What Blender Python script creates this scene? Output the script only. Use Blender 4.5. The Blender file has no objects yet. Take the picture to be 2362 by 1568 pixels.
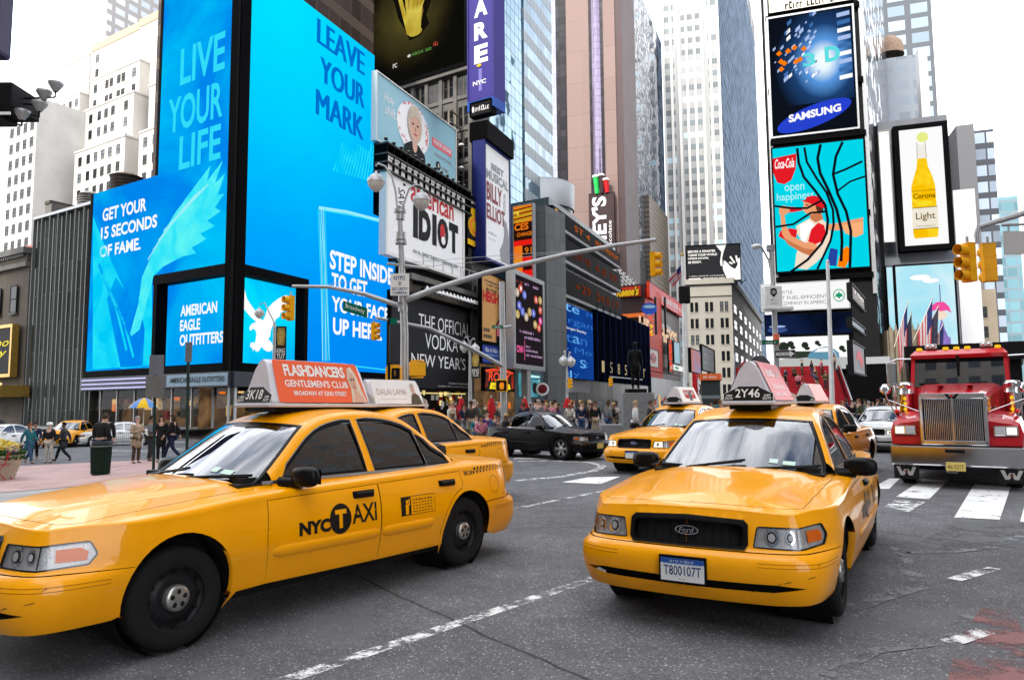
import bpy,bmesh,math,random
from mathutils import Vector,Matrix
from mathutils.geometry import delaunay_2d_cdt
random.seed(7)
SC=bpy.context.scene
COL=SC.collection
pi=math.pi
rad=math.radians
FPX,CX,CY,EYE=1660.0,1180.5,784.0,1.626
PITCH,ROLL=rad(5.1),rad(0.45)
Fw=Vector((0,math.cos(PITCH),math.sin(PITCH)))
_R0=Vector((1,0,0));_U0=Vector((0,-math.sin(PITCH),math.cos(PITCH)))
Rt=math.cos(ROLL)*_R0-math.sin(ROLL)*_U0
Up=math.sin(ROLL)*_R0+math.cos(ROLL)*_U0
cam=bpy.data.cameras.new("camera");cam_o=bpy.data.objects.new("camera",cam);COL.objects.link(cam_o)
cam.sensor_width=36.0;cam.lens=FPX/2361.0*36.0
cam.clip_start=0.05;cam.clip_end=5000
cam_o.matrix_world=Matrix(((Rt.x,Up.x,-Fw.x,0),(Rt.y,Up.y,-Fw.y,0),(Rt.z,Up.z,-Fw.z,EYE),(0,0,0,1)))
SC.camera=cam_o
SUN_EL,SUN_AZ=rad(38),rad(212)
W=bpy.data.worlds.new("World");SC.world=W;W.use_nodes=True
nt=W.node_tree;nt.nodes.clear()
sky=nt.nodes.new("ShaderNodeTexSky");sky.sky_type='NISHITA';sky.sun_disc=False
sky.sun_elevation=SUN_EL;sky.sun_rotation=SUN_AZ;sky.dust_density=1.5
tc=nt.nodes.new("ShaderNodeTexCoord");mp=nt.nodes.new("ShaderNodeMapping");mp.inputs['Scale'].default_value=(1.0,1.0,2.2)
nz=nt.nodes.new("ShaderNodeTexNoise");nz.inputs['Scale'].default_value=2.3;nz.inputs['Detail'].default_value=7;nz.inputs['Roughness'].default_value=.55
cr=nt.nodes.new("ShaderNodeValToRGB");cr.color_ramp.elements[0].position=.38;cr.color_ramp.elements[1].position=.56
mx=nt.nodes.new("ShaderNodeMixRGB");mx.inputs['Color2'].default_value=(10.5,10.6,11,1)
bg=nt.nodes.new("ShaderNodeBackground");bg.inputs['Strength'].default_value=0.11
wo=nt.nodes.new("ShaderNodeOutputWorld");L_=nt.links.new
sp_=nt.nodes.new('ShaderNodeSeparateXYZ');L_(tc.outputs['Generated'],sp_.inputs[0]);lo=nt.nodes.new('ShaderNodeMapRange');lo.inputs['From Min'].default_value=.62;lo.inputs['From Max'].default_value=.42;L_(sp_.outputs['Z'],lo.inputs['Value']);mxx=nt.nodes.new('ShaderNodeMath');mxx.operation='MAXIMUM'
L_(tc.outputs['Generated'],mp.inputs['Vector']);L_(mp.outputs['Vector'],nz.inputs['Vector']);L_(nz.outputs['Fac'],cr.inputs['Fac'])
L_(cr.outputs['Color'],mxx.inputs[0]);L_(lo.outputs['Result'],mxx.inputs[1]);L_(mxx.outputs[0],mx.inputs['Fac']);L_(sky.outputs['Color'],mx.inputs['Color1']);L_(mx.outputs['Color'],bg.inputs['Color']);L_(bg.outputs['Background'],wo.inputs['Surface'])
sl=bpy.data.lights.new("sun",'SUN');sl.energy=1.3;sl.angle=rad(10);sl.color=(1,.95,.87)
so=bpy.data.objects.new("sun",sl);COL.objects.link(so)
_sd=Vector((math.sin(SUN_AZ)*math.cos(SUN_EL),math.cos(SUN_AZ)*math.cos(SUN_EL),math.sin(SUN_EL)))
so.rotation_euler=_sd.to_track_quat('Z','Y').to_euler()
SC.view_settings.view_transform='Standard';SC.view_settings.look='None';SC.view_settings.gamma=1
EXPO=1.7
SC.view_settings.exposure=EXPO
SC.cycles.max_bounces=7;SC.cycles.transparent_max_bounces=14;SC.cycles.glossy_bounces=4;SC.cycles.diffuse_bounces=2
SC.cycles.caustics_reflective=False;SC.cycles.caustics_refractive=False
SC.cycles.use_denoising=True
try:SC.cycles.sample_clamp_indirect=6
except Exception:pass
CAM=Vector((0,0,EYE))
def ray(px,py):return Fw+Rt*((px-CX)/FPX)+Up*((CY-py)/FPX)
def at(px,py,Y):r=ray(px,py);return CAM+r*(Y/r.y)
def GZ(x):return-.75*min(1.0,max(0.0,(-5.0-x)/15.0))
def gnd(px,py,z=0.0):
 r=ray(px,py);k=0.0
 for _ in range(30):k+=.6*((z+GZ(r.x*k)-EYE)/r.z-k)
 return CAM+r*k
class Plane:
 def __init__(s,P0,ang=None,d=None):
  s.P=Vector((P0[0],P0[1],0));s.d=Vector((math.sin(ang),math.cos(ang),0))if d is None else Vector((d[0],d[1],0)).normalized()
  s.n=Vector((s.d.y,-s.d.x,0))
 def hit(s,px,py):
  r=ray(px,py);k=(s.P-CAM).dot(s.n)/r.dot(s.n);p=CAM+r*k
  return(p-s.P).dot(s.d),p.z
 def pt(s,t,z,out=0.0):p=s.P+s.d*t+s.n*out;return Vector((p.x,p.y,z))
 def off(s,o):return Plane(s.P+s.n*o,d=s.d)
 def rect(s,x0,y0,x1,y1):
  a=s.hit(x0,y0);b=s.hit(x1,y1);return a[0],b[1],b[0],a[1]
class Frame:
 def __init__(s,o,ex,ey,w,h):
  s.o=Vector(o);s.ex=Vector(ex).normalized();s.ey=Vector(ey).normalized();s.n=s.ex.cross(s.ey);s.w=w;s.h=h
 def p(s,u,v,l=0.0):return s.o+s.ex*(u*s.w)+s.ey*(v*s.h)+s.n*l
def pframe(pl,t0,z0,t1,z1,out=0.0):return Frame(pl.pt(t0,z0,out),pl.d,(0,0,1),t1-t0,z1-z0)
MATS={}
def nmat(name):
 m=bpy.data.materials.new(name);m.use_nodes=True;n=m.node_tree;n.nodes.clear()
 o=n.nodes.new("ShaderNodeOutputMaterial");return m,n,o
def M(name,col,rough=.6,metal=0.0,var=.12,scale=3.0,bump=0.0,coat=0.0,spec=.16,bscale=None,dirt=0.0):
 if name in MATS:return MATS[name]
 m,n,o=nmat(name);b=n.nodes.new("ShaderNodeBsdfPrincipled");L=n.links.new
 b.inputs['Roughness'].default_value=rough;b.inputs['Metallic'].default_value=metal
 b.inputs['Coat Weight'].default_value=coat;b.inputs['Coat Roughness'].default_value=.04;b.inputs['Specular IOR Level'].default_value=spec
 t=n.nodes.new("ShaderNodeTexCoord")
 z=n.nodes.new("ShaderNodeTexNoise");z.inputs['Scale'].default_value=scale;z.inputs['Detail'].default_value=6;z.inputs['Roughness'].default_value=.65
 L(t.outputs['Object'],z.inputs['Vector'])
 r=n.nodes.new("ShaderNodeMapRange");r.inputs['From Min'].default_value=.3;r.inputs['From Max'].default_value=.7
 r.inputs['To Min'].default_value=1-var;r.inputs['To Max'].default_value=1+var
 L(z.outputs['Fac'],r.inputs['Value'])
 h=n.nodes.new("ShaderNodeVectorMath");h.operation='SCALE';h.inputs[0].default_value=col[:3];L(r.outputs['Result'],h.inputs['Scale'])
 L(h.outputs['Vector'],b.inputs['Base Color'])
 if var>0:
  q=n.nodes.new("ShaderNodeMapRange");q.inputs['To Min'].default_value=max(0.02,rough*.8);q.inputs['To Max'].default_value=min(1,rough*1.25)
  L(z.outputs['Fac'],q.inputs['Value']);L(q.outputs['Result'],b.inputs['Roughness'])
 if bump:
  z2=n.nodes.new("ShaderNodeTexNoise");z2 .inputs['Scale'].default_value=bscale or scale*12;z2 .inputs['Detail'].default_value=4
  L(t.outputs['Object'],z2 .inputs['Vector']);bp=n.nodes.new("ShaderNodeBump");bp.inputs['Strength'].default_value=bump;bp.inputs['Distance'].default_value=.02
  L(z2 .outputs['Fac'],bp.inputs['Height']);L(bp.outputs['Normal'],b.inputs['Normal'])
 L(b.outputs['BSDF'],o.inputs['Surface']);MATS[name]=m;return m
def EM(name,col,s=1.0,var=0.0,scale=2.0,col2=None,grain=0.0):
 if name in MATS:return MATS[name]
 m,n,o=nmat(name);L=n.links.new
 e=n.nodes.new("ShaderNodeEmission");e.inputs['Color'].default_value=(*col[:3],1);e.inputs['Strength'].default_value=s/(2**EXPO)
 t=n.nodes.new("ShaderNodeTexCoord")
 if col2:
  z=n.nodes.new("ShaderNodeTexNoise");z.inputs['Scale'].default_value=scale;z.inputs['Detail'].default_value=5;z.inputs['Distortion'].default_value=.8
  L(t.outputs['Object'],z.inputs['Vector']);c=n.nodes.new("ShaderNodeValToRGB")
  c.color_ramp.elements[0].color=(*col[:3],1);c.color_ramp.elements[0].position=.38;c.color_ramp.elements[1].color=(*col2[:3],1);c.color_ramp.elements[1].position=.66
  L(z.outputs['Fac'],c.inputs['Fac']);src=c.outputs['Color']
  if grain:
   g=n.nodes.new("ShaderNodeTexNoise");g.inputs['Scale'].default_value=9;g.inputs['Detail'].default_value=8;g.inputs['Roughness'].default_value=.8;L(t.outputs['Object'],g.inputs['Vector'])
   r=n.nodes.new("ShaderNodeMapRange");r.inputs['From Min'].default_value=.3;r.inputs['From Max'].default_value=.7;r.inputs['To Min'].default_value=1-grain;r.inputs['To Max'].default_value=1+grain;L(g.outputs['Fac'],r.inputs['Value'])
   v=n.nodes.new("ShaderNodeVectorMath");v.operation='SCALE';L(src,v.inputs[0]);L(r.outputs['Result'],v.inputs['Scale']);src=v.outputs['Vector']
  L(src,e.inputs['Color'])
 L(e.outputs['Emission'],o.inputs['Surface']);MATS[name]=m;return m
def EMG(name,c,R,stops,sx_=1.0,sy_=1.0,grain=0.0):
 """a screen picture: colours by distance from the world point c (metres over R)"""
 if name in MATS:return MATS[name]
 m,n,o=nmat(name);L=n.links.new;e=n.nodes.new("ShaderNodeEmission");e.inputs['Strength'].default_value=1/(2**EXPO)
 g=n.nodes.new("ShaderNodeNewGeometry");v=n.nodes.new("ShaderNodeVectorMath");v.operation='SUBTRACT';L(g.outputs['Position'],v.inputs[0]);v.inputs[1].default_value=c
 q=n.nodes.new("ShaderNodeVectorMath");q.operation='MULTIPLY';L(v.outputs['Vector'],q.inputs[0]);q.inputs[1].default_value=(1/(R*sx_),1/(R*sx_),1/(R*sy_))
 l=n.nodes.new("ShaderNodeVectorMath");l.operation='LENGTH';L(q.outputs['Vector'],l.inputs[0]);f=l.outputs['Value']
 if grain:
  z=n.nodes.new("ShaderNodeTexNoise");z.inputs['Scale'].default_value=.5;z.inputs['Detail'].default_value=7;L(g.outputs['Position'],z.inputs['Vector'])
  a=n.nodes.new("ShaderNodeMath");a.operation='MULTIPLY_ADD';L(z.outputs['Fac'],a.inputs[0]);a.inputs[1].default_value=grain;L(f,a.inputs[2]);f=a.outputs['Value']
 r=n.nodes.new("ShaderNodeValToRGB");L(f,r.inputs['Fac'])
 while len(r.color_ramp.elements)<len(stops):r.color_ramp.elements.new(.5)
 for k,(p,col)in zip(r.color_ramp.elements,stops):k.position=p;k.color=(*col,1)
 L(r.outputs['Color'],e.inputs['Color']);L(e.outputs['Emission'],o.inputs['Surface']);MATS[name]=m;return m
def GLASS(name,tint=(.5,.55,.55),refl=1.0,alpha=.5):
 if name in MATS:return MATS[name]
 m,n,o=nmat(name);L=n.links.new
 tr=n.nodes.new("ShaderNodeBsdfTransparent");tr.inputs['Color'].default_value=(*[c*alpha for c in tint],1)
 g=n.nodes.new("ShaderNodeBsdfGlossy");g.inputs['Roughness'].default_value=.015;g.inputs['Color'].default_value=(.95,.97,1,1)
 f=n.nodes.new("ShaderNodeFresnel");f.inputs['IOR'].default_value=1.52
 a=n.nodes.new("ShaderNodeMath");a.operation='MULTIPLY_ADD';a.inputs[1].default_value=1.5*refl;a.inputs[2].default_value=.05*refl;a.use_clamp=True
 L(f.outputs['Fac'],a.inputs[0]);x=n.nodes.new("ShaderNodeMixShader");L(a.outputs['Value'],x.inputs['Fac']);L(tr.outputs['BSDF'],x.inputs[1]);L(g.outputs['BSDF'],x.inputs[2])
 L(x.outputs['Shader'],o.inputs['Surface']);MATS[name]=m;return m
def CURTAIN(name,cw,ch,glass,frame,fw=.08,fh=.1,rough=.06,spec=.9,metal=.0,var=.35,tilt=.02,spandrel=None,sp=.0,frough=.5,wav=0.0,col2=None,jit=.0):
 """window-wall: cells of cw x ch metres in UV; mullions, spandrel band (fraction sp of each storey) and panes that differ a little"""
 if name in MATS:return MATS[name]
 m,n,o=nmat(name);L=n.links.new
 uv=n.nodes.new("ShaderNodeUVMap");sx=n.nodes.new("ShaderNodeSeparateXYZ");L(uv.outputs['UV'],sx.inputs['Vector'])
 def math_(op,a,b=None,c=None):
  k=n.nodes.new("ShaderNodeMath");k.operation=op
  for i,v in enumerate((a,b,c)):
   if v is None:continue
   if isinstance(v,(int,float)):k.inputs[i].default_value=v
   else:L(v,k.inputs[i])
  return k.outputs[0]
 u=math_('DIVIDE',sx.outputs['X'],cw);v=math_('DIVIDE',sx.outputs['Y'],ch)
 fu=math_('FRACT',u);fv=math_('FRACT',v);iu=math_('FLOOR',u);iv=math_('FLOOR',v)
 mu=math_('LESS_THAN',fu,fw/cw);mv=math_('LESS_THAN',fv,fh/ch);mask=math_('MAXIMUM',mu,mv)
 cv=n.nodes.new("ShaderNodeCombineXYZ");L(iu,cv.inputs[0]);L(iv,cv.inputs[1])
 wn=n.nodes.new("ShaderNodeTexWhiteNoise");wn.noise_dimensions='3D';L(cv.outputs[0],wn.inputs['Vector'])
 r=n.nodes.new("ShaderNodeMapRange");r.inputs['To Min'].default_value=1-var;r.inputs['To Max'].default_value=1+var;L(wn.outputs['Value'],r.inputs['Value'])
 gc=n.nodes.new("ShaderNodeVectorMath");gc.operation='SCALE';gc.inputs[0].default_value=glass;L(r.outputs['Result'],gc.inputs['Scale'])
 gout=gc.outputs['Vector']
 if col2:
  m2=n.nodes.new("ShaderNodeMixRGB");L(math_('GREATER_THAN',wn.outputs['Value'],1-jit),m2 .inputs['Fac']);L(gout,m2 .inputs['Color1']);m2 .inputs['Color2'].default_value=(*col2,1);gout=m2 .outputs['Color']
 b=n.nodes.new("ShaderNodeBsdfPrincipled");b.inputs['Specular IOR Level'].default_value=spec
 spm=None
 if spandrel:
  spm=math_('LESS_THAN',fv,sp);mm=n.nodes.new("ShaderNodeMixRGB");L(spm,mm.inputs['Fac']);L(gout,mm.inputs['Color1']);mm.inputs['Color2'].default_value=(*spandrel,1);gout=mm.outputs['Color']
 mc=n.nodes.new("ShaderNodeMixRGB");L(mask,mc.inputs['Fac']);L(gout,mc.inputs['Color1']);mc.inputs['Color2'].default_value=(*frame,1);L(mc.outputs['Color'],b.inputs['Base Color'])
 allm=math_('MAXIMUM',mask,spm)if spm is not None else mask
 rr=n.nodes.new("ShaderNodeMapRange");rr.inputs['To Min'].default_value=rough;rr.inputs['To Max'].default_value=frough;L(allm,rr.inputs['Value']);L(rr.outputs['Result'],b.inputs['Roughness'])
 if metal:
  mt=n.nodes.new("ShaderNodeMapRange");mt.inputs['To Min'].default_value=metal;mt.inputs['To Max'].default_value=0;L(allm,mt.inputs['Value']);L(mt.outputs['Result'],b.inputs['Metallic'])
 if tilt:
  ge=n.nodes.new("ShaderNodeNewGeometry");sb=n.nodes.new("ShaderNodeVectorMath");sb.operation='SUBTRACT';L(wn.outputs['Color'],sb.inputs[0]);sb.inputs[1].default_value=(.5,.5,.5)
  nv=sb.outputs['Vector']
  if wav:
   tn=n.nodes.new("ShaderNodeTexNoise");tn.inputs['Scale'].default_value=.35;tn.inputs['Detail'].default_value=2;L(uv.outputs['UV'],tn.inputs['Vector'])
   s3=n.nodes.new("ShaderNodeVectorMath");s3 .operation='SUBTRACT';L(tn.outputs['Color'],s3 .inputs[0]);s3 .inputs[1].default_value=(.5,.5,.5)
   s4=n.nodes.new("ShaderNodeVectorMath");s4 .operation='SCALE';L(s3 .outputs['Vector'],s4 .inputs[0]);s4 .inputs['Scale'].default_value=wav/tilt
   s5=n.nodes.new("ShaderNodeVectorMath");L(nv,s5 .inputs[0]);L(s4 .outputs['Vector'],s5 .inputs[1]);nv=s5 .outputs['Vector']
  sc=n.nodes.new("ShaderNodeVectorMath");sc.operation='SCALE';L(nv,sc.inputs[0]);sc.inputs['Scale'].default_value=tilt
  ad=n.nodes.new("ShaderNodeVectorMath");L(ge.outputs['Normal'],ad.inputs[0]);L(sc.outputs['Vector'],ad.inputs[1])
  no=n.nodes.new("ShaderNodeVectorMath");no.operation='NORMALIZE';L(ad.outputs['Vector'],no.inputs[0]);L(no.outputs['Vector'],b.inputs['Normal'])
 L(b.outputs['BSDF'],o.inputs['Surface']);MATS[name]=m;return m
_TX={}
def text2d(s,bold=0.0,shear=0.0,space=1.0):
 k=(s,bold,shear,space)
 if k in _TX:return _TX[k]
 c=bpy.data.curves.new("t",'FONT');c.body=s;c.offset=bold;c.shear=shear;c.space_character=space;c.resolution_u=3
 o=bpy.data.objects.new("t",c);me=o.to_mesh()
 v=[(p.co.x,p.co.y)for p in me.vertices];f=[tuple(p.vertices)for p in me.polygons]
 o.to_mesh_clear();bpy.data.objects.remove(o);bpy.data.curves.remove(c)
 if not v:v=[(0,0),(1,0),(1,1)];f=[]
 x0=min(a[0]for a in v);x1=max(a[0]for a in v);y0=min(a[1]for a in v);y1=max(a[1]for a in v)
 v=[((a-x0)/max(1e-6,x1-x0),(b-y0)/max(1e-6,y1-y0))for a,b in v]
 _TX[k]=(v,f);return v,f
class MB:
 def __init__(s):s.v=[];s.f=[];s.m=[];s.mats=[];s.X=None;s.sm=[];s.nrm={}
 def mi(s,m):
  if m not in s.mats:s.mats.append(m)
  return s.mats.index(m)
 def add(s,vs,fs,m,smooth=False,X=None):
  b=len(s.v);X=X or s.X
  for p in vs:
   p=Vector(p);s.v.append(X@p if X else p)
  k=s.mi(m)
  for f in fs:s.f.append(tuple(b+i for i in f));s.m.append(k);s.sm.append(smooth)
  return b
 def box(s,c,size,m,rz=0.0,X=None,bev=0.0):
  hx,hy,hz=[a/2 for a in size];c=Vector(c)
  R=Matrix.Rotation(rz,3,'Z')
  if bev<=0:
   vs=[c+R@Vector((x,y,z))for z in(-hz,hz)for x,y in((-hx,-hy),(hx,-hy),(hx,hy),(-hx,hy))]
   s.add(vs,[(3,2,1,0),(4,5,6,7),(0,1,5,4),(1,2,6,5),(2,3,7,6),(3,0,4,7)],m,X=X);return
  bm=bmesh.new();bmesh.ops.create_cube(bm,size=1,matrix=Matrix.Diagonal((*size,1)))
  bmesh.ops.bevel(bm,geom=bm.edges[:],offset=min(bev,.49*min(size)),segments=2,profile=.6,affect='EDGES')
  bm.verts.index_update();s.add([c+R@v.co for v in bm.verts],[tuple(v.index for v in f.verts)for f in bm.faces],m,smooth=False,X=X);bm.free()
 def bx(s,p0,p1,m):s.box([(a+b)/2 for a,b in zip(p0,p1)],[abs(b-a)for a,b in zip(p0,p1)],m)
 def prism(s,pts,z0,z1,m,cap=True):
  n=len(pts);vs=[(p[0],p[1],z0)for p in pts]+[(p[0],p[1],z1)for p in pts]
  fs=[(i,(i+1)%n,n+(i+1)%n,n+i)for i in range(n)]
  if cap:fs+=[tuple(range(n-1,-1,-1)),tuple(range(n,2*n))]
  s.add(vs,fs,m)
 def slab(s,pl,t0,z0,t1,z1,d,m,out=0.0):
  a=pl.pt(t0,0,out-d);b=pl.pt(t1,0,out-d);c=pl.pt(t1,0,out);e=pl.pt(t0,0,out)
  s.prism([e,c,b,a],z0,z1,m)
 def tube(s,pts,r,m,n=8,caps=True,smooth=True):
  pts=[Vector(p)for p in pts];rs=r if isinstance(r,(list,tuple))else[r]*len(pts);vs=[];fs=[];ref=None
  for i,p in enumerate(pts):
   d=(pts[min(i+1,len(pts)-1)]-pts[max(i-1,0)]).normalized()
   if ref is None:ref=Vector((0,0,1))if abs(d.z)<.9 else Vector((1,0,0))
   a=d.cross(ref)
   a=a.normalized()if a.length>1e-5 else d.orthogonal().normalized()
   b=d.cross(a);ref=-b if abs((-b).dot(d))<.9 else ref
   ref=a.cross(d)
   for k in range(n):
    w=2*pi*k/n;vs.append(p+(a*math.cos(w)+b*math.sin(w))*rs[i])
  for i in range(len(pts)-1):
   for k in range(n):fs.append((i*n+k,i*n+(k+1)%n,(i+1)*n+(k+1)%n,(i+1)*n+k))
  s.add(vs,fs,m,smooth)
  if caps:
   s.add(vs[:n],[tuple(range(n-1,-1,-1))],m);s.add(vs[-n:],[tuple(range(n))],m)
 def cyl(s,p0,p1,r,m,n=12,r2=None):s.tube([p0,p1],[r,r if r2 is None else r2],m,n)
 def lathe(s,prof,m,n=20,o=(0,0,0),axis='Z',smooth=True,X=None):
  o=Vector(o);vs=[];fs=[]
  for r,h in prof:
   for k in range(n):
    a=2*pi*k/n;x,y=r*math.cos(a),r*math.sin(a)
    vs.append(o+(Vector((x,y,h))if axis=='Z' else Vector((x,h,y))if axis=='Y' else Vector((h,x,y))))
  for i in range(len(prof)-1):
   for k in range(n):fs.append((i*n+k,i*n+(k+1)%n,(i+1)*n+(k+1)%n,(i+1)*n+k))
  s.add(vs,fs,m,smooth,X=X)
 def ball(s,c,r,m,n=12,h=8,sq=(1,1,1)):
  c=Vector(c);vs=[];fs=[]
  for i in range(h+1):
   a=pi*i/h
   for k in range(n):
    b=2*pi*k/n;vs.append(c+Vector((r*sq[0]*math.sin(a)*math.cos(b),r*sq[1]*math.sin(a)*math.sin(b),r*sq[2]*math.cos(a))))
  for i in range(h):
   for k in range(n):fs.append((i*n+k,(i+1)*n+k,(i+1)*n+(k+1)%n,i*n+(k+1)%n))
  s.add(vs,fs,m,True)
 def quad(s,F,u0,v0,u1,v1,m,l=0.0):s.add([F.p(u0,v0,l),F.p(u1,v0,l),F.p(u1,v1,l),F.p(u0,v1,l)],[(0,1,2,3)],m)
 def poly(s,F,pts,m,l=0.0):
  r=delaunay_2d_cdt([Vector((p[0]*F.w,p[1]*F.h))for p in pts],[],[list(range(len(pts)))],1,1e-5)
  fs=[]
  for f in r[2]:
   f=tuple(f);a,b,c=(r[0][i]for i in f[:3])
   fs.append(f if(b-a).cross(c-a)>0 else tuple(reversed(f)))
  s.add([F.p(p.x/F.w,p.y/F.h,l)for p in r[0]],fs,m)
 def ell(s,F,cu,cv,ru,rv,m,l=0.0,n=20,rot=0.0):
  c,d=math.cos(rot),math.sin(rot);A=F.h/F.w
  pts=[(ru*math.cos(2*pi*k/n),rv*math.sin(2*pi*k/n))for k in range(n)]
  s.add([F.p(cu+x*c-y*d*A,cv+x*d/A+y*c,l)for x,y in pts],[tuple(range(n))],m)
 def text(s,F,t,u0,v0,u1,v1,m,l=0.0,bold=0.0,shear=0.0,rot=0,skew=0.0,space=1.0,fat=0):
  v,f=text2d(t,bold,shear,space)
  if rot==90:q=[(u1-b*(u1-u0),v0+a*(v1-v0))for a,b in v]
  elif rot==-90:q=[(u0+b*(u1-u0),v1-a*(v1-v0))for a,b in v]
  else:q=[(u0+a*(u1-u0),v0+b*(v1-v0)+a*skew)for a,b in v]
  for k in range(fat*2+1):s.add([F.p(a+(k-fat)*.0045,b,l+.003*k)for a,b in q],f,m)
 def line(s,F,pts,w,m,l=0.0):
  P=[Vector((a*F.w,b*F.h))for a,b in pts];vs=[]
  for i,p in enumerate(P):
   d=(P[min(i+1,len(P)-1)]-P[max(i-1,0)]).normalized();q=Vector((-d.y,d.x))*w/2
   for e in(p+q,p-q):vs.append(F.p(e.x/F.w,e.y/F.h,l))
  s.add(vs,[(2*i,2*i+1,2*i+3,2*i+2)for i in range(len(P)-1)],m)
 def build(s,name,parent=None,smooth=None,loc=None):
  me=bpy.data.meshes.new(name);me.from_pydata([tuple(p)for p in s.v],[],s.f)
  for m in s.mats:me.materials.append(m)
  me.polygons.foreach_set('material_index',s.m);me.polygons.foreach_set('use_smooth',s.sm if smooth is None else[smooth]*len(s.f))
  uvl=me.uv_layers.new(name="UVMap");dat=[0.0]*(2*len(me.loops))
  for p in me.polygons:
   nx,ny,nz_=p.normal
   if abs(nz_)<.8:
    h=math.hypot(nx,ny)or 1;tx,ty=-ny/h,nx/h
    for li in p.loop_indices:
     c=s.v[me.loops[li].vertex_index];dat[2*li]=c[0]*tx+c[1]*ty+500;dat[2*li+1]=c[2]+100
   else:
    for li in p.loop_indices:
     c=s.v[me.loops[li].vertex_index];dat[2*li]=c[0]+500;dat[2*li+1]=c[1]+500
  uvl.data.foreach_set('uv',dat)
  o=bpy.data.objects.new(name,me);COL.objects.link(o)
  if loc is not None:o.location=loc
  if parent is not None:o.parent=parent
  return o
def tag(o,label=None,cat=None,group=None,kind=None):
 if label:o['label']=label
 if cat:o['category']=cat
 if group:o['group']=group
 if kind:o['kind']=kind
 return o
def thing(name,label,cat,loc=(0,0,0),rz=0.0,group=None):
 o=bpy.data.objects.new(name,None);COL.objects.link(o);o.empty_display_size=.2;o.location=loc;o.rotation_euler=(0,0,rz)
 return tag(o,label,cat,group)
def kids(o):return[c for c in COL.objects if c.parent is o]
CH={}
def dup(o,label,loc=None,rz=None,group=None,tree=None):
 tree=tree or snapshot(o)
 def cp(nd,par):
  c=nd[0].copy();COL.objects.link(c)
  if par is not None:c.parent=par
  for k in nd[1]:cp(k,c)
  return c
 r=cp(tree,None);r['label']=label
 if loc is not None:r.location=loc
 if rz is not None:r.rotation_euler=(0,0,rz)
 if group:r['group']=group
 return r
def snapshot(o):return(o,[snapshot(c)for c in o.children])
def ASPHALT():
 m,n,o=nmat("asphalt");L=n.links.new
 b=n.nodes.new("ShaderNodeBsdfPrincipled");t=n.nodes.new("ShaderNodeTexCoord")
 def noise(sc,det,ro=.6,dist=0):
  z=n.nodes.new("ShaderNodeTexNoise");z.inputs['Scale'].default_value=sc;z.inputs['Detail'].default_value=det;z.inputs['Roughness'].default_value=ro;z.inputs['Distortion'].default_value=dist
  L(t.outputs['Object'],z.inputs['Vector']);return z
 def ramp(src,*st):
  c=n.nodes.new("ShaderNodeValToRGB");L(src,c.inputs['Fac'])
  while len(c.color_ramp.elements)<len(st):c.color_ramp.elements.new(.5)
  for e,(p,v)in zip(c.color_ramp.elements,st):e.position=p;e.color=(v,v,v*1.01,1)
  return c.outputs['Color']
 def mul(a,b_,f=1):
  k=n.nodes.new("ShaderNodeMixRGB");k.blend_type='MULTIPLY';k.inputs['Fac'].default_value=f;L(a,k.inputs['Color1']);L(b_,k.inputs['Color2']);return k.outputs['Color']
 def mix(a,b_,f):
  k=n.nodes.new("ShaderNodeMixRGB");L(f,k.inputs['Fac']);L(a,k.inputs['Color1'])
  if isinstance(b_,tuple):k.inputs['Color2'].default_value=(*b_,1)
  else:L(b_,k.inputs['Color2'])
  return k.outputs['Color']
 big=ramp(noise(.22,5).outputs['Fac'],(.35,.125),(.65,.20))
 med=ramp(noise(2.2,6,.7).outputs['Fac'],(.3,.72),(.7,1.15))
 agg=n.nodes.new("ShaderNodeTexVoronoi");agg.inputs['Scale'].default_value=95;L(t.outputs['Object'],agg.inputs['Vector'])
 ag=ramp(agg.outputs['Color'],(.2,.55),(.84,1.0),(.90,2.5))
 c=mul(mul(big,med),ag)
 w=n.nodes.new("ShaderNodeTexVoronoi");w.feature='DISTANCE_TO_EDGE';w.inputs['Scale'].default_value=.21
 dn=noise(.9,4);mm=n.nodes.new("ShaderNodeMixRGB");mm.inputs['Fac'].default_value=.16;L(t.outputs['Object'],mm.inputs['Color1']);L(dn.outputs['Color'],mm.inputs['Color2']);L(mm.outputs['Color'],w.inputs['Vector'])
 cr_=ramp(w.outputs['Distance'],(0.0,1.0),(.0035,0.0));c=mix(c,(.022,.022,.023),cr_)
 pt=ramp(noise(.55,3,.5,1.2).outputs['Fac'],(.63,0.0),(.655,.55));c=mix(c,(.12,.123,.13),pt)
 L(c,b.inputs['Base Color']);b.inputs['Roughness'].default_value=.82;b.inputs['Specular IOR Level'].default_value=.2
 bp=n.nodes.new("ShaderNodeBump");bp.inputs['Strength'].default_value=.55;bp.inputs['Distance'].default_value=.006;L(agg.outputs['Distance'],bp.inputs['Height']);L(bp.outputs['Normal'],b.inputs['Normal'])
 L(b.outputs['BSDF'],o.inputs['Surface']);return m
m_asph=ASPHALT()
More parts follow.
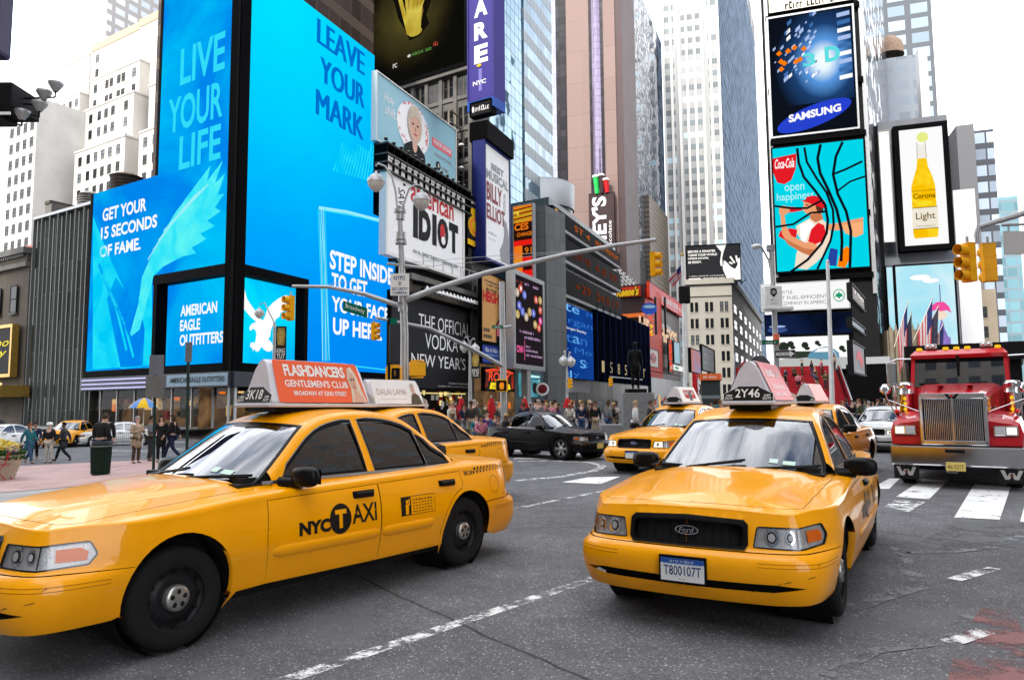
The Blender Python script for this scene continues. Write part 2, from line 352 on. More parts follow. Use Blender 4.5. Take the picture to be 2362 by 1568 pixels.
def PAINTM(name,col,wear=.5,scale=3.0):
 """road paint, worn through to the asphalt in places"""
 m,n,o=nmat(name);L=n.links.new;b=n.nodes.new("ShaderNodeBsdfPrincipled");t=n.nodes.new("ShaderNodeTexCoord")
 z=n.nodes.new("ShaderNodeTexNoise");z.inputs['Scale'].default_value=scale;z.inputs['Detail'].default_value=9;z.inputs['Roughness'].default_value=.78;L(t.outputs['Object'],z.inputs['Vector'])
 c=n.nodes.new("ShaderNodeValToRGB");c.color_ramp.elements[0].position=wear-.04;c.color_ramp.elements[1].position=wear+.05;L(z.outputs['Fac'],c.inputs['Fac'])
 tr=n.nodes.new("ShaderNodeBsdfTransparent");x=n.nodes.new("ShaderNodeMixShader");L(c.outputs['Color'],x.inputs['Fac']);L(tr.outputs['BSDF'],x.inputs[1]);L(b.outputs['BSDF'],x.inputs[2])
 b.inputs['Base Color'].default_value=(*col,1);b.inputs['Roughness'].default_value=.7;L(x.outputs['Shader'],o.inputs['Surface']);return m
m_paint=PAINTM("road_paint",(.78,.78,.76),.40);m_paint2=PAINTM("worn_road_paint",(.72,.72,.70),.50,5);m_redp=PAINTM("red_road_paint",(.20,.075,.07),.50,1.1)
m_seal=PAINTM("crack_sealer",(.155,.16,.168),.50,2.2);m_patch=PAINTM("new_asphalt_patch",(.075,.075,.077),.46,1.3)
b=MB();XS=[-900,-400,-150,-80,-50,-35]+[-20,-5]+[8*k for k in range(0,8)]+[90,150,400,900];YS=[-500,-200,-80,-30]+[8*k for k in range(-2,14)]+[140,200,350,700,1300];nx_=len(XS)
b.add([(x,y,GZ(x))for y in YS for x in XS],[(j*nx_+i,j*nx_+i+1,(j+1)*nx_+i+1,(j+1)*nx_+i)for j in range(len(YS)-1)for i in range(nx_-1)],m_asph)
tag(b.build("road"),kind='structure')
def sheet(name,P,m,z,depth=0.0):
 """a flat sheet that follows the fall of the ground; with depth it is a raised slab"""
 r=delaunay_2d_cdt([Vector((p[0],p[1]))for p in P],[],[list(range(len(P)))],1,1e-5);bm=bmesh.new();vs=[bm.verts.new((q.x,q.y,0))for q in r[0]]
 for f in r[2]:
  a,c,d=(r[0][i]for i in f[:3]);bm.faces.new([vs[i]for i in(f if(c-a).cross(d-a)>0 else tuple(reversed(f)))])
 for x in(-5,-20):bmesh.ops.bisect_plane(bm,geom=bm.verts[:]+bm.edges[:]+bm.faces[:],plane_co=(x,0,0),plane_no=(1,0,0))
 if depth:
  ex=bmesh.ops.extrude_face_region(bm,geom=bm.faces[:]);low=[v for v in bm.verts if v not in set(g for g in ex['geom']if isinstance(g,bmesh.types.BMVert))];top=[g for g in ex['geom']if isinstance(g,bmesh.types.BMVert)]
  for v in top:v.co.z=depth
 for v in bm.verts:v.co.z+=GZ(v.co.x)+(z if not depth else(z if v.co.z>depth/2 else z-.0)-depth)
 if depth:bmesh.ops.recalc_face_normals(bm,faces=bm.faces[:])
 bm.verts.index_update();b=MB();b.add([v.co for v in bm.verts],[tuple(v.index for v in f.verts)for f in bm.faces],m);bm.free();return tag(b.build(name),kind='structure')
def ground_poly(name,px,m,z=.004):return sheet(name,[gnd(x,y)for x,y in px],m,z)
def strip(name,pts,w,m,z=.004):
 P=[gnd(x,y)for x,y in pts];A=[];B=[]
 for i,p in enumerate(P):
  d=P[min(i+1,len(P)-1)]-P[max(i-1,0)];q=Vector((-d.y,d.x,0)).normalized()*w/2;A.append(p+q);B.append(p-q)
 return sheet(name,A+B[::-1],m,z)
strip("lane_line",[(560,1602),(700,1554),(1365,1335),(1700,1222)],.125,m_paint2)
strip("lane_line",[(2200,1337),(2292,1310)],.13,m_paint2,.006);strip("lane_line",[(2188,1484),(2272,1456)],.13,m_paint2,.008)
strip("lane_line",[(1190,1172),(1410,1128)],.10,m_paint2)
ground_poly("red_lane_marking",[(2180,1600),(2200,1490),(2270,1392),(2330,1400),(2361,1460),(2390,1600)],m_redp,.005)
strip("crack_sealer",[(1950,1408),(2060,1370),(2130,1352),(2090,1310),(2080,1270),(2020,1250),(1990,1230)],.16,m_seal,.007)
strip("crack_sealer",[(2090,1275),(2200,1272),(2290,1262),(2361,1235)],.12,m_seal,.007)
strip("crack_sealer",[(1905,1560),(2020,1500),(2190,1480),(2230,1420)],.1,m_seal,.006)
ground_poly("asphalt_patch",[(2110,1258),(2200,1202),(2361,1205),(2400,1220),(2290,1258),(2200,1270)],m_patch,.003)
for q in([(2005,1128),(2050,1104),(2075,1104),(2050,1128)],[(2066,1146),(2128,1106),(2186,1108),(2142,1152)],[(2200,1194),(2247,1116),(2331,1122),(2305,1199)],[(2352,1204),(2372,1130),(2450,1134),(2450,1212)]):
 ground_poly("crosswalk_bar",q,m_paint,.009)
ground_poly("crosswalk_bar",[(2040,1168),(2065,1152),(2135,1158),(2095,1182)],m_paint2,.009)
strip("road_marking",[(1192,1108),(1300,1098),(1375,1084),(1390,1074),(1360,1066),(1250,1062),(1190,1064)],.22,m_paint2)
ground_poly("crosswalk_bar",[(1296,1112),(1355,1101),(1430,1099),(1385,1116)],m_paint,.006)
for y in(1057,1048,1039):strip("crosswalk_line",[(1185,y),(1300,y),(1420,y-1)],.28,m_paint,.006)
strip("crosswalk_line",[(250,1040),(420,1036)],.3,m_paint,.03);strip("crosswalk_line",[(270,1022),(430,1019)],.3,m_paint,.006)
m_plaza=M("plaza_paint",(.40,.27,.25),.85,0,.25,1.2,.15);m_side=M("pavement_concrete",(.32,.31,.30),.85,0,.2,.8,.2);m_kerb=M("kerb_stone",(.30,.30,.31),.8,0,.2,4)
def gp(*px):return[tuple(gnd(x,y)[:2])for x,y in px]
sheet("plaza",gp((-900,1072),(150,1070),(420,1058),(300,1112),(-30,1140),(-1200,1270)),m_plaza,.02)
sheet("sidewalk",gp((-1200,1275),(-30,1142),(300,1114),(90,1156),(-400,1266),(-1500,1510)),m_side,.03)
C0=at(533,900,50)
PB=Plane(C0,ang=math.atan((1885-CX)/FPX))
PA=Plane(C0,ang=pi-math.atan(2680/FPX)*1.0)
PA.d=Vector((math.sin(rad(58.2)),-math.cos(rad(58.2)),0));PA.n=Vector((PA.d.y,-PA.d.x,0))
def at_plane(base,px,py,Y):return Plane(at(px,py,Y),d=base.d)
PT=Plane(at(1880,500,98),d=(.949,-.316))
def bw(mb,name,root):o=mb.build(name,root);o.location=-root.location;return o
def wins(root,items,glass,frame,sill=None,limit=100,deep=.18):
 """items: (plane, t, z, w, h) -> window parts (frame with panes); at most `limit` singly, the rest as one"""
 def one(b,it):
  pl,t,z,w,h=it
  for k,(a0,a1,c0,c1)in enumerate(((t,t+.09,z,z+h),(t+w-.09,t+w,z,z+h),(t+.09,t+w-.09,z+h-.1,z+h),(t+.09,t+w-.09,z,z+.1),(t+.09,t+w-.09,z+h*.5-.05,z+h*.5+.05))):
   b.slab(pl,a0,c0,a1,c1,.1,frame,out=.03)
  f=pframe(pl,t,z,t+w,z+h,.004)
  g=glass if not isinstance(glass,(list,tuple))else glass[int(abs(t*7.3+z*3.1))%len(glass)]
  b.quad(f,0,0,1,1,g)
  if sill:b.slab(pl,t-.1,z-.14,t+w+.1,z-.005,.14,sill,out=.1)
 for it in items[:limit]:
  b=MB();one(b,it);bw(b,"window",root)
 if items[limit:]:
  b=MB()
  for it in items[limit:]:one(b,it)
  o=bw(b,"window",root);o['kind']='stuff'
def sign(name,label,cat,pl,box,draw,mface,mframe,depth=.5,border=.25,out=0.0,group=None,lift=.03,pname='panel'):
 """a flat sign on a vertical plane; box = t0, z0, t1, z1; draw(mb, F, l) puts the writing on the panel"""
 t0,z0,t1,z1=box;base=pl.pt((t0+t1)/2,z0,out);r=thing(name,label,cat,base,0,group)
 b=MB();F=pframe(pl,t0,z0,t1,z1,out);b.quad(F,0,0,1,1,mface)
 if draw:draw(b,F,lift)
 bw(b,pname,r)
 b=MB()
 if border>0:
  for a0,c0,a1,c1 in((t0-border,z0-border,t0,z1+border),(t1,z0-border,t1+border,z1+border),(t0,z1,t1,z1+border),(t0,z0-border,t1,z0)):
   b.slab(pl,a0,c0,a1,c1,depth,mframe,out=out+.12)
 b.slab(pl,t0,z0,t1,z1,depth-.15,mframe,out=out-.03)
 bw(b,"frame",r);return r
k_black=M("black_metal",(.0025,.0025,.003),.6,spec=.02);k_dark=M("dark_cladding",(.007,.007,.008),.7,0,.3,.3,spec=.05)
k_white=M("white_panel",(.8,.8,.79),.55,0,.04);k_offw=M("offwhite_panel",(.72,.70,.66),.6,0,.05);k_ink=M("ink_black",(.007,.007,.008),.6,0,.1,spec=.12);k_grey=M("grey_paint",(.30,.31,.32),.5,0,.15)
k_steel=M("steel_grey",(.34,.35,.36),.42,.6,.15,4);k_red=M("sign_red",(.48,.012,.016),.5,0,.08);k_yel=M("sign_yellow",(.72,.42,.004),.5,0,.05)
g_win=M("window_dark",(.012,.014,.016),.2,0,.5,.4,spec=.1);g_win2=M("window_grey",(.10,.11,.12),.2,0,.4,.4,spec=.1);k_stone=M("brown_stone",(.085,.073,.058),.8,0,.3,.5,.2);k_stone2=M("grey_stone",(.145,.14,.13),.8,0,.3,.4,.2)
e_blue=EM("screen_blue",(0,.28,.95),1.0,col2=(0.0,.42,1.0),scale=.05);e_cyan=EM("screen_blue_cyan",(0,.33,.98),1.0,col2=(0,.72,1.0),scale=.11,grain=.18);e_bluL=EM("screen_left",(0,.24,.85),1.0,col2=(0,.62,.98),scale=.10,grain=.2)
e_top=EM("screen_cyan",(0,.5,1.0),1.0,col2=(0,.78,1.0),scale=.07,grain=.08)
e_lt=EM("screen_text_cyan",(.03,.72,.95),1.0);e_pale=EM("screen_pale",(.32,.86,.95),1.0);e_deep=EM("screen_text_blue",(0,.16,.62),1.0);e_w=EM("screen_white",(1,1,1),1.0);e_wing=EM("screen_wing",(.03,.78,.95),1,col2=(.12,.92,.92),scale=.5,grain=.12);e_wing2=EM("screen_wing_soft",(0.0,.60,.95),1,col2=(.02,.8,.97),scale=.4,grain=.1)
store=thing("corner_store","glass corner shop building wrapped in huge bright blue video screens","store",(C0 .x,C0 .y,0))
tR=PB.hit(862,300)[0];tR2=PB.hit(947,700)[0];tc0=PB.hit(549,300)[0];zT=PB.hit(862,128)[1];zB=PB.hit(540,838)[1];zS=PB.hit(910,515)[1]
tL=PA.hit(370,250)[0];tLL=PA.hit(205,700)[0];tG=PA.hit(66,700)[0];zM=PA.hit(372,402)[1];zGl=PA.hit(213,469)[1]
zO=PB.hit(540,604)[1];tO=PB.hit(704,740)[0];tOL=PA.hit(357,740)[0];zMid=PB.hit(545,358)[1]
b=MB();cA=PA.off(-1.2);cB=PB.off(-1.2)
q0=C0-PA.n*1.2-PB.n*.4;q0 .z=0
def para(a,bb,dl,dr):return[tuple(p[:2])for p in(C0+PA.d*a-PA.n*dl-PB.n*1.3,C0-PA.n*dl-PB.n*1.3,C0+PB.d*bb-PB.n*1.3-PA.n*dl,C0+PA.d*a+PB.d*bb-PB.n*1.3-PA.n*dl)]
b.prism(para(tLL,tR2,1.2,0),zB-2.2,zS,k_dark);b.prism(para(tL,tR,1.2,0),zS,zT-.3,k_dark);bw(b,"wall",store)
k_curt=CURTAIN("store_glass",1.9,2.6,(.055,.065,.056),(.12,.125,.12),fw=.09,fh=.05,rough=.12,var=.35,tilt=.02,spec=.3)
b=MB();b.slab(PA,tG,0,tLL,zGl,14,k_curt,out=-.4);bw(b,"glass_facade",store)
k_mul=M('mullion_grey',(.15,.155,.15),.5,.3,.1,4);b=MB()
nF=7
for i in range(nF+1):t=tG+(tLL-.15-tG)*i/nF;b.slab(PA,t,0.1,t+.09,zGl+.1,.3,k_mul,out=-.05)
b.slab(PA,tG,zGl,tLL,zGl+.25,.6,k_steel,out=-.02);bw(b,"mullion",store)
def screen(name,pl,F,draw,face,pts=None):
 b=MB()
 if pts:b.poly(F,pts,face)
 else:b.quad(F,0,0,1,1,face)
 if draw:draw(b,F,.05)
 return bw(b,name,store)
FR=pframe(PB,tc0,zB,tR2,zT);ur=(tR-tc0)/(tR2-tc0);vs_=(zS-zB)/(zT-zB);vo=(zO-zB)/(zT-zB);uo=(tO-tc0)/(tR2-tc0)
def uvB(px,py):t,z=PB.hit(px,py);return(t-tc0)/(tR2-tc0),(z-zB)/(zT-zB)
def dR(b,F,l):
 for s,(x0,y1,x1,y0)in(("LEAVE",(731,52,838,176)),("YOUR",(738,150,838,252)),("MARK",(728,225,836,325))):
  a=uvB(x0,y1+55);c=uvB(x1,y0);b.text(F,s,a[0],c[1]+.0,c[0],c[1]+.072,e_deep,l,fat=1)
 y=0
 for s,x0,x1,yt,yb in(("STEP INSIDE",760,905,575,620),("TO GET",764,846,628,668),("YOUR FACE",764,896,682,718),("UP HERE.",767,880,732,771)):
  a=uvB(x0,yt);c=uvB(x0,yb);d=uvB(x1,yt);b.text(F,s,a[0],c[1],d[0],a[1],e_w,l,bold=.03)
 random.seed(3)
 for k in range(7):
  b.line(F,[uvB(733+k*2.2+random.uniform(-2,2),482),uvB(738+k*2+random.uniform(-3,3),640),uvB(744+k*2+random.uniform(-4,4),832)],.10,e_pale if k%2 else e_lt,l+.01*k)
 b.line(F,[uvB(733,480),uvB(800,490),uvB(862,506),uvB(905,517)],.28,e_pale,l*2);b.line(F,[uvB(742,486),uvB(830,502),uvB(910,523)],.1,e_lt,l*3)
 b.line(F,[uvB(908,518),uvB(909,600),uvB(912,720),uvB(914,850)],.16,e_lt,l*2);b.line(F,[uvB(747,838),uvB(830,846),uvB(912,856)],.12,e_lt,l*3)
 for k in range(14):
  x=790+k*6;b.line(F,[uvB(x,330+4*k%21),uvB(x-6,352+3*k),uvB(x-22+k,395+2*k)],.22,e_wing2,l*.6)
screen("right_screen",PB,FR,dR,EMG("screen_top_glow",tuple(FR.p(.15,1.0)),36,[(0,(0,.82,1)),(.35,(0,.62,1)),(.62,(0,.38,.98)),(.82,(0,.27,.94)),(1,(0,.24,.90))],1,1,.10),[(0,vo),(uo,vo),(uo,0),(1,0),(1,vs_),(ur,vs_),(ur,1),(0,1)])
FL=pframe(PA,tLL,zB,-.22,zM);vol=(zO-zB)/(zM-zB);uol=(tOL-tLL)/(-.22-tLL)
def uvA(px,py):t,z=PA.hit(px,py);return(t-tLL)/(-.22-tLL),(z-zB)/(zM-zB)
def dL(b,F,l):
 for s,x0,x1,ya,yb in(("GET YOUR",238,338,0,0),("15 SECONDS",236,364,1,1),("OF FAME.",235,328,2,2)):
  a=uvA(238,483+ya*42);c=uvA(238,512+ya*41);b.text(F,s,uvA(x0,500)[0],c[1],uvA(x1,500)[0],a[1],e_w,l,bold=.03)
 for w in([(216,500),(240,560),(275,640),(290,670),(268,640),(248,690),(262,760),(280,850),(330,846),(335,760),(320,690),(352,600),(400,520),(452,455),(470,450),(430,540),(372,622),(352,640),(352,842),(215,852)],):
  b.poly(F,[uvA(*p)for p in w],e_wing2,l)
 b.poly(F,[uvA(*p)for p in((330,640),(365,560),(408,490),(445,440),(488,383),(480,420),(516,372),(498,425),(522,400),(505,450),(520,448),(498,480),(512,488),(480,510),(498,522),(465,540),(478,552),(445,572),(455,585),(425,592),(360,625),(340,700),(325,760),(300,780),(322,700))],e_wing,l*2)
 for k in range(5):b.line(F,[uvA(232+9*k,610+22*k),uvA(262+10*k,690+20*k),uvA(288+8*k,800+8*k)],.3,e_wing2 if k%2 else e_bluL,l*3)
 for k in range(4):b.line(F,[uvA(345+12*k,600-22*k),uvA(395+12*k,520-12*k),uvA(455+10*k,450-8*k)],.12,e_pale,l*3)
screen("left_screen",PA,FL,dL,e_bluL,[(0,0),(uol,0),(uol,vol),(1,vol),(1,1),(0,1)])
FU=pframe(PA,tL,zM,-.22,zT)
def dU(b,F,l):
 def uv(px,py):t,z=PA.hit(px,py);return(t-tL)/(-.22-tL),(z-zM)/(zT-zM)
 for s,x0,x1,yt,yb in(("LIVE",416,518,95,180),("YOUR",392,516,208,290),("LIFE",420,514,300,378)):
  a=uv((x0+x1)/2,yt);c=uv((x0+x1)/2,yb);b.text(F,s,uv(x0,200)[0],c[1],uv(x1,200)[0],a[1],e_lt,l,bold=.02)
screen("upper_left_screen",PA,FU,dU,e_bluL)
FI=pframe(PA.off(-.8),tOL+.3,zB+.15,-.9,zO-.4)
def dI(b,F,l):
 for k,s in enumerate(("AMERICAN","EAGLE","OUTFITTERS")):b.text(F,s,.22,.56-.17*k,(.76,.52,.86)[k],.69-.17*k,e_w,l,bold=.03)
screen("inner_left_screen",PA,FI,dI,e_bluL)
FJ=pframe(PB.off(-.8),.9,zB+.15,tO-.25,zO-.4)
def dJ(b,F,l):
 pj=PB.off(-.8);b.poly(F,[((pj.hit(x,y)[0]-.9)/F.w,(pj.hit(x,y)[1]-zB-.15)/F.h)for x,y in[(557.3,656.6),(563.3,669.3),(568.3,689.3),(581.7,709.3),(591.7,722.6),(600.0,735.9),(605.0,739.3),(610.0,729.3),(615.0,712.6),(626.7,699.3),(640.0,689.3),(651.7,682.6),(661.7,680.9),(656.7,687.6),(663.3,689.3),(655.0,697.6),(659.3,702.6),(651.7,709.3),(653.3,717.6),(645.0,722.6),(643.3,730.9),(635.0,735.9),(631.7,744.3),(626.7,752.6),(623.3,762.6),(621.7,775.9),(616.7,782.6),(625.0,789.3),(630.0,802.6),(623.3,809.9),(615.0,810.9),(606.7,805.9),(601.7,799.3),(598.3,805.9),(593.3,810.9),(588.3,809.9),(585.0,804.3),(581.7,809.9),(580.7,802.6),(575.0,799.3),(576.7,790.9),(581.7,789.3),(586.7,790.9),(588.3,782.6),(590.0,769.3),(587.3,760.9),(581.7,757.6),(578.3,762.6),(574.0,760.9),(574.0,754.3),(578.3,747.6),(585.0,744.3),(589.3,742.6),(586.7,739.3),(578.3,732.6),(566.7,719.3),(555.0,704.3),(550.7,689.3),(550.0,672.6),(553.3,660.9)]],e_w,l)
screen("inner_right_screen",PB,FJ,dJ,e_cyan)
b=MB()
for pl,a0,c0,a1,c1 in((PB,.0,zO-.02,tc0,zT),(PA,-.22,zO-.02,0,zT),(PB,-.0,zB-.5,.9,zO),(PA,-.9,zB-.5,0,zO),(PB,.9,zO-.75,tO+.3,zO+.0),(PA,tOL-.35,zO-.75,-.9,zO),(PB,tO-.2,zB,tO+.25,zO-.75),(PA,tOL-.25,zB,tOL+.2,zO-.75),(PB,.9,zB-.5,tR2+.2,zB),(PB,tR2,zB,tR2+.3,zS),(PA,tLL-.3,zB-.5,-.9,zB)):
 b.slab(pl,a0,c0,a1,c1,.95,k_black,out=.06)
b.slab(PA,tLL-.35,zB,tLL,zM,.9,k_black,out=.06);b.slab(PA,tL-.3,zM,tL,zT,.9,k_black,out=.06);bw(b,"screen_frame",store)
e_vio=EM("violet_light_bar",(.62,.58,1),1.2)
b=MB();zF0=PA.hit(300,898)[1];k_fas=M("fascia_grey",(.03,.033,.045),.45,0,.2,1,spec=.25)
tF=PA.hit(385,870)[0]
b.slab(PA,tLL-.2,zF0,0,zB-.55,1.2,k_fas,out=.25);b.slab(PB,0,zF0,tR2,zB-.55,1.2,k_fas,out=.25)
for k in range(3):z=zF0+.10+k*(zB-.55-zF0)/3.1;b.slab(PA,tLL,z,tF,z+.10,.1,e_vio,out=.33)
F=pframe(PA,tF+.4,zF0+.1,-.05,zB-.65,.28);k_band=M("light_blue_band",(.20,.30,.38),.4);b.quad(F,0,0,1,1,k_band,0)
b.text(F,"AMERICAN EAGLE OUTFITTERS",.06,.3,1.5 if False else.96,.75,k_ink,.03,bold=.01);bw(b,"fascia_sign",store)
e_shop=EM("shop_light_warm",(1,.62,.22),.8);e_or=EM("shop_light_orange",(1,.22,.02),.75);k_int=EM("glowing_shop_interior",(.05,.03,.016),1.0,col2=(.20,.11,.05),scale=.5)  # interior wall glows by itself, standing in for light inside the shop
gl_shop=GLASS("shop_glass",(.9,.9,.85),.1,.85)
b=MB();b.slab(PA,tLL-7,.05,-.5,zF0,.3,k_int,out=-3.2);b.slab(PB,.5,.05,tR2,zF0,.3,k_int,out=-3.2)
random.seed(11)
for k in range(44):
 t=random.uniform(tLL-3,-1);z=random.uniform(.6,2.4);w=random.uniform(.25,.7);b.slab(PA,t,z,t+w,z+random.uniform(.4,1.1),.3,random.choice((k_red,e_or,k_stone,k_stone2,e_shop,k_offw,k_ink)),out=-2.3)  # some display blocks glow to suggest a lit interior
for k in range(14):t=tLL+(-tLL)*k/14;b.slab(PA,t+.5,zF0-.45,t+.8,zF0-.3,.3,e_shop,out=-1.2)
for k in range(14):t=tR2*k/14+.6;b.slab(PB,t,zF0-.5-(k%3)*.8,t+.35,zF0-.32-(k%3)*.8,.3,random.choice((e_shop,e_or)),out=-1.4)
bw(b,"shop_display",store)
b=MB();F=pframe(PA,tLL-6,.1,-.4,zF0,-.6);b.quad(F,0,0,1,1,gl_shop);F=pframe(PB,.4,.1,tR2,zF0,-.6);b.quad(F,0,0,1,1,gl_shop);bw(b,"shop_window",store)
b=MB()
for k in range(11):t=tLL-6+(5.6-tLL)*k/10;b.slab(PA,t,.1,t+.09,zF0,.2,k_steel,out=-.52)
for k in range(9):t=.4+(tR2-.6)*k/8;b.slab(PB,t,.1,t+.09,zF0,.2,k_steel,out=-.52)
bw(b,"shop_mullion",store)
P0=Plane(PA.pt(tG-.6,0),d=PA.d)
th=thing("stone_theatre","old brown stone theatre with red tiled mansard roof left of the glass shop","theatre",P0 .P)
zc=P0 .hit(40,590)[1];b=MB();b.slab(P0,-16,0,0,zc,14,k_stone,out=-.2);bw(b,"wall",th)
b=MB();b.slab(P0,-16.3,zc,.2,zc+.55,14.6,k_stone2,out=.5);b.slab(P0,-16.2,zc-1.2,.1,zc-.8,.6,k_stone2,out=.2);b.slab(P0,-16.2,zc-.8,.05,zc,.5,k_stone,out=.1)
for k in range(40):b.slab(P0,-16+k*.4,zc-.3,-16+k*.4+.2,zc,.3,k_stone2,out=.35)
bw(b,"cornice",th)
zr=P0 .hit(30,545)[1];k_tile=M("roof_tile",(.30,.085,.06),.75,0,.3,3,.3);b=MB()
a0,a1=P0 .pt(-16,zc+.55,-.2),P0 .pt(-.3,zc+.55,-.2);r0,r1=P0 .pt(-14,zr+.6,-4),P0 .pt(-2.6,zr+.6,-4);c0,c1=P0 .pt(-16,zc+.55,-12),P0 .pt(-.3,zc+.55,-12)
b.add([a0,a1,r1,r0,c0,c1],[(0,1,2,3),(1,5,2),(5,4,3,2),(4,0,3)],k_tile);bw(b,"roof",th)
wins(th,[(P0,-3.0-3.2*k,zc-5.4,1.3,2.6)for k in range(4)],g_win,k_ink,k_stone2);wins(th,[(P0,-3.0-3.2*k,zc-9.8,1.3,2.4)for k in range(4)],g_win,k_ink,k_stone2)
e_neon=EM("neon_yellow",(1,.85,.1),1.1);k_gold=M("gold_trim",(.45,.28,.06),.35,.7,.3,6)
def dNeon(b,F,l):b.text(F,"mo",.62,.60,.96,.72,e_neon,l,shear=.3);b.text(F,"ny",.62,.32,.93,.5,e_neon,l,shear=.3)
sign("theatre_sign","black theatre sign with gold frame and yellow neon script","sign",P0,P0 .rect(-70,770,36,862),dNeon,k_ink,k_gold,.6,.3,.5)
b=MB();t0,z0,t1,z1=P0 .rect(-80,895,62,915);cn=tag(thing("marquee","gold marquee canopy with a row of bulbs over the theatre entrance","canopy",P0 .pt(t0,z0)))
b.slab(P0,t0,z0,t1,z1,2.4,k_gold,out=2.2);e_bulb=EM("bulb",(1,.75,.35),1.2);bw(b,"canopy",cn);b=MB()
for k in range(26):b.ball(P0 .pt(t0+(t1-t0)*(k+.5)/26,z1+.12,2.05),.13,e_bulb,6,4)
bw(b,"bulb_row",cn)
Pg=Plane(P0 .P-P0 .n*14,d=PA.d)
gr=thing("plain_grey_building","plain grey party wall rising behind the theatre roof","building",Pg.P);zg=Pg.hit(40,492)[1]
b=MB();b.slab(Pg,-26,0,Pg.hit(100,560)[0],zg,12,k_stone2,out=0);bw(b,"wall",gr);b=MB();b.slab(Pg,-26.2,zg,Pg.hit(101,560)[0],zg+.4,12.4,k_stone,out=.15);bw(b,"parapet",gr)
k_wht=M("white_brick",(.56,.53,.48),.85,0,.10,.12,.1);k_corn=M("tan_cornice",(.55,.38,.24),.8,0,.15,1)
ht=thing("stepped_hotel","white brick hotel rising in many setbacks behind the blue screens","hotel",PA.pt(-6,0,-42));items=[];bwall=MB();bcor=MB()
def tier(off,xl,xr,ytop,ybot,dep,cols,cornice=False,ph=3.3):
 pl=PA.off(-off);t0=pl.hit(xl,ytop)[0];t1=pl.hit(xr,ytop)[0];z1=pl.hit((xl+xr)/2,ytop)[1];z0=0 if ybot is None else pl.hit((xl+xr)/2,ybot)[1]
 bwall.slab(pl,t0,max(0,z0-8),t1,z1,dep,k_wht);bcor.slab(pl,t0-.15,z1,t1+.15,z1+(1.6 if cornice else.35),dep+.3,k_corn if cornice else k_wht,out=.15)
 zz=z1-ph+.3
 zmin=pl.hit((xl+xr)/2,ybot if ybot else 520)[1]-2
 while zz>zmin:
  for c in cols:items.append((pl,t0+(t1-t0)*c,zz,1.25,1.9))
  zz-=ph
 ps=Plane(pl.pt(t1,0),d=PB.d);zz=z1-ph+.3
 while zz>zmin:
  for k in range(max(1,int(dep//5))):items.append((ps,1.2+4*k,zz,1.3,1.9))
  zz-=ph
tier(40,53,147,388,None,12,(.08,.28,.44,.60,.76,.90));tier(44,75,167,298,395,12,(.1,.36,.52,.68,.86));tier(48,88,183,236,310,12,(.08,.3,.45,.6,.76,.90));tier(53,152,207,140,235,10,())
tier(40,174,288,335,None,11,(.08,.25,.4,.54,.68,.84));tier(43,197,308,236,340,11,(.1,.28,.42,.56,.82));tier(46,210,322,165,240,11,(.08,.32,.41,.56,.65,.86));tier(49,213,324,95,170,11,(.1,),True)
tier(41,322,372,300,None,10,(.2,.62));tier(45,345,400,190,300,10,(.3,));tier(48,324,372,52,120,9,(),True)
bw(bwall,"wall",ht);bw(bcor,"parapet",ht)
items.sort(key=lambda it:(it[0].pt(it[1],it[2])-CAM).length);wins(ht,items,(g_win,g_win,g_win2),k_ink,k_wht)
gl=thing("light_grey_building","light grey building with sash windows left of the stepped hotel","building",PA.pt(-30,0,-34));pl=PA.off(-34);t0,z0,t1,z1=pl.rect(-60,292,84,300);b=MB();b.slab(pl,t0,0,t1-.0,z1,12,M("pale_grey_render",(.50,.49,.47),.85,0,.12,.2),out=0);bw(b,"wall",gl)
ps=Plane(pl.pt(t1,0),d=PB.d);wins(gl,[(ps,.9+2.7*i,z1-3-3.3*j,1.4,2.0)for j in range(9)for i in range(4)]+[(pl,t1-2.4-2.7*i,z1-3-3.3*j,1.4,2.0)for j in range(9)for i in range(4)],g_win,k_ink,k_wht)
sl_=thing("slab_tower","tall grey slab tower with rows of wide windows high behind the hotel","tower",PA.pt(0,0,-75));pl=PA.off(-75)
k_slab_shade=CURTAIN("slab_shaded_face",4.2,3.3,(.55,.6,.66),(.33,.31,.29),fw=1.2,fh=1.5,rough=.15,var=.25,frough=.8);t1=pl.hit(246,60)[0];t0=pl.hit(186,60)[0];b=MB();ps=Plane(pl.pt(t1,0),d=PB.d)
k_slab_sun=CURTAIN("slab_sunlit_face",3.0,3.3,(.6,.58,.55),(.56,.54,.50),fw=2.3,fh=2.0,rough=.3,frough=.85,var=.1,tilt=0)  # sun side of the tower coloured lighter, shaded side greyer
b.prism([tuple(p[:2])for p in(pl.pt(t0,0),pl.pt(t1,0),ps.pt(30,0),ps.pt(30,0)-PA.d*(t1-t0))],0,150,k_slab_shade);F=pframe(pl,t0,0,t1,150,.1);b.quad(F,0,0,1,1,k_slab_sun);bw(b,"wall",sl_)
k_wood=M("tank_wood",(.06,.045,.035),.8,0,.4,2);k_roofm=M("tank_roof",(.20,.14,.10),.7,0,.3,2);k_zinc=M("zinc",(.30,.28,.25),.5,.3,.3,2)
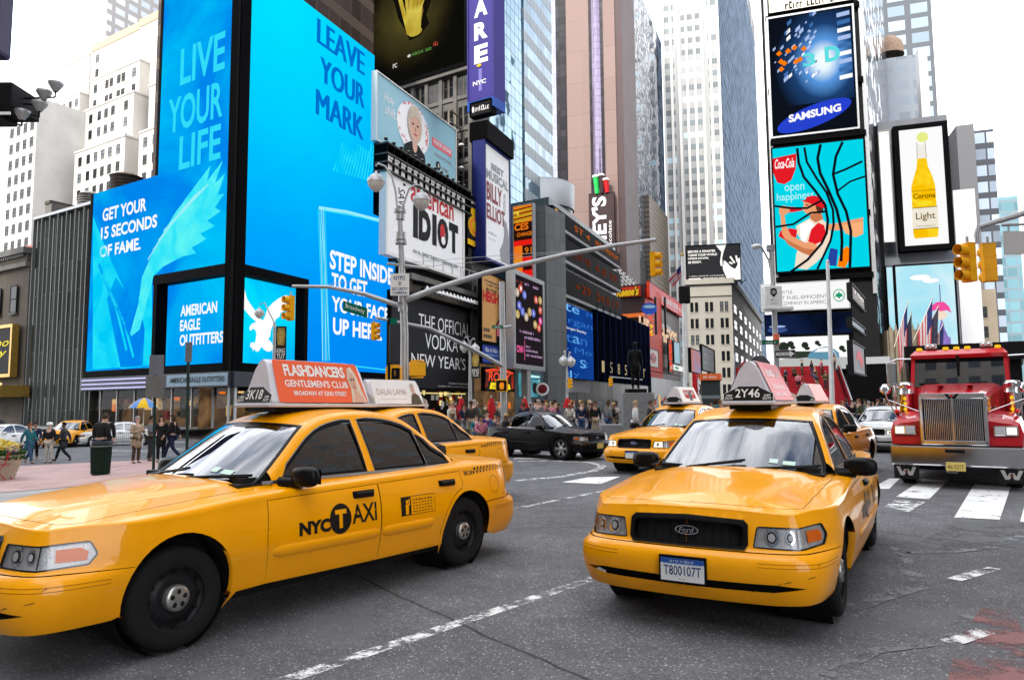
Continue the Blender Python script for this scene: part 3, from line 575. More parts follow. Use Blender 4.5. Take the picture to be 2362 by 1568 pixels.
def tank(label,xc,yt,yb,hw,Y,mw):
 c=at(xc,yb,Y);r=hw/FPX*Y;h=(yb-yt)/FPX*Y;o=thing("water_tank",label,"water tank",(c.x,c.y,c.z),0,"rooftop water tanks")
 b=MB();b.lathe([(r,0),(r*1.0,h*.8)],mw,24);
 for k in range(6):b.lathe([(r+.05,h*.1+k*h*.12),(r+.05,h*.1+k*h*.12+.08)],k_ink,24)
 b.build("barrel",o);b=MB();b.lathe([(r*1.08,h*.8),(r*.5,h*.95),(.02,h*1.02)],k_roofm if mw is k_wood else k_zinc,24);b.build("roof",o)
 b=MB()
 for k in range(6):a=k*pi/3;b.cyl((r*.8*math.cos(a),r*.8*math.sin(a),-16),(r*.8*math.cos(a),r*.8*math.sin(a),.05),.15,k_ink,6)
 b.build("stand",o)
tank("dark round wooden water tank in front of the white hotel",290,395,460,34,66,k_wood);tank("small grey zinc water tank with flat cone roof beside the blue screen",207,440,490,26,64,k_zinc)
def micro(b,F,u0,v0,u1,v1,m,l,seed=1):
 """print too small to read in the photograph: a row of letter-sized strokes"""
 R=random.Random(seed+int(u0*97+v0*371));h=v1-v0;u=u0;step=h*F.h/F.w
 while u<u1-step*.3:
  w=step*R.uniform(.35,.6)
  if R.random()<.16:u+=w;continue
  a,c=(v0,v1)if R.random()<.35 else(v0,v0+h*.72)
  b.quad(F,u,a,min(u1,u+w*.35),c,m,l)
  if R.random()<.7:b.quad(F,u,a+(c-a)*.75,min(u1,u+w*.8),c,m,l)
  if R.random()<.5:b.quad(F,u,a,min(u1,u+w*.8),a+(c-a)*.22,m,l)
  u+=w
def box_building(name,label,cat,pl,t0,t1,z1,dep,mat,extra=None,pname='wall'):
 r=thing(name,label,cat,pl.pt((t0+t1)/2,0));b=MB();b.slab(pl,t0,0,t1,z1,dep,mat);bw(b,pname,r)
 if extra:extra(r)
 return r
k_bronze=CURTAIN("bronze_glass",2.0,3.6,(.05,.035,.028),(.10,.07,.05),fw=.12,fh=1.2,rough=.3,var=.5,spec=.15)
pl=PB.off(-9);ta=pl.hit(640,60)[0];tb=pl.hit(862,60)[0]
box_building("bronze_tower","brown glass tower rising behind the blue screens","tower",pl,ta,tb,50,16,k_bronze)
PP=at_plane(PA,970,300,88);ta=PP.hit(862,350)[0];tb=PP.hit(1086,300)[0];zst=PP.hit(1000,168)[1]
def ex(r):
 b=MB();b.slab(PP,ta-.3,zst-1.2,tb+.2,zst-.4,.8,k_stone2,out=.6)
 for k in range(8):t=ta+(tb-ta)*k/7;b.slab(PP,t-.25,2,t+.25,zst-1.2,.4,k_stone2,out=.25)
 for k in range(9):b.slab(PP,ta,zst-4.5-4*k,tb,zst-4.0-4*k,.3,k_stone2,out=.15)
 bw(b,"trim",r)
 w=(tb-ta)/7
 wins(r,[(PP,ta+w*i+w*.15+(w*.38 if q else 0),zst-3.9-4*j,w*.31,2.5)for j in range(7)for i in range(7)for q in(0,1)],(g_win,g_win,g_win2),k_stone)
box_building("stone_office_building","grey stone office building with paired windows under the dark poster","building",PP,ta,tb,zst-.4,4,k_stone2,ex)
e_gold=EM("poster_gold",(.55,.38,.03),.8,col2=(.9,.75,.12),scale=.4);e_olive=EMG("poster_olive",tuple(PP.pt((PP.hit(853,200)[0]+PP.hit(1078,100)[0])/2-1,PP.hit(970,40)[1])),9,[(0,(.16,.12,.02)),(.4,(.06,.05,.014)),(.85,(.012,.010,.004)),(1,(.004,.004,.003))],1,.9,.25);e_brn=EM("poster_brown",(.25,.10,.02),.7,col2=(.5,.3,.05),scale=.5)
e_gw=EM("poster_bulb",(.75,.8,.45),.9);e_gn=EM("poster_green",(.15,.5,.1),.8);e_rd=EM("poster_red",(.6,.1,.05),.8);e_wt=EM("poster_white",(.7,.7,.65),.9)
def dGame(b,F,l):
 b.poly(F,[(.25,.98),(.78,.98),(.72,.80),(.70,.66),(.63,.50),(.66,.42),(.56,.34),(.46,.33),(.42,.42),(.34,.56),(.30,.70),(.24,.84)],EM("poster_shadow",(.006,.005,.003),1),l)
 b.poly(F,[(.38,.86),(.50,.90),(.60,.84),(.58,.70),(.60,.55),(.57,.42),(.52,.355),(.47,.39),(.46,.5),(.42,.66)],e_brn,l*2)
 for u,v,w in((.34,.80,.6),(.41,.90,.5),(.48,.95,.7),(.55,.93,.5),(.61,.86,.5),(.66,.76,.3)):b.line(F,[(u,v),(.49+(u-.5)*.55,.58),(.51+(u-.5)*.35,.39)],w,e_gold,l*3)
 b.ell(F,.52,.385,.07,.035,e_gold,l*3.5);b.ell(F,.32,.80,.065,.05,e_gw,l*4)
 b.text(F,"PC",.285,.135,.33,.175,e_wt,l,bold=.03);b.text(F,"XBOX 360",.48,.19,.68,.215,e_gn,l);b.ell(F,.455,.20,.018,.013,e_wt,l);micro(b,F,.70,.21,.78,.25,e_rd,l)
sign("poster_billboard","huge dark billboard with a glowing golden fan shape above the stone building","billboard",PP,(PP.hit(853,200)[0],PP.hit(1000,172)[1],PP.hit(1078,100)[0],PP.hit(1000,-95)[1]),dGame,e_olive,k_black,1.2,.5,.6)
e_pur=M("banner_purple",(.045,.035,.20),.6,0,.1,.3);e_pur2=M("banner_lilac",(.16,.15,.40),.5,0,.1,.3);PV=at_plane(PA,1117,150,74);vb=PV.rect(1084,-140,1139,222)
def dAre(b,F,l):
 for s,y0,y1 in(("A",-2,40),("R",51,93),("E",103,147)):
  za=PV.hit(1117,y1)[1];zb_=PV.hit(1117,y0)[1];H=vb[3]-vb[1];b.text(F,s,.24,(za-vb[1])/H,.82,(zb_-vb[1])/H-.005,k_white,l,bold=.05)
 H=vb[3]-vb[1];za=PV.hit(1117,196)[1];zb_=PV.hit(1117,186)[1];b.text(F,"NYC",.18,(za-vb[1])/H,.74,(zb_-vb[1])/H,k_offw,l,bold=.03);b.quad(F,.42,.045,.56,(PV.hit(1117,160)[1]-vb[1])/H,e_pur2,l*.5)
 b.ell(F,.45,(PV.hit(1117,152)[1]-vb[1])/H,.1,.008,k_yel,l*2)
r=sign("vertical_banner_sign","tall purple vertical sign with big white letters ending in ARE and NYC","sign",PV,vb,dAre,e_pur,e_pur,2.4,.15,.3)
b=MB();t0,z0,t1,z1=vb;ps=Plane(PV.pt(t1+.17,0,.4),d=PB.d);F=Frame(ps.pt(.05,z0,.0),ps.d,(0,0,1),2.2,z1-z0);b.quad(F,0,0,1,1,e_pur2);b.slab(PV,t0-.15,z0-1.2,t1+.15,z0-.16,2.4,M("banner_blue",(.02,.08,.35),.5),out=.4);bw(b,"side_panel",r)
sign("small_dark_sign","small black sign hanging below the purple banner","sign",PV,PV.rect(1092,245,1138,262),lambda b,F,l:(b.ell(F,.12,.5,.06,.25,k_offw,l),micro(b,F,.24,.3,.9,.7,k_offw,l)),k_ink,k_black,1.0,.1,.5)
PL=PB.off(-1.0);k_lat=M("lattice_steel",(.22,.20,.16),.6,.3,.3,2);sc_=thing("sign_scaffold","steel lattice scaffold carrying floodlights between billboards","scaffold",PL.pt(PL.hit(1080,500)[0],0));b=MB()
t0,z0,t1,z1=PL.rect(1040,255,1112,640)
for k in range(6):t=t0+(t1-t0)*k/5;b.slab(PL,t-.08,0,t+.08,z1,.16,k_lat,out=-.2)
for k in range(14):z=z0+(z1-z0)*k/13;b.slab(PL,t0,z,t1,z+.12,.2,k_lat,out=0)
for k in range(12):z=z0+(z1-z0)*k/13;b.tube([PL.pt(t0+(t1-t0)*(k%5)/5,z,-.1),PL.pt(t0+(t1-t0)*(k%5+1)/5,z+(z1-z0)/13,-.1)],.05,k_lat,5)
b.slab(PL,t0,0,t1,z1-2,3,k_dark,out=-1.2);bw(b,"lattice",sc_)
k_lampw=M("lamp_shade_white",(.75,.75,.73),.35);b=MB()
for k in range(11):z=z0+(z1-z0)*(.12+.075*k);b.lathe([(.02,0),(.34,-.2),(.36,-.34)],k_lampw,10,PL.pt(t0+(t1-t0)*(.2 if k%2 else.62),z+.35,.5))
bw(b,"floodlight",sc_)
P1=PB.off(.6);nb=(P1 .hit(868,200)[0],0,P1 .hit(1050,350)[0],0);zt_=P1 .hit(868,166)[1];zb_=P1 .hit(868,322)[1]
k_sky=M("poster_sky_blue",(.25,.45,.52),.5,0,.12,.08);k_pink=M("poster_pink_red",(.75,.14,.18),.5);k_skin=M("poster_skin",(.62,.38,.28),.6,0,.1,.6);k_hair=M("poster_blond",(.52,.45,.36),.6,0,.2,1)
def face(b,F,cu,cv,s,l,hair=k_hair,skin=k_skin,lip=None,top=None):
 """a plain printed portrait: hair, face, neck, shoulders"""
 A=F.h/F.w
 def e(u,v,ru,rv,m,k):b.ell(F,cu+u*s*A,cv+v*s,ru*s*A,rv*s,m,l+k*.012)
 b.poly(F,[(cu+x*s*A,cv+y*s)for x,y in((-.62,-1.15),(.62,-1.15),(.52,-.62),(.2,-.45),(-.2,-.45),(-.5,-.62))],top or k_ink,l)
 e(0,-.42,.13,.28,skin,1);e(0,.06,.36,.5,hair,2);e(.01,-.03,.27,.38,skin,3)
 e(-.11,.04,.055,.028,k_ink,4);e(.12,.04,.055,.028,k_ink,4);e(0,-.09,.035,.07,M("poster_shade",(.42,.22,.15),.6),4);e(.01,-.22,.10,.03,lip or M("poster_lip",(.5,.09,.09),.6),4)
 b.poly(F,[(cu+x*s*A,cv+y*s)for x,y in((-.3,.12),(-.22,.40),(.1,.5),(.32,.3),(.28,.12),(.12,.27),(-.12,.22))],hair,l+.06)
def dNurse(b,F,l):
 b.ell(F,.42,.52,.20,.40,k_white,l);random.seed(5)
 for k in range(26):a=random.uniform(0,2*pi);b.ell(F,.42+.17*math.cos(a)+random.uniform(-.015,.015),.55+.36*math.sin(a),.008,.02,k_pink,l*2,8,random.uniform(0,3))
 face(b,F,.43,.56,.60,l*3);b.text(F,"Holy",.08,.62,.19,.78,k_white,l,shear=.2);b.text(F,"shift.",.09,.47,.215,.62,k_white,l,shear=.2)
 b.quad(F,.66,.46,.94,.60,k_pink,l);b.text(F,"NURSE JACKIE",.68,.485,.925,.575,k_white,l*2,bold=.02);b.text(F,"MONDAYS 10PM",.70,.31,.93,.37,k_grey,l,bold=.01);b.ell(F,.745,.17,.032,.075,k_ink,l);b.text(F,"S",.735,.14,.757,.2,k_white,l*2,bold=.03);b.text(F,"WTIME",.785,.13,.89,.2,k_grey,l,bold=.02)
nurse=sign("curved_billboard","pale blue billboard with a short haired woman's portrait and a pink title strip","billboard",P1,(nb[0],zb_,nb[2],zt_),dNurse,k_sky,k_offw,.6,.12,.0)
P2=PB.off(.2);cw=thing("billboard_catwalk","dark steel catwalk with floodlights under the pale blue billboard","catwalk",P2 .pt(nb[0],zb_-2));b=MB();dzc=3.0
for k in range(16):t=nb[0]+.4+(nb[2]-nb[0]+1.4)*k/15;b.slab(P2,t,zb_-dzc,t+.12,zb_-.2,1.5,k_black,out=1.4)
for z in(zb_-.4,zb_-1.4,zb_-2.2,zb_-dzc):b.slab(P2,nb[0]+.3,z,nb[2]+2,z+.15,1.6,M("catwalk_steel",(.07,.065,.06),.6,.2,.4,2),out=1.5)
for k in range(13):t=nb[0]+(nb[2]-nb[0])*k/12;b.box(P2 .pt(t,zb_-.15,1.5),(.3,.3,.2),k_ink);b.box(P2 .pt(t,zb_-.02,1.5),(.2,.2,.06),k_lampw)
b.slab(P2,nb[0]-1.5,0,nb[2]+3,zb_+8,9,k_dark,out=-1.3);bw(b,"frame",cw)
P3=PB.off(1.4);ab=P3 .rect(905,380,1068,640);zt3=P3 .hit(890,362)[1];zb3=P3 .hit(1068,640)[1]
ab=(P3 .hit(893,500)[0],zb3,P3 .hit(1066,500)[0],zt3)
def uv3(px,py):t,z=P3 .hit(px,py);return(t-ab[0])/(ab[2]-ab[0]),(z-ab[1])/(ab[3]-ab[1])
def dIdiot(b,F,l):
 b.text(F,"american",.27,.66,.86,.90,k_red,l,bold=.02)
 b.text(F,"I",.30,.26,.36,.63,k_ink,l,bold=.06);b.text(F,"D",.37,.26,.53,.63,k_ink,l,bold=.07);b.text(F,"I",.55,.26,.61,.63,k_ink,l,bold=.06);b.text(F,"O",.62,.26,.78,.63,k_ink,l,bold=.07);b.text(F,"T",.79,.26,.93,.63,k_ink,l,bold=.07)
 b.ell(F,.69,.46,.035,.10,k_red,l*2);b.ell(F,.70,.36,.03,.05,k_white,l*2.5)
 b.text(F,"the St. James Theatre - Telecharge.com",.30,.07,.92,.13,k_ink,l);b.text(F,"SAVE'S",.12,.42,.20,.74,k_ink,l,rot=-90);b.ell(F,.17,.86,.03,.025,k_ink,l,5);b.ell(F,.19,.80,.02,.015,k_ink,l,5)
sign("theatre_billboard","white theatre billboard with red and black letters under the catwalk","billboard",P3,ab,dIdiot,k_white,k_offw,.8,.35)
lr=thing("sign_lamp_rail","row of small white gooseneck lamps lighting the black vodka billboard","lamps",P3 .pt(ab[0],ab[1]-2));b=MB();P4=PB.off(.8);l0=P4 .hit(950,640);zl=P4 .hit(952,668)[1];t1=P4 .hit(1112,700)[0]
b.slab(P4,l0[0],zl-.1,t1,zl+.1,.2,k_black,out=1.2);b.slab(P4,l0[0],zl+.6,t1,zl+1.6,.8,k_black,out=.4);b.slab(P4,l0[0]-2,zl-.5,t1,zl+2.6,.6,k_dark,out=-.3)
for k in range(20):t=l0[0]+(t1-l0[0])*(k+.5)/20;b.tube([P4 .pt(t,zl+.9,.4),P4 .pt(t,zl+.7,1.2),P4 .pt(t,zl+.25,1.5)],.05,k_ink,5);b.lathe([(.05,.3),(.12,.2),(.30,-.15)],k_lampw,9,P4 .pt(t,zl,1.5))
for k in range(9):t=l0[0]+(t1-l0[0])*k/8;b.slab(P4,t,zl+2.4,t+.06,zl+3.6,.06,k_steel,out=1.3)
b.slab(P4,l0[0],zl+3.5,t1,zl+3.58,.06,k_steel,out=1.3);bw(b,"lamp_row",lr)
P5=PB.off(.3);vb5=(P5 .hit(900,800)[0],P5 .hit(1000,896)[1],P5 .hit(1110,800)[0],P5 .hit(960,688)[1])
def uv5(px,py):t,z=P5 .hit(px,py);return(t-vb5[0])/(vb5[2]-vb5[0]),(z-vb5[1])/(vb5[3]-vb5[1])
def dVodka(b,F,l):
 for s,x0,x1,yl,hh in(("THE OFFICIAL",965,1083,(722,757),0),("VODKA OF",980,1085,(768,803),0),("NEW YEAR'S EVE",948,1108,(812,843),0)):
  a=uv5(x0,yl[0]);c=uv5(x0,yl[1]);d=uv5(x1,800);b.text(F,s,a[0],c[1],d[0],a[1],k_white,l)
 b.text(F,"CELEBRATE RESPONSIBLY",.58,.06,.84,.08,k_offw,l);micro(b,F,.46,.025,.97,.04,k_offw,l)
sign("vodka_billboard","black billboard with thin white capitals about the vodka of new year's eve","billboard",P5,vb5,dVodka,M("billboard_black",(.009,.0095,.012),.5,0,.2,.3),k_black,1.0,.2)
co=thing("stone_cornice","weathered stone cornice ledge above the black billboard","cornice",P5 .pt(vb5[0],vb5[3]));b=MB();b.slab(P5,vb5[0]+2,vb5[3]+.3,vb5[2]+.4,vb5[3]+1.5,2,k_stone,out=.6);b.slab(P5,vb5[0]+2,vb5[3]+1.5,vb5[2]+.8,vb5[3]+2.1,2.6,k_stone2,out=1.1);bw(b,"ledge",co)
sh=thing("souvenir_shop","brightly lit souvenir shop full of goods under the black billboard","shop",P5 .pt(vb5[0],0));b=MB();b.slab(P5,vb5[0]+3,.05,vb5[2]+1,vb5[1]-.2,.4,k_int,out=-3);random.seed(21)
for k in range(120):t=random.uniform(vb5[0]+4,vb5[2]);z=random.uniform(.3,3.4);b.box(P5 .pt(t,z,random.uniform(-2.4,-.4)),(.3,.3,random.uniform(.3,.6)),random.choice((k_red,k_white,k_yel,e_shop,k_ink,k_stone,EM("shop_yellow",(1,.8,.3),.9))))
for k in range(16):b.box(P5 .pt(vb5[0]+4+(vb5[2]-vb5[0]-4)*k/16,vb5[1]-.45,-1),(.6,.25,.12),EM("shop_yellow",(1,.8,.3),.9))
bw(b,"goods",sh);b=MB();b.slab(P5,vb5[0],0,vb5[2]+1,30,4,k_dark,out=-3.5);bw(b,"wall",sh)
P6=PB.off(1.2);qb=(P6 .hit(1076,500)[0],P6 .hit(1098,572)[1],P6 .hit(1119,500)[0],P6 .hit(1098,462)[1])
def dQ(b,F,l):
 b.text(F,"venue",.02,.62,.92,.80,k_yel,l,bold=.05);b.ell(F,.40,.42,.33,.21,k_yel,l);b.ell(F,.40,.42,.27,.175,M("orange_ink",(.75,.22,.02),.5),l*2);b.ell(F,.40,.43,.16,.11,k_yel,l*3);b.poly(F,[(.42,.33),(.6,.33),(.66,.14),(.5,.2)],k_yel,l*3.5)
 b.quad(F,0,0,1,.12,k_yel,l);micro(b,F,.05,.88,.95,.93,k_white,l)
sign("musical_poster","black poster with an orange letter Q and yellow lettering","poster",P6,qb,dQ,k_ink,k_black,.5,.08)
P7=PB.off(2.4);eb=(P7 .hit(1119,500)[0],P7 .hit(1150,606)[1],P7 .hit(1174,500)[0],P7 .hit(1119,330)[1]);k_navy=M("navy_side",(.010,.018,.13),.45,0,.15,.5)
def dBilly(b,F,l):
 b.text(F,"BEST",.24,.80,.76,.865,k_grey,l,bold=.05);b.text(F,"MUSICAL",.04,.70,.96,.785,k_grey,l,bold=.04);m_=M("dark_red_ink",(.25,.06,.07),.6)
 b.text(F,"BILLY",.05,.51,.68,.675,m_,l,bold=.03);b.text(F,"ELLIOT",.05,.345,.80,.485,m_,l,bold=.03);b.text(F,"THE MUSICAL",.74,.48,.84,.66,k_grey,l,rot=-90)
 b.poly(F,[(.72,.42),(.86,.40),(.97,.28),(.97,.02),(.62,.02),(.58,.12),(.72,.2),(.78,.3)],M("poster_grey_figure",(.28,.28,.30),.6),l);micro(b,F,.1,.22,.45,.24,k_grey,l);micro(b,F,.1,.17,.4,.185,k_grey,l)
r=sign("tall_musical_sign","tall white vertical theatre sign with navy blue sides and black cap","sign",P7,eb,dBilly,k_white,k_navy,1.6,.30);b=MB();b.slab(P7,eb[0]-.3,eb[3]+.3,eb[2]+.5,eb[3]+2.6,2.4,k_black,out=.5);bw(b,"cap",r)
k_gA=CURTAIN("blue_grid_glass",1.7,1.9,(.13,.25,.33),(.03,.05,.07),fw=.12,fh=.12,rough=.05,var=.2,spec=.3,metal=.55,tilt=.03,wav=.10);k_gB=CURTAIN("banded_glass",1.7,4.0,(.12,.22,.29),(.05,.08,.11),fw=.1,fh=.1,rough=.06,var=.3,spec=.3,spandrel=(.40,.45,.47),sp=.5,metal=.4,tilt=.03,wav=.08)
P8=PB.off(-7);ta,tm,tb=P8 .hit(1084,200)[0],P8 .hit(1206,200)[0],P8 .hit(1270,200)[0]
r=box_building("banded_glass_tower","blue glass tower with pale horizontal bands on its right half","tower",P8,ta,tb,84,26,k_gA);b=MB();b.slab(P8,tm,30,tb+.1,83.8,.4,k_gB,out=.25);bw(b,"banded_facade",r)
k_drum=CURTAIN("drum_cladding",1.8,3.4,(.115,.125,.125),(.05,.05,.05),fw=.07,fh=.07,rough=.35,var=.12,spec=.5,tilt=0);k_drumw=M("drum_white",(.45,.47,.48),.45,.3,.05)
Yd=124;cdr=at(1245,500,Yd+8);rd=abs(at(1321,500,Yd+8).x-cdr.x);zd=at(1250,470,Yd+8-rd).z;zd2=at(1250,412,Yd+8-rd).z
r=thing("drum_base","curved grey drum with white rim at the foot of the banded glass tower","building",(cdr.x,cdr.y,0));b=MB();b.lathe([(rd,18),(rd,zd)],k_drum,48,smooth=False);b.build("wall",r);b=MB();b.lathe([(rd*1.04,zd),(rd*1.06,zd2),(rd*.9,zd2+.3),(0.01,zd2+.3)],k_drumw,48);b.lathe([(rd,zd2-2),(rd,zd2+.3)],k_drumw,48);b.build("rim",r)
P9=PB.off(0.0);tq0=P9 .hit(1267,600)[0];tq1=P9 .hit(1421,700)[0];tq2=P9 .hit(1489,830)[0];k_gC=CURTAIN("grey_green_glass",2.4,3.4,(.07,.095,.105),(.14,.17,.18),fw=.12,fh=.12,rough=.3,var=.3,spec=.15);zt9=P9 .hit(1267,470)[1]
pls=Plane(P9 .pt(tq0,0),d=PA.d)
r9=thing("ticker_building","office building with stacked black ticker bands and a blue screen at its foot","building",P9 .pt(tq0,0));b=MB();b.prism([tuple(p[:2])for p in(pls.pt(-9,0),P9 .pt(tq0,0),P9 .pt(tq1,0),P9 .pt(tq1,0)-PA.d*9)],0,zt9+1.0,k_gC);b.slab(P9,tq1+.01,0,tq2,P9 .hit(1366,702)[1]-.3,9,k_gC,out=0);bw(b,"wall",r9)
e_amb=EM("ticker_orange",(1,.22,.03),.55);e_amb2=EM("ticker_bright",(1,.42,.08),1.0);e_tdim=EM("ticker_dim",(.45,.07,.015),.4)
def tickband(ya,yb,txt,big=None):
 z1=P9 .hit(1267,ya)[1];z0=P9 .hit(1267,yb)[1];b=MB();b.slab(P9,tq0-1.0,z0,tq1,z1,2.2,k_black,out=1.0);b.slab(pls,-3.2,z0,.5,z1,1.0,k_black,out=1.0)
 F=pframe(P9,tq0,z0,tq1,z1,1.03);random.seed(len(txt))
 b.text(F,txt[0],.24,.3,.46,.7,e_amb if big else e_tdim,.02);b.text(F,txt[1],.55,.3,.95,.7,e_amb if big else e_tdim,.02)
 if big:b.text(F,big,.0,.12,.07,.88,e_amb2,.02,bold=.04)
 else:
  G=pframe(pls,-1.6,z0,.3,z1,1.04);b.text(G,"BI",.2,.25,.8,.75,e_amb2,.02)
 bw(b,"ticker_band",r9);b=MB();b.slab(P9,tq0-.5,z0-.5,tq1,z0,1.6,k_grey,out=.95);bw(b,"ledge",r9)
tickband(479,515,("ST 4","PRESS PREMIUM"),"R");tickband(539,586,("2.91 4.8","6.8 39."));tickband(611,668,("+29","54.0 17"))
b=MB();tb9=P9 .hit(1352,800)[0];zl0=P9 .hit(1300,872)[1];zl1=P9 .hit(1262,690)[1];e_navy=EM("led_navy",(.003,.025,.17),1,col2=(.008,.07,.36),scale=.08);e_l1=EM("led_light",(.16,.5,.95),1.0);e_l2=EM("led_mid",(.03,.16,.55),1.0)
F=pframe(P9,tq0-2.0,zl0,tb9,zl1,1.25);b.slab(P9,tq0-2.0,zl0,tb9,zl1,1.6,k_black,out=1.2);b.quad(F,0,0,1,1,e_navy)
for s,u0,v0,u1,v1,m in(("nte",.05,.90,.62,1.0,e_l1),("M",.82,.91,.98,.98,e_l2),("l",0,.72,.04,.83,e_l1),("organ",.1,.71,.98,.80,e_l2),("Stan",.08,.48,.82,.62,e_l2),("a",.44,.485,.62,.58,e_l1),("ey Mo",.02,.32,.95,.43,e_l2),("gan St",.05,.14,.85,.27,e_l2),("S",.62,.155,.78,.27,e_l1),("nley",.02,.0,.6,.1,e_l2),("l",.36,.0,.40,.1,e_l1)):b.text(F,s,u0,v0,u1,v1,m,.02)
b.text(F,"Morgan Stanley",.24,.645,.80,.69,e_w,.03);bw(b,"led_screen",r9)
e_num=EM("number_light",(.55,.45,.25),.8);b=MB();tw0=P9 .hit(1366,800)[0];zw=P9 .hit(1366,702)[1];zw0=P9 .hit(1366,878)[1];b.slab(P9,tw0,zw0,tq2,zw,1.2,M("dark_blue_screen_wall",(.005,.006,.014),.8,0,.4,.3,spec=0),out=.9)
for k in range(11):t=tw0+(tq2-tw0)*k/10;b.slab(P9,t,zw0,t+.12,zw+.1,.3,M("navy_rib",(.012,.022,.08),.8,spec=0),out=1.05)
F=pframe(P9,tw0,zw0,tq2,zw,.93)
for k,ch in enumerate("1585 Br"):b.text(F,ch,.06+.13*k,.12,.10+.13*k,.27,e_num,.02)if ch!=" " else None
bw(b,"dark_wall",r9)
b=MB();k_gD=CURTAIN("shopfront_glass",2.2,6,(.03,.036,.036),(.15,.175,.19),fw=.35,fh=.3,rough=.3,var=.6,spec=.1);b.slab(P9,tq0-8,0,tq2,zl0-.1,.5,k_gD,out=.35);b.slab(P9,tq0-2,zl0-2.2,tb9,zl0-.3,.3,k_grey,out=.5);F=pframe(P9,tq0+1,.2,tb9-1,2.4,.55)
for k in range(9):b.quad(F,k/9,.1,k/9+.08,.9,(e_shop,k_int,k_stone)[k%3],.02)
bw(b,"shopfront",r9)
PO=at_plane(PA,1208,560,103);e_or2=EM("led_orange",(1,.20,.01),.85,col2=(.9,.32,.02),scale=.3);e_red2=EM("led_red",(.9,.015,.01),.85);e_blk=EM("led_black",(.02,.006,.003),1);ob=PO.rect(1184,478,1229,650)
def dOr(b,F,l):
 b.quad(F,0,.55,1,.78,e_blk,l);b.text(F,"CES",.05,.68,.80,.77,e_or2,l*2,bold=.03);b.text(F,"CHANGE",.18,.60,.98,.65,e_or2,l*2,bold=.02);b.quad(F,0,.48,1,.55,e_red2,l);b.quad(F,.46,.33,1,.48,e_blk,l);b.text(F,".91",.5,.37,.95,.45,e_or2,l*2);b.quad(F,.46,.0,1,.33,e_red2,l);b.quad(F,.5,.16,.97,.21,e_blk,l*2)
 for k in range(6):b.line(F,[(0,.80+.03*k),(1,.82+.03*k)],.18,e_blk if k%2 else EM("led_green",(.35,.5,.02),.8),l*2)
 b.text(F,"ing",.02,.88,.32,.94,e_neon,l*3)
sign("lit_orange_sign","tall orange and red lit sign panel left of the ticker bands","sign",PO,ob,dOr,e_or2,k_grey,.8,.15)
b=MB();so_=thing("grey_pier","grey clad pier behind the orange lit sign","building",PO.pt(ob[0],0));b.slab(PO,ob[0]-.3,0,PO.hit(1250,560)[0],PO.hit(1245,470)[1],6,k_drum,out=-1.2);bw(b,"wall",so_)
P10=PB.off(5);nb10=(P10 .hit(1187,750)[0],P10 .hit(1187,838)[1],P10 .hit(1251,750)[0],P10 .hit(1187,632)[1])
cols=[EM("ball_"+n_,c,.8)for n_,c in(("red",(.8,.12,.07)),("blue",(.16,.2,.75)),("gold",(.6,.42,.12)),("pink",(.85,.08,.35)),("pale",(.65,.5,.38)))];e_tot=EM("totem_dark",(.016,.012,.015),1);e_lil=EM("totem_lilac",(.8,.5,.85),.9);e_mag=EM("totem_magenta",(.9,.12,.35),.9)
def dTot(b,F,l):
 for(u,v,c,s)in((.07,.80,4,"J"),(.19,.86,0,"I"),(.32,.80,1,"G"),(.14,.66,1,"K"),(.08,.555,2,"L"),(.25,.60,1,"C"),(.38,.55,4,"E"),(.50,.62,2,"T"),(.64,.62,1,"A"),(.70,.49,2,"M"),(.84,.46,0,"S"),(.90,.55,3,"R"),(.90,.68,0,"P"),(.74,.79,0,"B"),(.90,.80,2,"A")):
  b.ell(F,u,v,.072,.05,cols[c],l*2);b.text(F,s,u-.025,v-.022,u+.025,v+.022,e_w,l*3)
 micro(b,F,.02,.92,.3,.945,e_rd,l);micro(b,F,.34,.92,.5,.95,e_lil,l);micro(b,F,.62,.92,.84,.95,e_lil,l);micro(b,F,.16,.36,.66,.39,e_lil,l);micro(b,F,.3,.30,.92,.33,e_lil,l)
 b.text(F,"CNN",.05,.13,.27,.21,e_mag,l,bold=.04);b.quad(F,.31,.05,.325,.28,e_mag,l);micro(b,F,.36,.2,.52,.225,e_lil,l);micro(b,F,.36,.155,.82,.18,e_lil,l);micro(b,F,.36,.1,.97,.125,e_lil,l)
r=sign("digital_totem","upright black digital screen with coloured letter balls in a thick grey frame","screen",P10,nb10,dTot,e_tot,k_steel,1.0,.55);b=MB();t0,z0,t1,z1=nb10;b.slab(P10,(t0+t1)/2-.6,0,(t0+t1)/2+.6,z0-.5,.8,k_steel,out=-.1);bw(b,"post",r)
P11=PB.off(3.2);hb=(P11 .hit(1110,740)[0],P11 .hit(1140,790)[1],P11 .hit(1163,740)[0],P11 .hit(1110,626)[1]);k_peach=M("peach_paper",(.55,.29,.10),.6,0,.15,.2)
def dHt(b,F,l):
 b.text(F,"IN THE",.2,.74,.65,.79,k_ink,l,bold=.02);b.text(F,"HEIGHTS",.06,.58,.98,.74,k_red,l,bold=.05);micro(b,F,.1,.87,.9,.91,k_stone,l);micro(b,F,.2,.82,.8,.86,k_stone,l)
 b.poly(F,[(.62,.0),(.98,.0),(.98,.28),(.9,.38),(.9,.5),(.82,.58),(.74,.48),(.76,.38),(.6,.28)],k_ink,l*2);b.ell(F,.80,.44,.07,.05,k_skin,l*3);b.poly(F,[(.62,.1),(.9,.12),(.92,.3),(.78,.36),(.62,.26)],k_pink,l*3)
 for k in range(7):b.quad(F,.08+.09*(k%4),.05+.09*(k//4),.15+.09*(k%4),.1+.09*(k//4),k_stone,l)
sign("orange_theatre_poster","peach theatre poster with red title and dark standing figure","poster",P11,hb,dHt,k_peach,k_black,.5,.1)
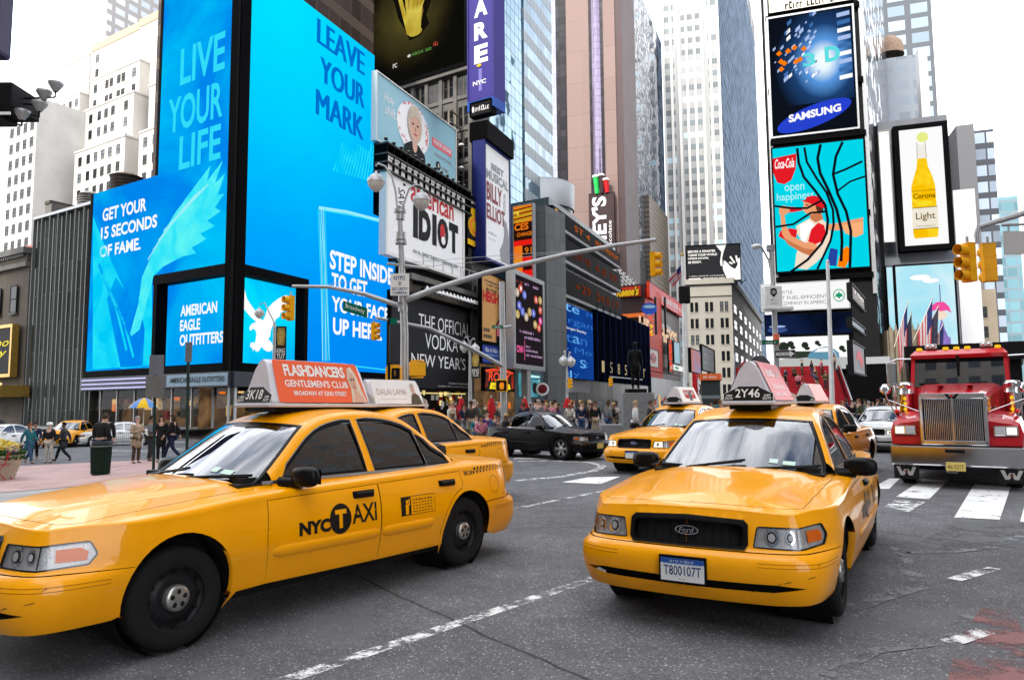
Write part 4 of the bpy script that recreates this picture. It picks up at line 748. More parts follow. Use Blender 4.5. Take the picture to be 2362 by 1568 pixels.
hb2=(hb[0],P11 .hit(1110,835)[1],hb[2],hb[1]-.4);sign("blue_strip_sign","blue strip sign with white lines under the peach poster","sign",P11,hb2,lambda b,F,l:(micro(b,F,.08,.62,.9,.84,k_white,l),micro(b,F,.08,.4,.9,.52,k_sky,l),micro(b,F,.2,.15,.8,.28,k_sky,l)),M("strip_blue",(.02,.05,.28),.5),k_black,.5,.1)
P12=PB.off(4.2);e_nr=EM("neon_red",(1,.09,.03),1.0);e_ny=EM("sign_lit_yellow",(1,.78,.02),.95);rb=P12 .rect(1117,850,1180,898)
rb=(P12 .hit(1117,870)[0],P12 .hit(1140,900)[1],P12 .hit(1183,870)[0],P12 .hit(1140,850)[1])
def dRoxy(b,F,l):
 b.line(F,[(.02,.1),(.0,.86),(.3,.96),(.5,1.02),(.7,.96),(1,.86),(.98,.1)],.22,e_nr,l);b.line(F,[(.08,.15),(.07,.8),(.5,.93),(.93,.8),(.92,.15)],.08,e_nr,l);b.text(F,"ROXY",.12,.42,.88,.86,e_nr,l,bold=.02,shear=.15,skew=-.05);b.text(F,"The",.4,.95,.6,1.1,e_nr,l);b.poly(F,[(.15,.06),(.9,.06),(.85,.32),(.2,.36)],e_ny,l);micro(b,F,.24,.12,.82,.26,M("dark_brown_ink",(.1,.03,.01),.6),l*2)
sign("neon_restaurant_sign","red neon restaurant sign with a yellow lower panel","sign",P12,rb,dRoxy,k_ink,k_black,.5,.1)
rs=thing("restaurant_front","dark restaurant front with white menu signs under the neon sign","shop",P12 .pt(rb[0],0,-3));b=MB();P13=PB.off(1.5);b.slab(P13,P13 .hit(1112,900)[0],0,P13 .hit(1186,900)[0],P13 .hit(1140,838)[1],3,k_int,out=0)
for x in(1118,1150):z=P13 .hit(x,842)[1];t=P13 .hit(x,842)[0];b.slab(P13,t,z-.9,t+1.8,z-.1,.1,k_white,out=.15)
for k in range(8):t=P13 .hit(1116+8*k,930)[0];b.slab(P13,t,.6+(k%3)*.5,t+.5,1.3+(k%3)*.6,.1,(e_shop,e_or,k_stone)[k%3],out=.1)
bw(b,"wall",rs)
dl=thing("blue_lit_shop","blue lit shop front with round sign between the neon sign and the blue screen","shop",P13 .pt(P13 .hit(1190,900)[0],0));b=MB();t0,z0,t1,z1=P13 .rect(1187,868,1258,940);e_aq=EM("shop_aqua",(.12,.5,.6),.7,col2=(.02,.1,.13),scale=.6);b.slab(P13,t0,0,t1,z1+2,3,k_gC,out=0);F=pframe(P13,t0+1,2.6,t1-2,z1+.5,.1);b.quad(F,0,0,1,1,e_aq);b.line(F,[(.45,.1),(.5,.9),(.9,.9),(.86,.1)],.35,EM("aqua_white",(.6,.95,1),1),.05);b.ell(F,.68,.4,.1,.25,k_ink,.08);bw(b,"front",dl)
rsn=P13 .off(2.5);t,z=rsn.hit(1251,897);r=thing("round_hanging_sign","round sign with white ring and dark red centre on a bracket","sign",rsn.pt(t,z));b=MB();F=Frame(rsn.pt(t,z),(1,-.1,0),(0,0,1),1,1);b.ell(F,0,0,.95,.95,k_ink,.0,28);b.ell(F,0,0,.88,.88,k_lampw,.03,28);b.ell(F,0,0,.6,.6,M("deep_red",(.16,.01,.015),.5),.06,28);b.tube([F.p(-2.5,1.3),F.p(.2,1.3),F.p(.2,.9)],.05,k_black,6);bw(b,"disc",r)
k_pink_s=CURTAIN("pink_granite",6,9,(.225,.155,.135),(.16,.11,.095),fw=.06,fh=.22,rough=.75,var=.05,tilt=0,spec=.3);k_drk_g=CURTAIN("dark_strip_glass",1.6,1.9,(.02,.018,.022),(.012,.01,.014),fw=.12,fh=.12,rough=.3,var=.4,spec=.1)
k_lil=CURTAIN("lilac_glass",1.5,1.9,(.20,.16,.24),(.03,.025,.035),fw=.14,fh=.14,rough=.08,var=.15,metal=.5,wav=.06);k_wg=CURTAIN("pale_reflecting_glass",1.8,2.0,(.28,.28,.34),(.09,.085,.11),fw=.1,fh=.1,rough=.04,var=.1,metal=.85,tilt=.02,wav=.05)
PK=at_plane(PA,1350,500,190);PK=Plane(PK.P,d=(.93,-.36))
def tx(pl,x,y=400):return pl.hit(x,y)[0]
r=thing("pink_tower","tall pink granite tower with a dark glass strip and vertical chocolate sign","tower",PK.pt(tx(PK,1360),0));b=MB();b.slab(PK,tx(PK,1310),0,tx(PK,1424),128,20,k_pink_s);bw(b,"wall",r)
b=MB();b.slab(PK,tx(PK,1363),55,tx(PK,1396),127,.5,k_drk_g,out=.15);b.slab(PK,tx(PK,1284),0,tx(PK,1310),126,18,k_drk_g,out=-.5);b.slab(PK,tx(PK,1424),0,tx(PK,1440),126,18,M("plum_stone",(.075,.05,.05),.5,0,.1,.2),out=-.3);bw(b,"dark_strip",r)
b=MB();c=PK.pt((tx(PK,1367)+tx(PK,1392))/2,0,-.6);w=(tx(PK,1392)-tx(PK,1367))/2;b.lathe([(w,PK.hit(1380,470)[1]),(w,126)],k_lil,24,c,smooth=False);bw(b,"glass_bay",r)
b=MB();b.slab(PK,tx(PK,1240),0,tx(PK,1284),127,16,k_wg,out=-2);bw(b,"glass_wing",r)
k_choc=M("chocolate_brown",(.04,.022,.022),.45,0,.1,.3);k_silver=M("silver_letter",(.60,.61,.66),.35,.3,.1)
PS=PK.off(2.2);hb=(tx(PS,1361,520),PS.hit(1390,592)[1],tx(PS,1414,520),PS.hit(1385,447)[1])
def dHer(b,F,l):b.text(F,"HERSHEY'S",.10,-.72,.74,.98,k_silver,l,rot=90,bold=.03);b.text(F,"Milk Chocolate",.80,.02,.95,.60,k_white,l,rot=90)
hb=(hb[0],hb[1]-8,hb[2],hb[3])
def dHer(b,F,l):b.text(F,"HERSHEY'S",.08,-.16,.72,.97,k_silver,l,rot=90,bold=.035);b.text(F,"Milk Chocolate",.78,.12,.93,.70,k_white,l,rot=90)
r=sign("chocolate_sign","tall brown vertical sign with silver letters on the pink tower","sign",PS,hb,dHer,k_choc,k_choc,1.6,.3,0,None,.12)
b=MB();k_gr=M("straw_green",(.02,.45,.08),.4);
for x,dy,m in((1374,405,k_gr),(1386,402,k_choc),(1397,412,k_red)):a=PS.pt(tx(PS,x+3,440),hb[3]);c_=PS.pt(tx(PS,x,dy+10),PS.hit(x,dy+5)[1]);b.cyl(a,c_,.55,m,10,.8);b.cyl(c_,c_+Vector((0,0,.5)),.95,k_lampw,12)
bw(b,"straw_bundle",r)
k_refl=CURTAIN("cloud_mirror_glass",1.7,1.9,(.30,.34,.42),(.035,.035,.045),fw=.12,fh=.12,rough=.03,var=.12,metal=.9,tilt=.03,wav=.12);PD=Plane(at(1441,500,200),d=PB.d);tb=PD.hit(1533,400)[0]
r=thing("mirror_glass_tower","dark mirror glass tower reflecting clouds beside the pink tower","tower",PD.pt(5,0));b=MB();b.slab(PD,0,0,tb,135,18,k_refl);bw(b,"glass_facade",r)
b=MB();b.slab(PD,0,0,tb,PD.hit(1490,610)[1],.5,CURTAIN("dark_lower_glass",1.7,1.9,(.03,.03,.033),(.012,.012,.013),fw=.12,fh=.12,rough=.4,var=.5,spec=.05),out=.3);bw(b,"lower_facade",r)
k_tan=CURTAIN("tan_ribbed",3.2,1.6,(.14,.10,.055),(.03,.025,.02),fw=.12,fh=.6,rough=.5,var=.2,tilt=0);Pq=Plane(at(1500,500,225),d=PB.d);r=box_building("ribbed_tan_tower","tan ribbed tower glimpsed between the mirror tower and the white tower","tower",Pq,Pq.hit(1500,600)[0],Pq.hit(1560,600)[0],Pq.hit(1520,478)[1],12,k_tan)
k_wt1=CURTAIN("white_tower_front",9.2,4.4,(.075,.105,.12),(.31,.315,.31),fw=2.6,fh=2.4,rough=.5,var=.5,frough=.7,tilt=.01,col2=(.42,.6,.68),jit=.35);k_wt2=CURTAIN("white_tower_side",3.2,4.4,(.085,.125,.18),(.18,.205,.235),fw=.8,fh=1.0,rough=.75,var=.5,frough=.9,spec=0)
PW=at_plane(PA,1600,400,250);PW=Plane(PW.P,d=(.97,-.243));tl=PW.hit(1534,300)[0];tcn=PW.hit(1662,300)[0];PWs=Plane(PW.pt(tcn,0),d=PB.d);tr_=PWs.hit(1748,300)[0];zw=PWs.hit(1734,72)[1]
r=thing("white_tower","tall white tower with small windows and a blue glass side","tower",PW.pt(tcn,0));b=MB();F=pframe(PW,tl,0,tcn,zw,.05);b.prism([tuple(p[:2])for p in(PW.pt(tl,0),PW.pt(tcn,0),PWs.pt(tr_,0),PWs.pt(tr_,0)-PW.d*(tcn-tl))],0,zw,k_wt2);b.quad(F,0,0,1,1,k_wt1);bw(b,"wall",r)
b=MB();b.prism([tuple(p[:2])for p in(PW.pt(tl,0),PW.pt(tcn,0),PWs.pt(tr_,0),PWs.pt(tr_,0)-PW.d*(tcn-tl))],zw,zw+14,M("dark_crown_louvre",(.05,.05,.055),.5,.2,.3,.3));
for k in range(9):t=tr_*k/8;b.slab(PWs,t-.4,zw,t+.4,zw+14,.5,k_offw,out=.4)
for k in range(8):t=tl+(tcn-tl)*k/7;b.slab(PW,t-.5,zw,t+.5,zw+14,.5,k_offw,out=.4)
bw(b,"crown",r);b=MB()
for k in range(8):t=tl+(tcn-tl)*k/7;b.slab(PW,t-.45,0,t+.45,zw,.5,k_offw,out=.55)
bw(b,"pier",r)
PO2=at_plane(PA,1640,800,128);PO2=Plane(PO2 .P,d=(.98,-.2));tl=PO2 .hit(1586,760)[0];tcn=PO2 .hit(1690,760)[0];PO2s=Plane(PO2 .pt(tcn,0),d=PB.d);tr_=PO2s.hit(1756,780)[0];zo=PO2 .hit(1690,653)[1]
r=thing("white_corner_office","small white corner office building with rows of dark paired windows","building",PO2 .pt(tcn,0));k_cream=M("cream_stone",(.40,.38,.335),.8,0,.1,.15,.1);foot=[tuple(p[:2])for p in(PO2 .pt(tl,0),PO2 .pt(tcn,0),PO2s.pt(tr_,0),PO2s.pt(tr_,0)-PO2 .d*(tcn-tl))];b=MB();b.prism(foot,0,zo,k_cream);bw(b,"wall",r)
b=MB();b.slab(PO2,tl-.3,zo-.02,tcn+.3,zo+.9,1.2,k_cream,out=.5);b.slab(PO2s,-.3,zo-.02,tr_,zo+.9,1.0,k_cream,out=.5);b.slab(PO2,tl,zo-2.2,tcn,zo-1.8,.5,k_cream,out=.25);bw(b,"cornice",r)
w3=(tcn-tl)/3;it=[(PO2,tl+w3*i+w3*(.2+.32*q),zo-5.0-2.95*j,w3*.22,1.75)for j in range(8)for i in range(3)for q in(0,1)];it+=[(PO2s,tr_*(i+.25)/7,zo-5.0-2.95*j,tr_/14,1.75)for j in range(8)for i in range(7)]
wins(r,it,(g_win,g_win,g_win2),k_ink,k_cream)
PR=PO2 .off(-1.5);yb=(tx(PR,1583,600),PR.hit(1583,650)[1],tx(PR,1706,600),PR.hit(1640,566)[1])
def dReady(b,F,l):
 for k,s in enumerate(("BEFORE A DISASTER","TURNS YOUR WORLD","UPSIDE DOWN,","BE READY.")):b.text(F,s,.03,.81-.10*k,(.55,.58,.42,.28)[k],.875-.10*k,k_white,l,bold=.03)
 micro(b,F,.03,.13,.7,.16,k_white,l);b.poly(F,[(.03,.035),(.22,.035),(.22,.02),(.28,.06),(.22,.1),(.22,.085),(.03,.085)],k_white,l);b.text(F,"READYNYC.ORG",.31,.03,.71,.09,k_white,l,bold=.03)
 b.poly(F,[(.76,.0),(1,.0),(1,.62),(.96,.58),(.95,.40),(.90,.30),(.82,.38),(.74,.52),(.70,.56),(.69,.42),(.64,.40),(.63,.52),(.66,.8),(.56,.99),(.75,.99),(.70,.80),(.67,.62),(.68,.30)][:18],k_white,l)
 for a in((.80,.50,.86,.45),(.82,.66,.90,.47),(.93,.68,.95,.50)):b.line(F,[(a[0],a[1]),(a[2],a[3])],.3,k_white,l)
sign("rooftop_billboard","black and white rooftop billboard with a raised torch arm and READYNYC.ORG","billboard",PR,yb,dReady,M("billboard_charcoal",(.010,.011,.015),.55),k_black,1.0,.15)
rk=thing("billboard_rack","dark steel rack holding the black rooftop billboard","rack",PR.pt(yb[0],zo));b=MB()
for k in range(12):t=yb[0]+(yb[2]-yb[0])*k/11;b.slab(PR,t,zo,t+.2,yb[1],.2,k_black,out=-.5);b.tube([PR.pt(t,zo+.2,-.4),PR.pt(t+1,yb[1],-.4)],.08,k_black,5)
b.slab(PR,yb[0],zo+.9,yb[2],zo+1.2,2,k_black,out=0);bw(b,"lattice",rk)
P20=at_plane(PA,1456,700,186);k_rd2=M("store_red_orange",(.55,.03,.008),.5,0,.1,.2);tl=tx(P20,1421,700);tr_=tx(P20,1487,700);zt2=P20 .hit(1460,665)[1]
r=thing("candy_store","red candy store block with two dark window bands left of the brown store","store",P20 .pt(tl,0));b=MB();b.slab(P20,tl,0,tr_,zt2,12,k_rd2);bw(b,"wall",r)
b=MB()
for y0,y1 in((711,726),(748,764)):z1=P20 .hit(1440,y0)[1];z0=P20 .hit(1440,y1)[1];b.slab(P20,tl,z0,tl+(tr_-tl)*.82,z1,.3,k_ink,out=.1);[b.slab(P20,tl+(tr_-tl)*.1*k,z0,tl+(tr_-tl)*.1*k+.2,z1,.3,k_offw,out=.2)for k in range(8)]
bw(b,"window_band",r);b=MB();z=P20 .hit(1440,735)[1];b.slab(P20,tl,z,tr_,z+1,2,M("store_orange",(.75,.16,.02),.5),out=1.6);bw(b,"ledge",r)
P21=P20 .off(1.5);rb=(tx(P21,1422,675),P21 .hit(1440,686)[1],tx(P21,1477,675),P21 .hit(1440,663)[1]);sign("candy_sign","yellow script candy sign on the red block","sign",P21,rb,lambda b,F,l:(b.text(F,"Reese's",.02,.02,.98,.98,k_ink,l,shear=.25,bold=.12),b.text(F,"Reese's",.02,.06,.97,.96,k_yel,l*3,shear=.25,bold=.05)),k_rd2,k_rd2,.5,0,.3,None,.1)
tp=thing("white_cup_pyramid","pyramid of white crown shaped cups above the yellow script sign","sign",P21 .pt(tl,zt2));b=MB();z0=P21 .hit(1440,660)[1];z1=P21 .hit(1440,612)[1];n=6
for j in range(n):
 for i in range(n-j):
  c=P21 .pt(tl+.6+1.05*i+.1*j,z0+(z1-z0)*j/n,.5);b.lathe([(.25,0),(.52,(z1-z0)/n*.6)],k_lampw,8,c)
  for a in range(4):b.cyl(c+Vector((.45*math.cos(a*1.57),.45*math.sin(a*1.57),(z1-z0)/n*.5)),c+Vector((.6*math.cos(a*1.57),.6*math.sin(a*1.57),(z1-z0)/n*1.0)),.12,k_lampw,5,.02)
bw(b,"cup",tp)
P22=Plane(at(1487,700,184),d=PB.d);t1=P22 .hit(1566,740)[0];zt3=P22 .hit(1487,655)[1];r=thing("brown_store","dark brown store with big cream letters under a long red sign","store",P22 .pt(3,0));b=MB();b.slab(P22,0,0,t1,zt3,10,k_choc);bw(b,"wall",r)
b=MB();F=pframe(P22,-9,P22 .hit(1487,775)[1],P22 .hit(1558,750)[0],P22 .hit(1487,732)[1],.35);k_crm=EM("cream_letter_light",(1,.68,.46),.85);b.text(F,"HERSHEY'S",.0,.02,.99,.96,k_crm,.05,bold=.05);bw(b,"letter_sign",r)
b=MB();F=pframe(P22,P22 .hit(1520,800)[0],P22 .hit(1530,815)[1],P22 .hit(1552,800)[0],P22 .hit(1530,745)[1],.2);b.poly(F,[(0,0),(1,0),(1,.75),(.8,.95),(.5,1),(.2,.95),(0,.75)],k_grey,0);b.poly(F,[(.1,0),(.9,0),(.9,.7),(.5,.9),(.1,.7)],k_ink,.05);bw(b,"arched_window",r)
P23=P22 .off(1.2);k_rose=M("rose_red_panel",(.52,.025,.03),.5,0,.08,.2);lb=(.2,P22 .hit(1500,693)[1],P22 .hit(1569,720)[0],P22 .hit(1500,660)[1]);sign("long_red_sign","long rose red sign with white lettering above the brown store","sign",P23,lb,lambda b,F,l:(b.text(F,"JUNIOR'S",.3,.35,.95,.7,k_white,l,bold=.02)if False else micro(b,F,.3,.3,.95,.72,k_white,l),micro(b,F,.45,.1,.8,.2,k_white,l)),k_rose,k_rd2,.8,.1)
P24=P22 .off(2.5);gg=thing("glitter_sign","round blue sign with coloured lights hanging between dark posts","sign",P24 .pt(P24 .hit(1495,700)[0],0));b=MB();t,z=P24 .hit(1497,712);F=Frame(P24 .pt(t,z),(1,0,0),(0,0,1),1,1);b.ell(F,0,0,1.9,1.5,M("sign_blue",(.03,.08,.45),.4),0);b.ell(F,0,.5,1.5,.4,k_sky,.05)
bw(b,"panel",gg);random.seed(2);b=MB()
for k in range(26):b.ball(P24 .pt(t+random.uniform(-1.8,1.8),z-1.5-random.uniform(0,5),.3),.25,(e_ny,e_nr,e_aq,e_or)[k%4],6,4)
bw(b,"bulb_string",gg)
for x in(1510,1532):tt=P24 .hit(x,700)[0];b=MB();b.slab(P24,tt,P24 .hit(x,770)[1],tt+.7,P24 .hit(x,685)[1],.5,k_ink,out=.3);bw(b,"post",gg)
for nm,lb_,(x0,y0,x1,y1),mm,dr in(("candy_poster","small cream poster with red lettering beside the statue",(1494,802,1518,848),k_offw,lambda b,F,l:(b.ell(F,.5,.5,.3,.3,k_red,l),micro(b,F,.2,.38,.8,.6,k_navy,l*2))),("red_neon_column","red neon vertical letter sign by the brown store",(1540,782,1552,862),k_ink,lambda b,F,l:b.text(F,"HERSHEY",.15,.02,.85,.98,e_nr,l,rot=-90,bold=.04)),("blue_column_sign","pale blue column sign beside the red neon letters",(1553,786,1568,840),k_sky,None),("white_bird_sign","white sign with a small green mark above the neon band",(1543,838,1576,858),EM("white_lit",(1,1,1),.95),lambda b,F,l:b.ell(F,.5,.5,.15,.3,M("leaf_green",(.03,.3,.1),.5),l)),("blue_neon_band","long blue and white neon band along the brown store's ground floor",(1490,853,1575,868),EM("neon_blue_white",(.45,.6,1),1.1),lambda b,F,l:b.quad(F,0,.75,1,1,EM("neon_blue",(.05,.1,.9),1),l))):
 pl=P22 .off(3);sign(nm,lb_,"sign",pl,pl.rect(x0,y0,x1,y1),dr,mm,k_black,.4,.06)
lf=thing("low_shop_row","row of dark low shop fronts at the far end of the square","shop",P22 .pt(0,0));b=MB();b.slab(P22,-4,0,t1+20,P22 .hit(1500,872)[1],1,k_gD,out=2.0)
for k in range(16):b.slab(P22,k*2.5-3,.6+(k%3)*.6,k*2.5-1.6,2.2+(k%4)*.5,.2,(e_or,k_red,k_offw,e_shop,k_navy)[k%5],out=2.2)
bw(b,"front",lf)
P25=at_plane(PA,1650,830,112);P25=Plane(P25 .P,d=PB.d)
for nm,lb_,(x0,y0,x1,y1),mm,dr in(("sunset_poster","sunset coloured poster at the square's far left corner",(1591,803,1616,862),EM("poster_sunset",(.75,.25,.12),.8,col2=(.2,.4,.8),scale=.12),None),("grey_notice_sign","tall dark grey notice board with white lines of text",(1617,795,1648,860),M("notice_grey",(.13,.14,.14),.5),lambda b,F,l:[micro(b,F,.15,.3+.09*k,.8,.34+.09*k,k_offw,l)for k in range(5)])):
 pl=P25;sign(nm,lb_,"sign",pl,pl.rect(x0,y0,x1,y1),dr,mm,k_black,.4,.1)
k_twr=CURTAIN("dark_tower_glass",1.6,1.9,(.03,.036,.046),(.014,.017,.02),fw=.1,fh=.1,rough=.08,var=.6,spec=.3,metal=.2,tilt=.05,wav=.25)
tl=tx(PT,1766,300);tcn=tx(PT,2000,300);PTs=Plane(PT.pt(tcn,0),d=PB.d);PTs=Plane(PT.pt(tcn,0),d=(.52,.855));ts=PTs.hit(2052,300)[0]
r=thing("sign_tower","slim dark tower covered in stacked video screens at the end of the square","tower",PT.pt((tl+tcn)/2,0));b=MB();b.prism([tuple(p[:2])for p in(PT.pt(tl,0),PT.pt(tcn,0),PTs.pt(ts,0),PTs.pt(ts,0)-PT.d*(tcn-tl))],0,95,k_twr);bw(b,"wall",r)
b=MB();b.slab(PT,tl,0,tcn,94,.5,k_ink,out=.25);bw(b,"front_cladding",r);b=MB()
for x in(1772,1992):t=tx(PT,x,300);b.slab(PT,t,16,t+.5,94,.6,k_steel,out=.6)
for k in range(6):z=PT.hit(1880,(640,320,30,-40,200,500)[k])[1];b.slab(PT,tl+.5,z-.5,tcn-.3,z+.2,1.2,k_black,out=.9)
bw(b,"screen_rail",r)
PT1=PT.off(1.0);e_s3=EM("screen_night",(.004,.006,.012),1);e_glow=EM("screen_glow",(.55,.8,1),1.2);e_mid=EM("screen_mid_blue",(.05,.16,.42),1);e_t3=EM("screen_teal",(.12,.75,.78),1);e_elec=EM("screen_oval_blue",(.02,.055,.62),1);e_tile=EM("screen_tile",(.45,.6,.95),.9);e_orn=EM("screen_orange",(1,.22,.0),1)
sb=(tx(PT1,1777,200),PT1 .hit(1880,305)[1],tx(PT1,1973,200),PT1 .hit(1880,28)[1])
def dSam(b,F,l):
 b.quad(F,.02,.24,.98,.99,EMG("screen_burst",tuple(F.p(.64,.58)),6.4,[(0,(1,1,1)),(.15,(.8,.94,1)),(.36,(.10,.32,.75)),(.62,(.012,.05,.16)),(1,(.004,.006,.012))],1,1.35),l*.3)
 0
 random.seed(9)
 for k in range(95):
  a=random.uniform(.55,1.9)*pi*.8+.4;rr=random.uniform(.18,.6);u=.66-rr*abs(math.cos(a))*1.05;v=.66+rr*math.sin(a)*.62
  if not(.01<u<.56 and.36<v<.97):continue
  s=.010+.022*random.random();b.poly(F,[(u,v),(u+s*1.7,v+s*.9),(u+s*1.6,v+s*2),(u-.004,v+s)],random.choice((e_tile,e_tile,e_w,e_mid)),l*2)
 for k in range(9):v=.92-.065*k;b.poly(F,[(.82,v),(.97,v+.01),(.97,v+.045),(.82,v+.035)],(e_tile,e_mid,e_w)[k%3],l*2)
 for u,v in((.08,.69),(.19,.70),(.27,.72),(.38,.70),(.10,.62),(.14,.60),(.33,.615),(.28,.60),(.10,.555)):b.poly(F,[(u,v),(u+.035,v-.02),(u+.075,v),(u+.04,v+.028)],e_orn,l*2.5)
 b.text(F,"3",.40,.55,.55,.66,e_t3,l*3,bold=.03);b.text(F,"D",.66,.56,.84,.69,e_t3,l*3,bold=.05)
 b.ell(F,.50,.135,.46,.088,e_elec,l,40,rot=.30);b.text(F,"SAMSUNG",.20,.10,.82,.165,e_w,l*2,bold=.045,skew=.045)
sign("video_screen","tall dark video screen with a blue oval logo and bright light burst","screen",PT1,sb,dSam,e_s3,k_steel,.8,.25)
cb=(tx(PT1,1785,450),PT1 .hit(1880,622)[1],tx(PT1,1998,480),PT1 .hit(1880,333)[1]);e_coke=EM("screen_turquoise",(0,.68,.82),1);e_ckr=EM("screen_signal_red",(.78,.012,.02),1);e_skin=EM("screen_skin",(.85,.36,.17),1);e_skin2=EM("screen_skin_dark",(.6,.2,.08),1);e_cream=EM("screen_cream",(.9,.75,.6),1);e_blk2=EM("screen_black",(.004,.006,.012),1);e_blu2=EM("screen_royal",(.02,.06,.35),1)
def dCoke(b,F,l):
 b.poly(F,[(.0,.80),(.04,.72),(.12,.70),(.20,.73),(.255,.82),(.27,.94),(0,.92)],e_ckr,l);b.text(F,"Coca-Cola",.02,.83,.24,.91,e_w,l*2,shear=.35,bold=.02);b.text(F,"open",.12,.62,.34,.69,EM("screen_pale_aqua",(.55,.92,.95),1),l);b.text(F,"happiness",.03,.55,.44,.63,MATS["screen_pale_aqua"],l)
 uv=lambda L:[((PT1 .hit(x,y)[0]-cb[0])/(cb[2]-cb[0]),(PT1 .hit(x,y)[1]-cb[1])/(cb[3]-cb[1]))for x,y in L];e_sh=EM("screen_hair",(.12,.03,.015),1)
 b.poly(F,uv([(1835,522),(1868,503),(1888,500),(1912,520),(1916,548),(1905,582),(1882,606),(1860,622),(1832,618),(1836,585),(1848,556),(1838,540)]),e_cream,l);b.poly(F,uv([(1843,520),(1866,508),(1878,520),(1862,545),(1852,570),(1846,550)]),e_w,l*1.5);b.poly(F,uv([(1795,545),(1799,533),(1822,527),(1838,530),(1836,548),(1812,556)]),e_ckr,l*2);b.poly(F,uv([(1863,558),(1870,530),(1886,514),(1900,520),(1904,538),(1893,558),(1880,564)]),e_ckr,l*2)
 b.poly(F,uv([(1799,495),(1808,492),(1812,520),(1824,544),(1856,560),(1872,560),(1884,566),(1880,580),(1866,590),(1850,584),(1816,564),(1803,540)]),e_skin,l*3);b.poly(F,uv([(1866,590),(1850,584),(1816,564),(1806,548),(1830,562),(1856,574),(1880,576)]),e_skin2,l*3.5)
 b.poly(F,uv([(1796,494),(1797,480),(1806,474),(1818,478),(1822,488),(1812,496)]),e_skin,l*4);b.poly(F,uv([(1800,484),(1812,477),(1832,478),(1850,481),(1850,486),(1830,490),(1808,492)]),e_ckr,l*3.6);b.poly(F,uv([(1800,484),(1806,480),(1810,490),(1803,490)]),e_sh,l*3.8)
 b.poly(F,uv([(1868,505),(1866,490),(1882,482),(1894,492),(1898,506),(1880,514)]),e_skin2,l*2.6);b.poly(F,uv([(1853,464),(1868,462),(1884,470),(1890,480),(1884,490),(1872,496),(1860,494),(1852,487),(1850,480),(1853,474)]),e_skin,l*3);b.poly(F,uv([(1880,474),(1898,474),(1898,490),(1888,494),(1882,484)]),e_sh,l*3.2);b.poly(F,uv([(1846,464),(1856,462),(1860,455),(1874,452),(1892,455),(1904,468),(1902,482),(1880,475),(1862,468)]),e_ckr,l*4);b.poly(F,uv([(1857,473),(1864,472),(1864,475),(1857,475)]),e_sh,l*4)
 b.poly(F,uv([(1908,518),(1940,514),(1962,508),(1990,502),(1990,524),(1958,528),(1930,532),(1910,532)]),e_skin,l*2);b.poly(F,uv([(1940,520),(1990,512),(1990,540),(1972,548),(1948,538)]),EM("screen_orange_skin",(.95,.45,.2),1),l*2.5);b.poly(F,uv([(1930,615),(1938,580),(1952,568),(1962,576),(1958,600),(1948,618)]),e_orn,l*2);b.poly(F,uv([(1906,612),(1914,572),(1932,576),(1928,614)]),e_blu2,l*2)
 for p,w in(([(.28,.98),(.29,.86),(.34,.74),(.46,.62),(.56,.5),(.58,.38),(.56,.28),(.50,.2),(.34,.08),(.12,-.02)],.34),([(.36,.98),(.38,.86),(.48,.72),(.58,.6),(.64,.46),(.64,.34),(.60,.22),(.50,.08),(.44,0)],.3),([(.54,.99),(.50,.88),(.52,.76),(.60,.62),(.68,.46),(.72,.3),(.72,.2),(.70,.05)],.38),([(.78,.99),(.70,.88),(.66,.74),(.70,.58),(.78,.44),(.82,.28),(.80,.08),(.79,0)],.36),([(.0,.53),(.18,.50),(.36,.49),(.52,.54)],.3),([(.66,.74),(.8,.77),(.98,.82)],.3),([(.69,.6),(.84,.67),(1,.70)],.25),([(.0,.36),(.2,.37),(.4,.45),(.56,.45)],.3)):b.line(F,p,w,e_blk2,l*6)
sign("curved_video_screen","turquoise video screen with black ribbons and a red capped drinker","screen",PT1,cb,dCoke,e_coke,k_black,1.0,.2)
fb=(tx(PT1,1757,690),PT1 .hit(1860,713)[1],tx(PT1,1957,680),PT1 .hit(1860,652)[1])
def dFuel(b,F,l):
 for k,(s,u0,u1)in enumerate((("FROM THE",.16,.36),("MOST FUEL-EFFICIENT",.10,.76),("CAR COMPANY IN AMERICA",.10,.78))):b.text(F,s,u0,.60-.21*k,u1,.74-.21*k,EM("slogan_grey",(.16,.15,.15),1),l)
 m_g=EM('leaf_emblem_green',(.01,.33,.14),1);b.ell(F,.89,.46,.066,.235,m_g,l,28);b.ell(F,.89,.46,.056,.20,e_w,l*1.5,28);b.poly(F,[(.89+a_*.055,.46+c_*.17)for a_,c_ in((0,1),(.25,.35),(.75,.45),(.6,.0),(.95,-.3),(.2,-.4),(.1,-.8),(-.1,-.8),(-.2,-.4),(-.95,-.3),(-.6,0),(-.75,.45),(-.25,.35))],m_g,l*2)
sign("white_slogan_sign","long white slogan sign about fuel in thin grey capitals","sign",PT1,fb,dFuel,EM("slogan_white",(1,1,1),.95),k_steel,.8,.15)
db=(tx(PT1,1765,740),PT1 .hit(1860,770)[1],tx(PT1,1962,740),PT1 .hit(1860,724)[1]);sign("dark_blue_screen","dark navy screen showing a dim car under the white slogan sign","screen",PT1,db,lambda b,F,l:(b.ell(F,.14,.25,.12,.14,EM("dim_blue",(.04,.08,.25),1),l),b.ell(F,.14,.42,.10,.05,e_tile,l*2)),EM("screen_deep_navy",(.002,.004,.012),1,col2=(.006,.014,.06),scale=.12),k_black,.8,.15)
ub=(tx(PT1,1790,800),PT1 .hit(1860,852)[1],tx(PT1,1958,800),PT1 .hit(1860,776)[1])
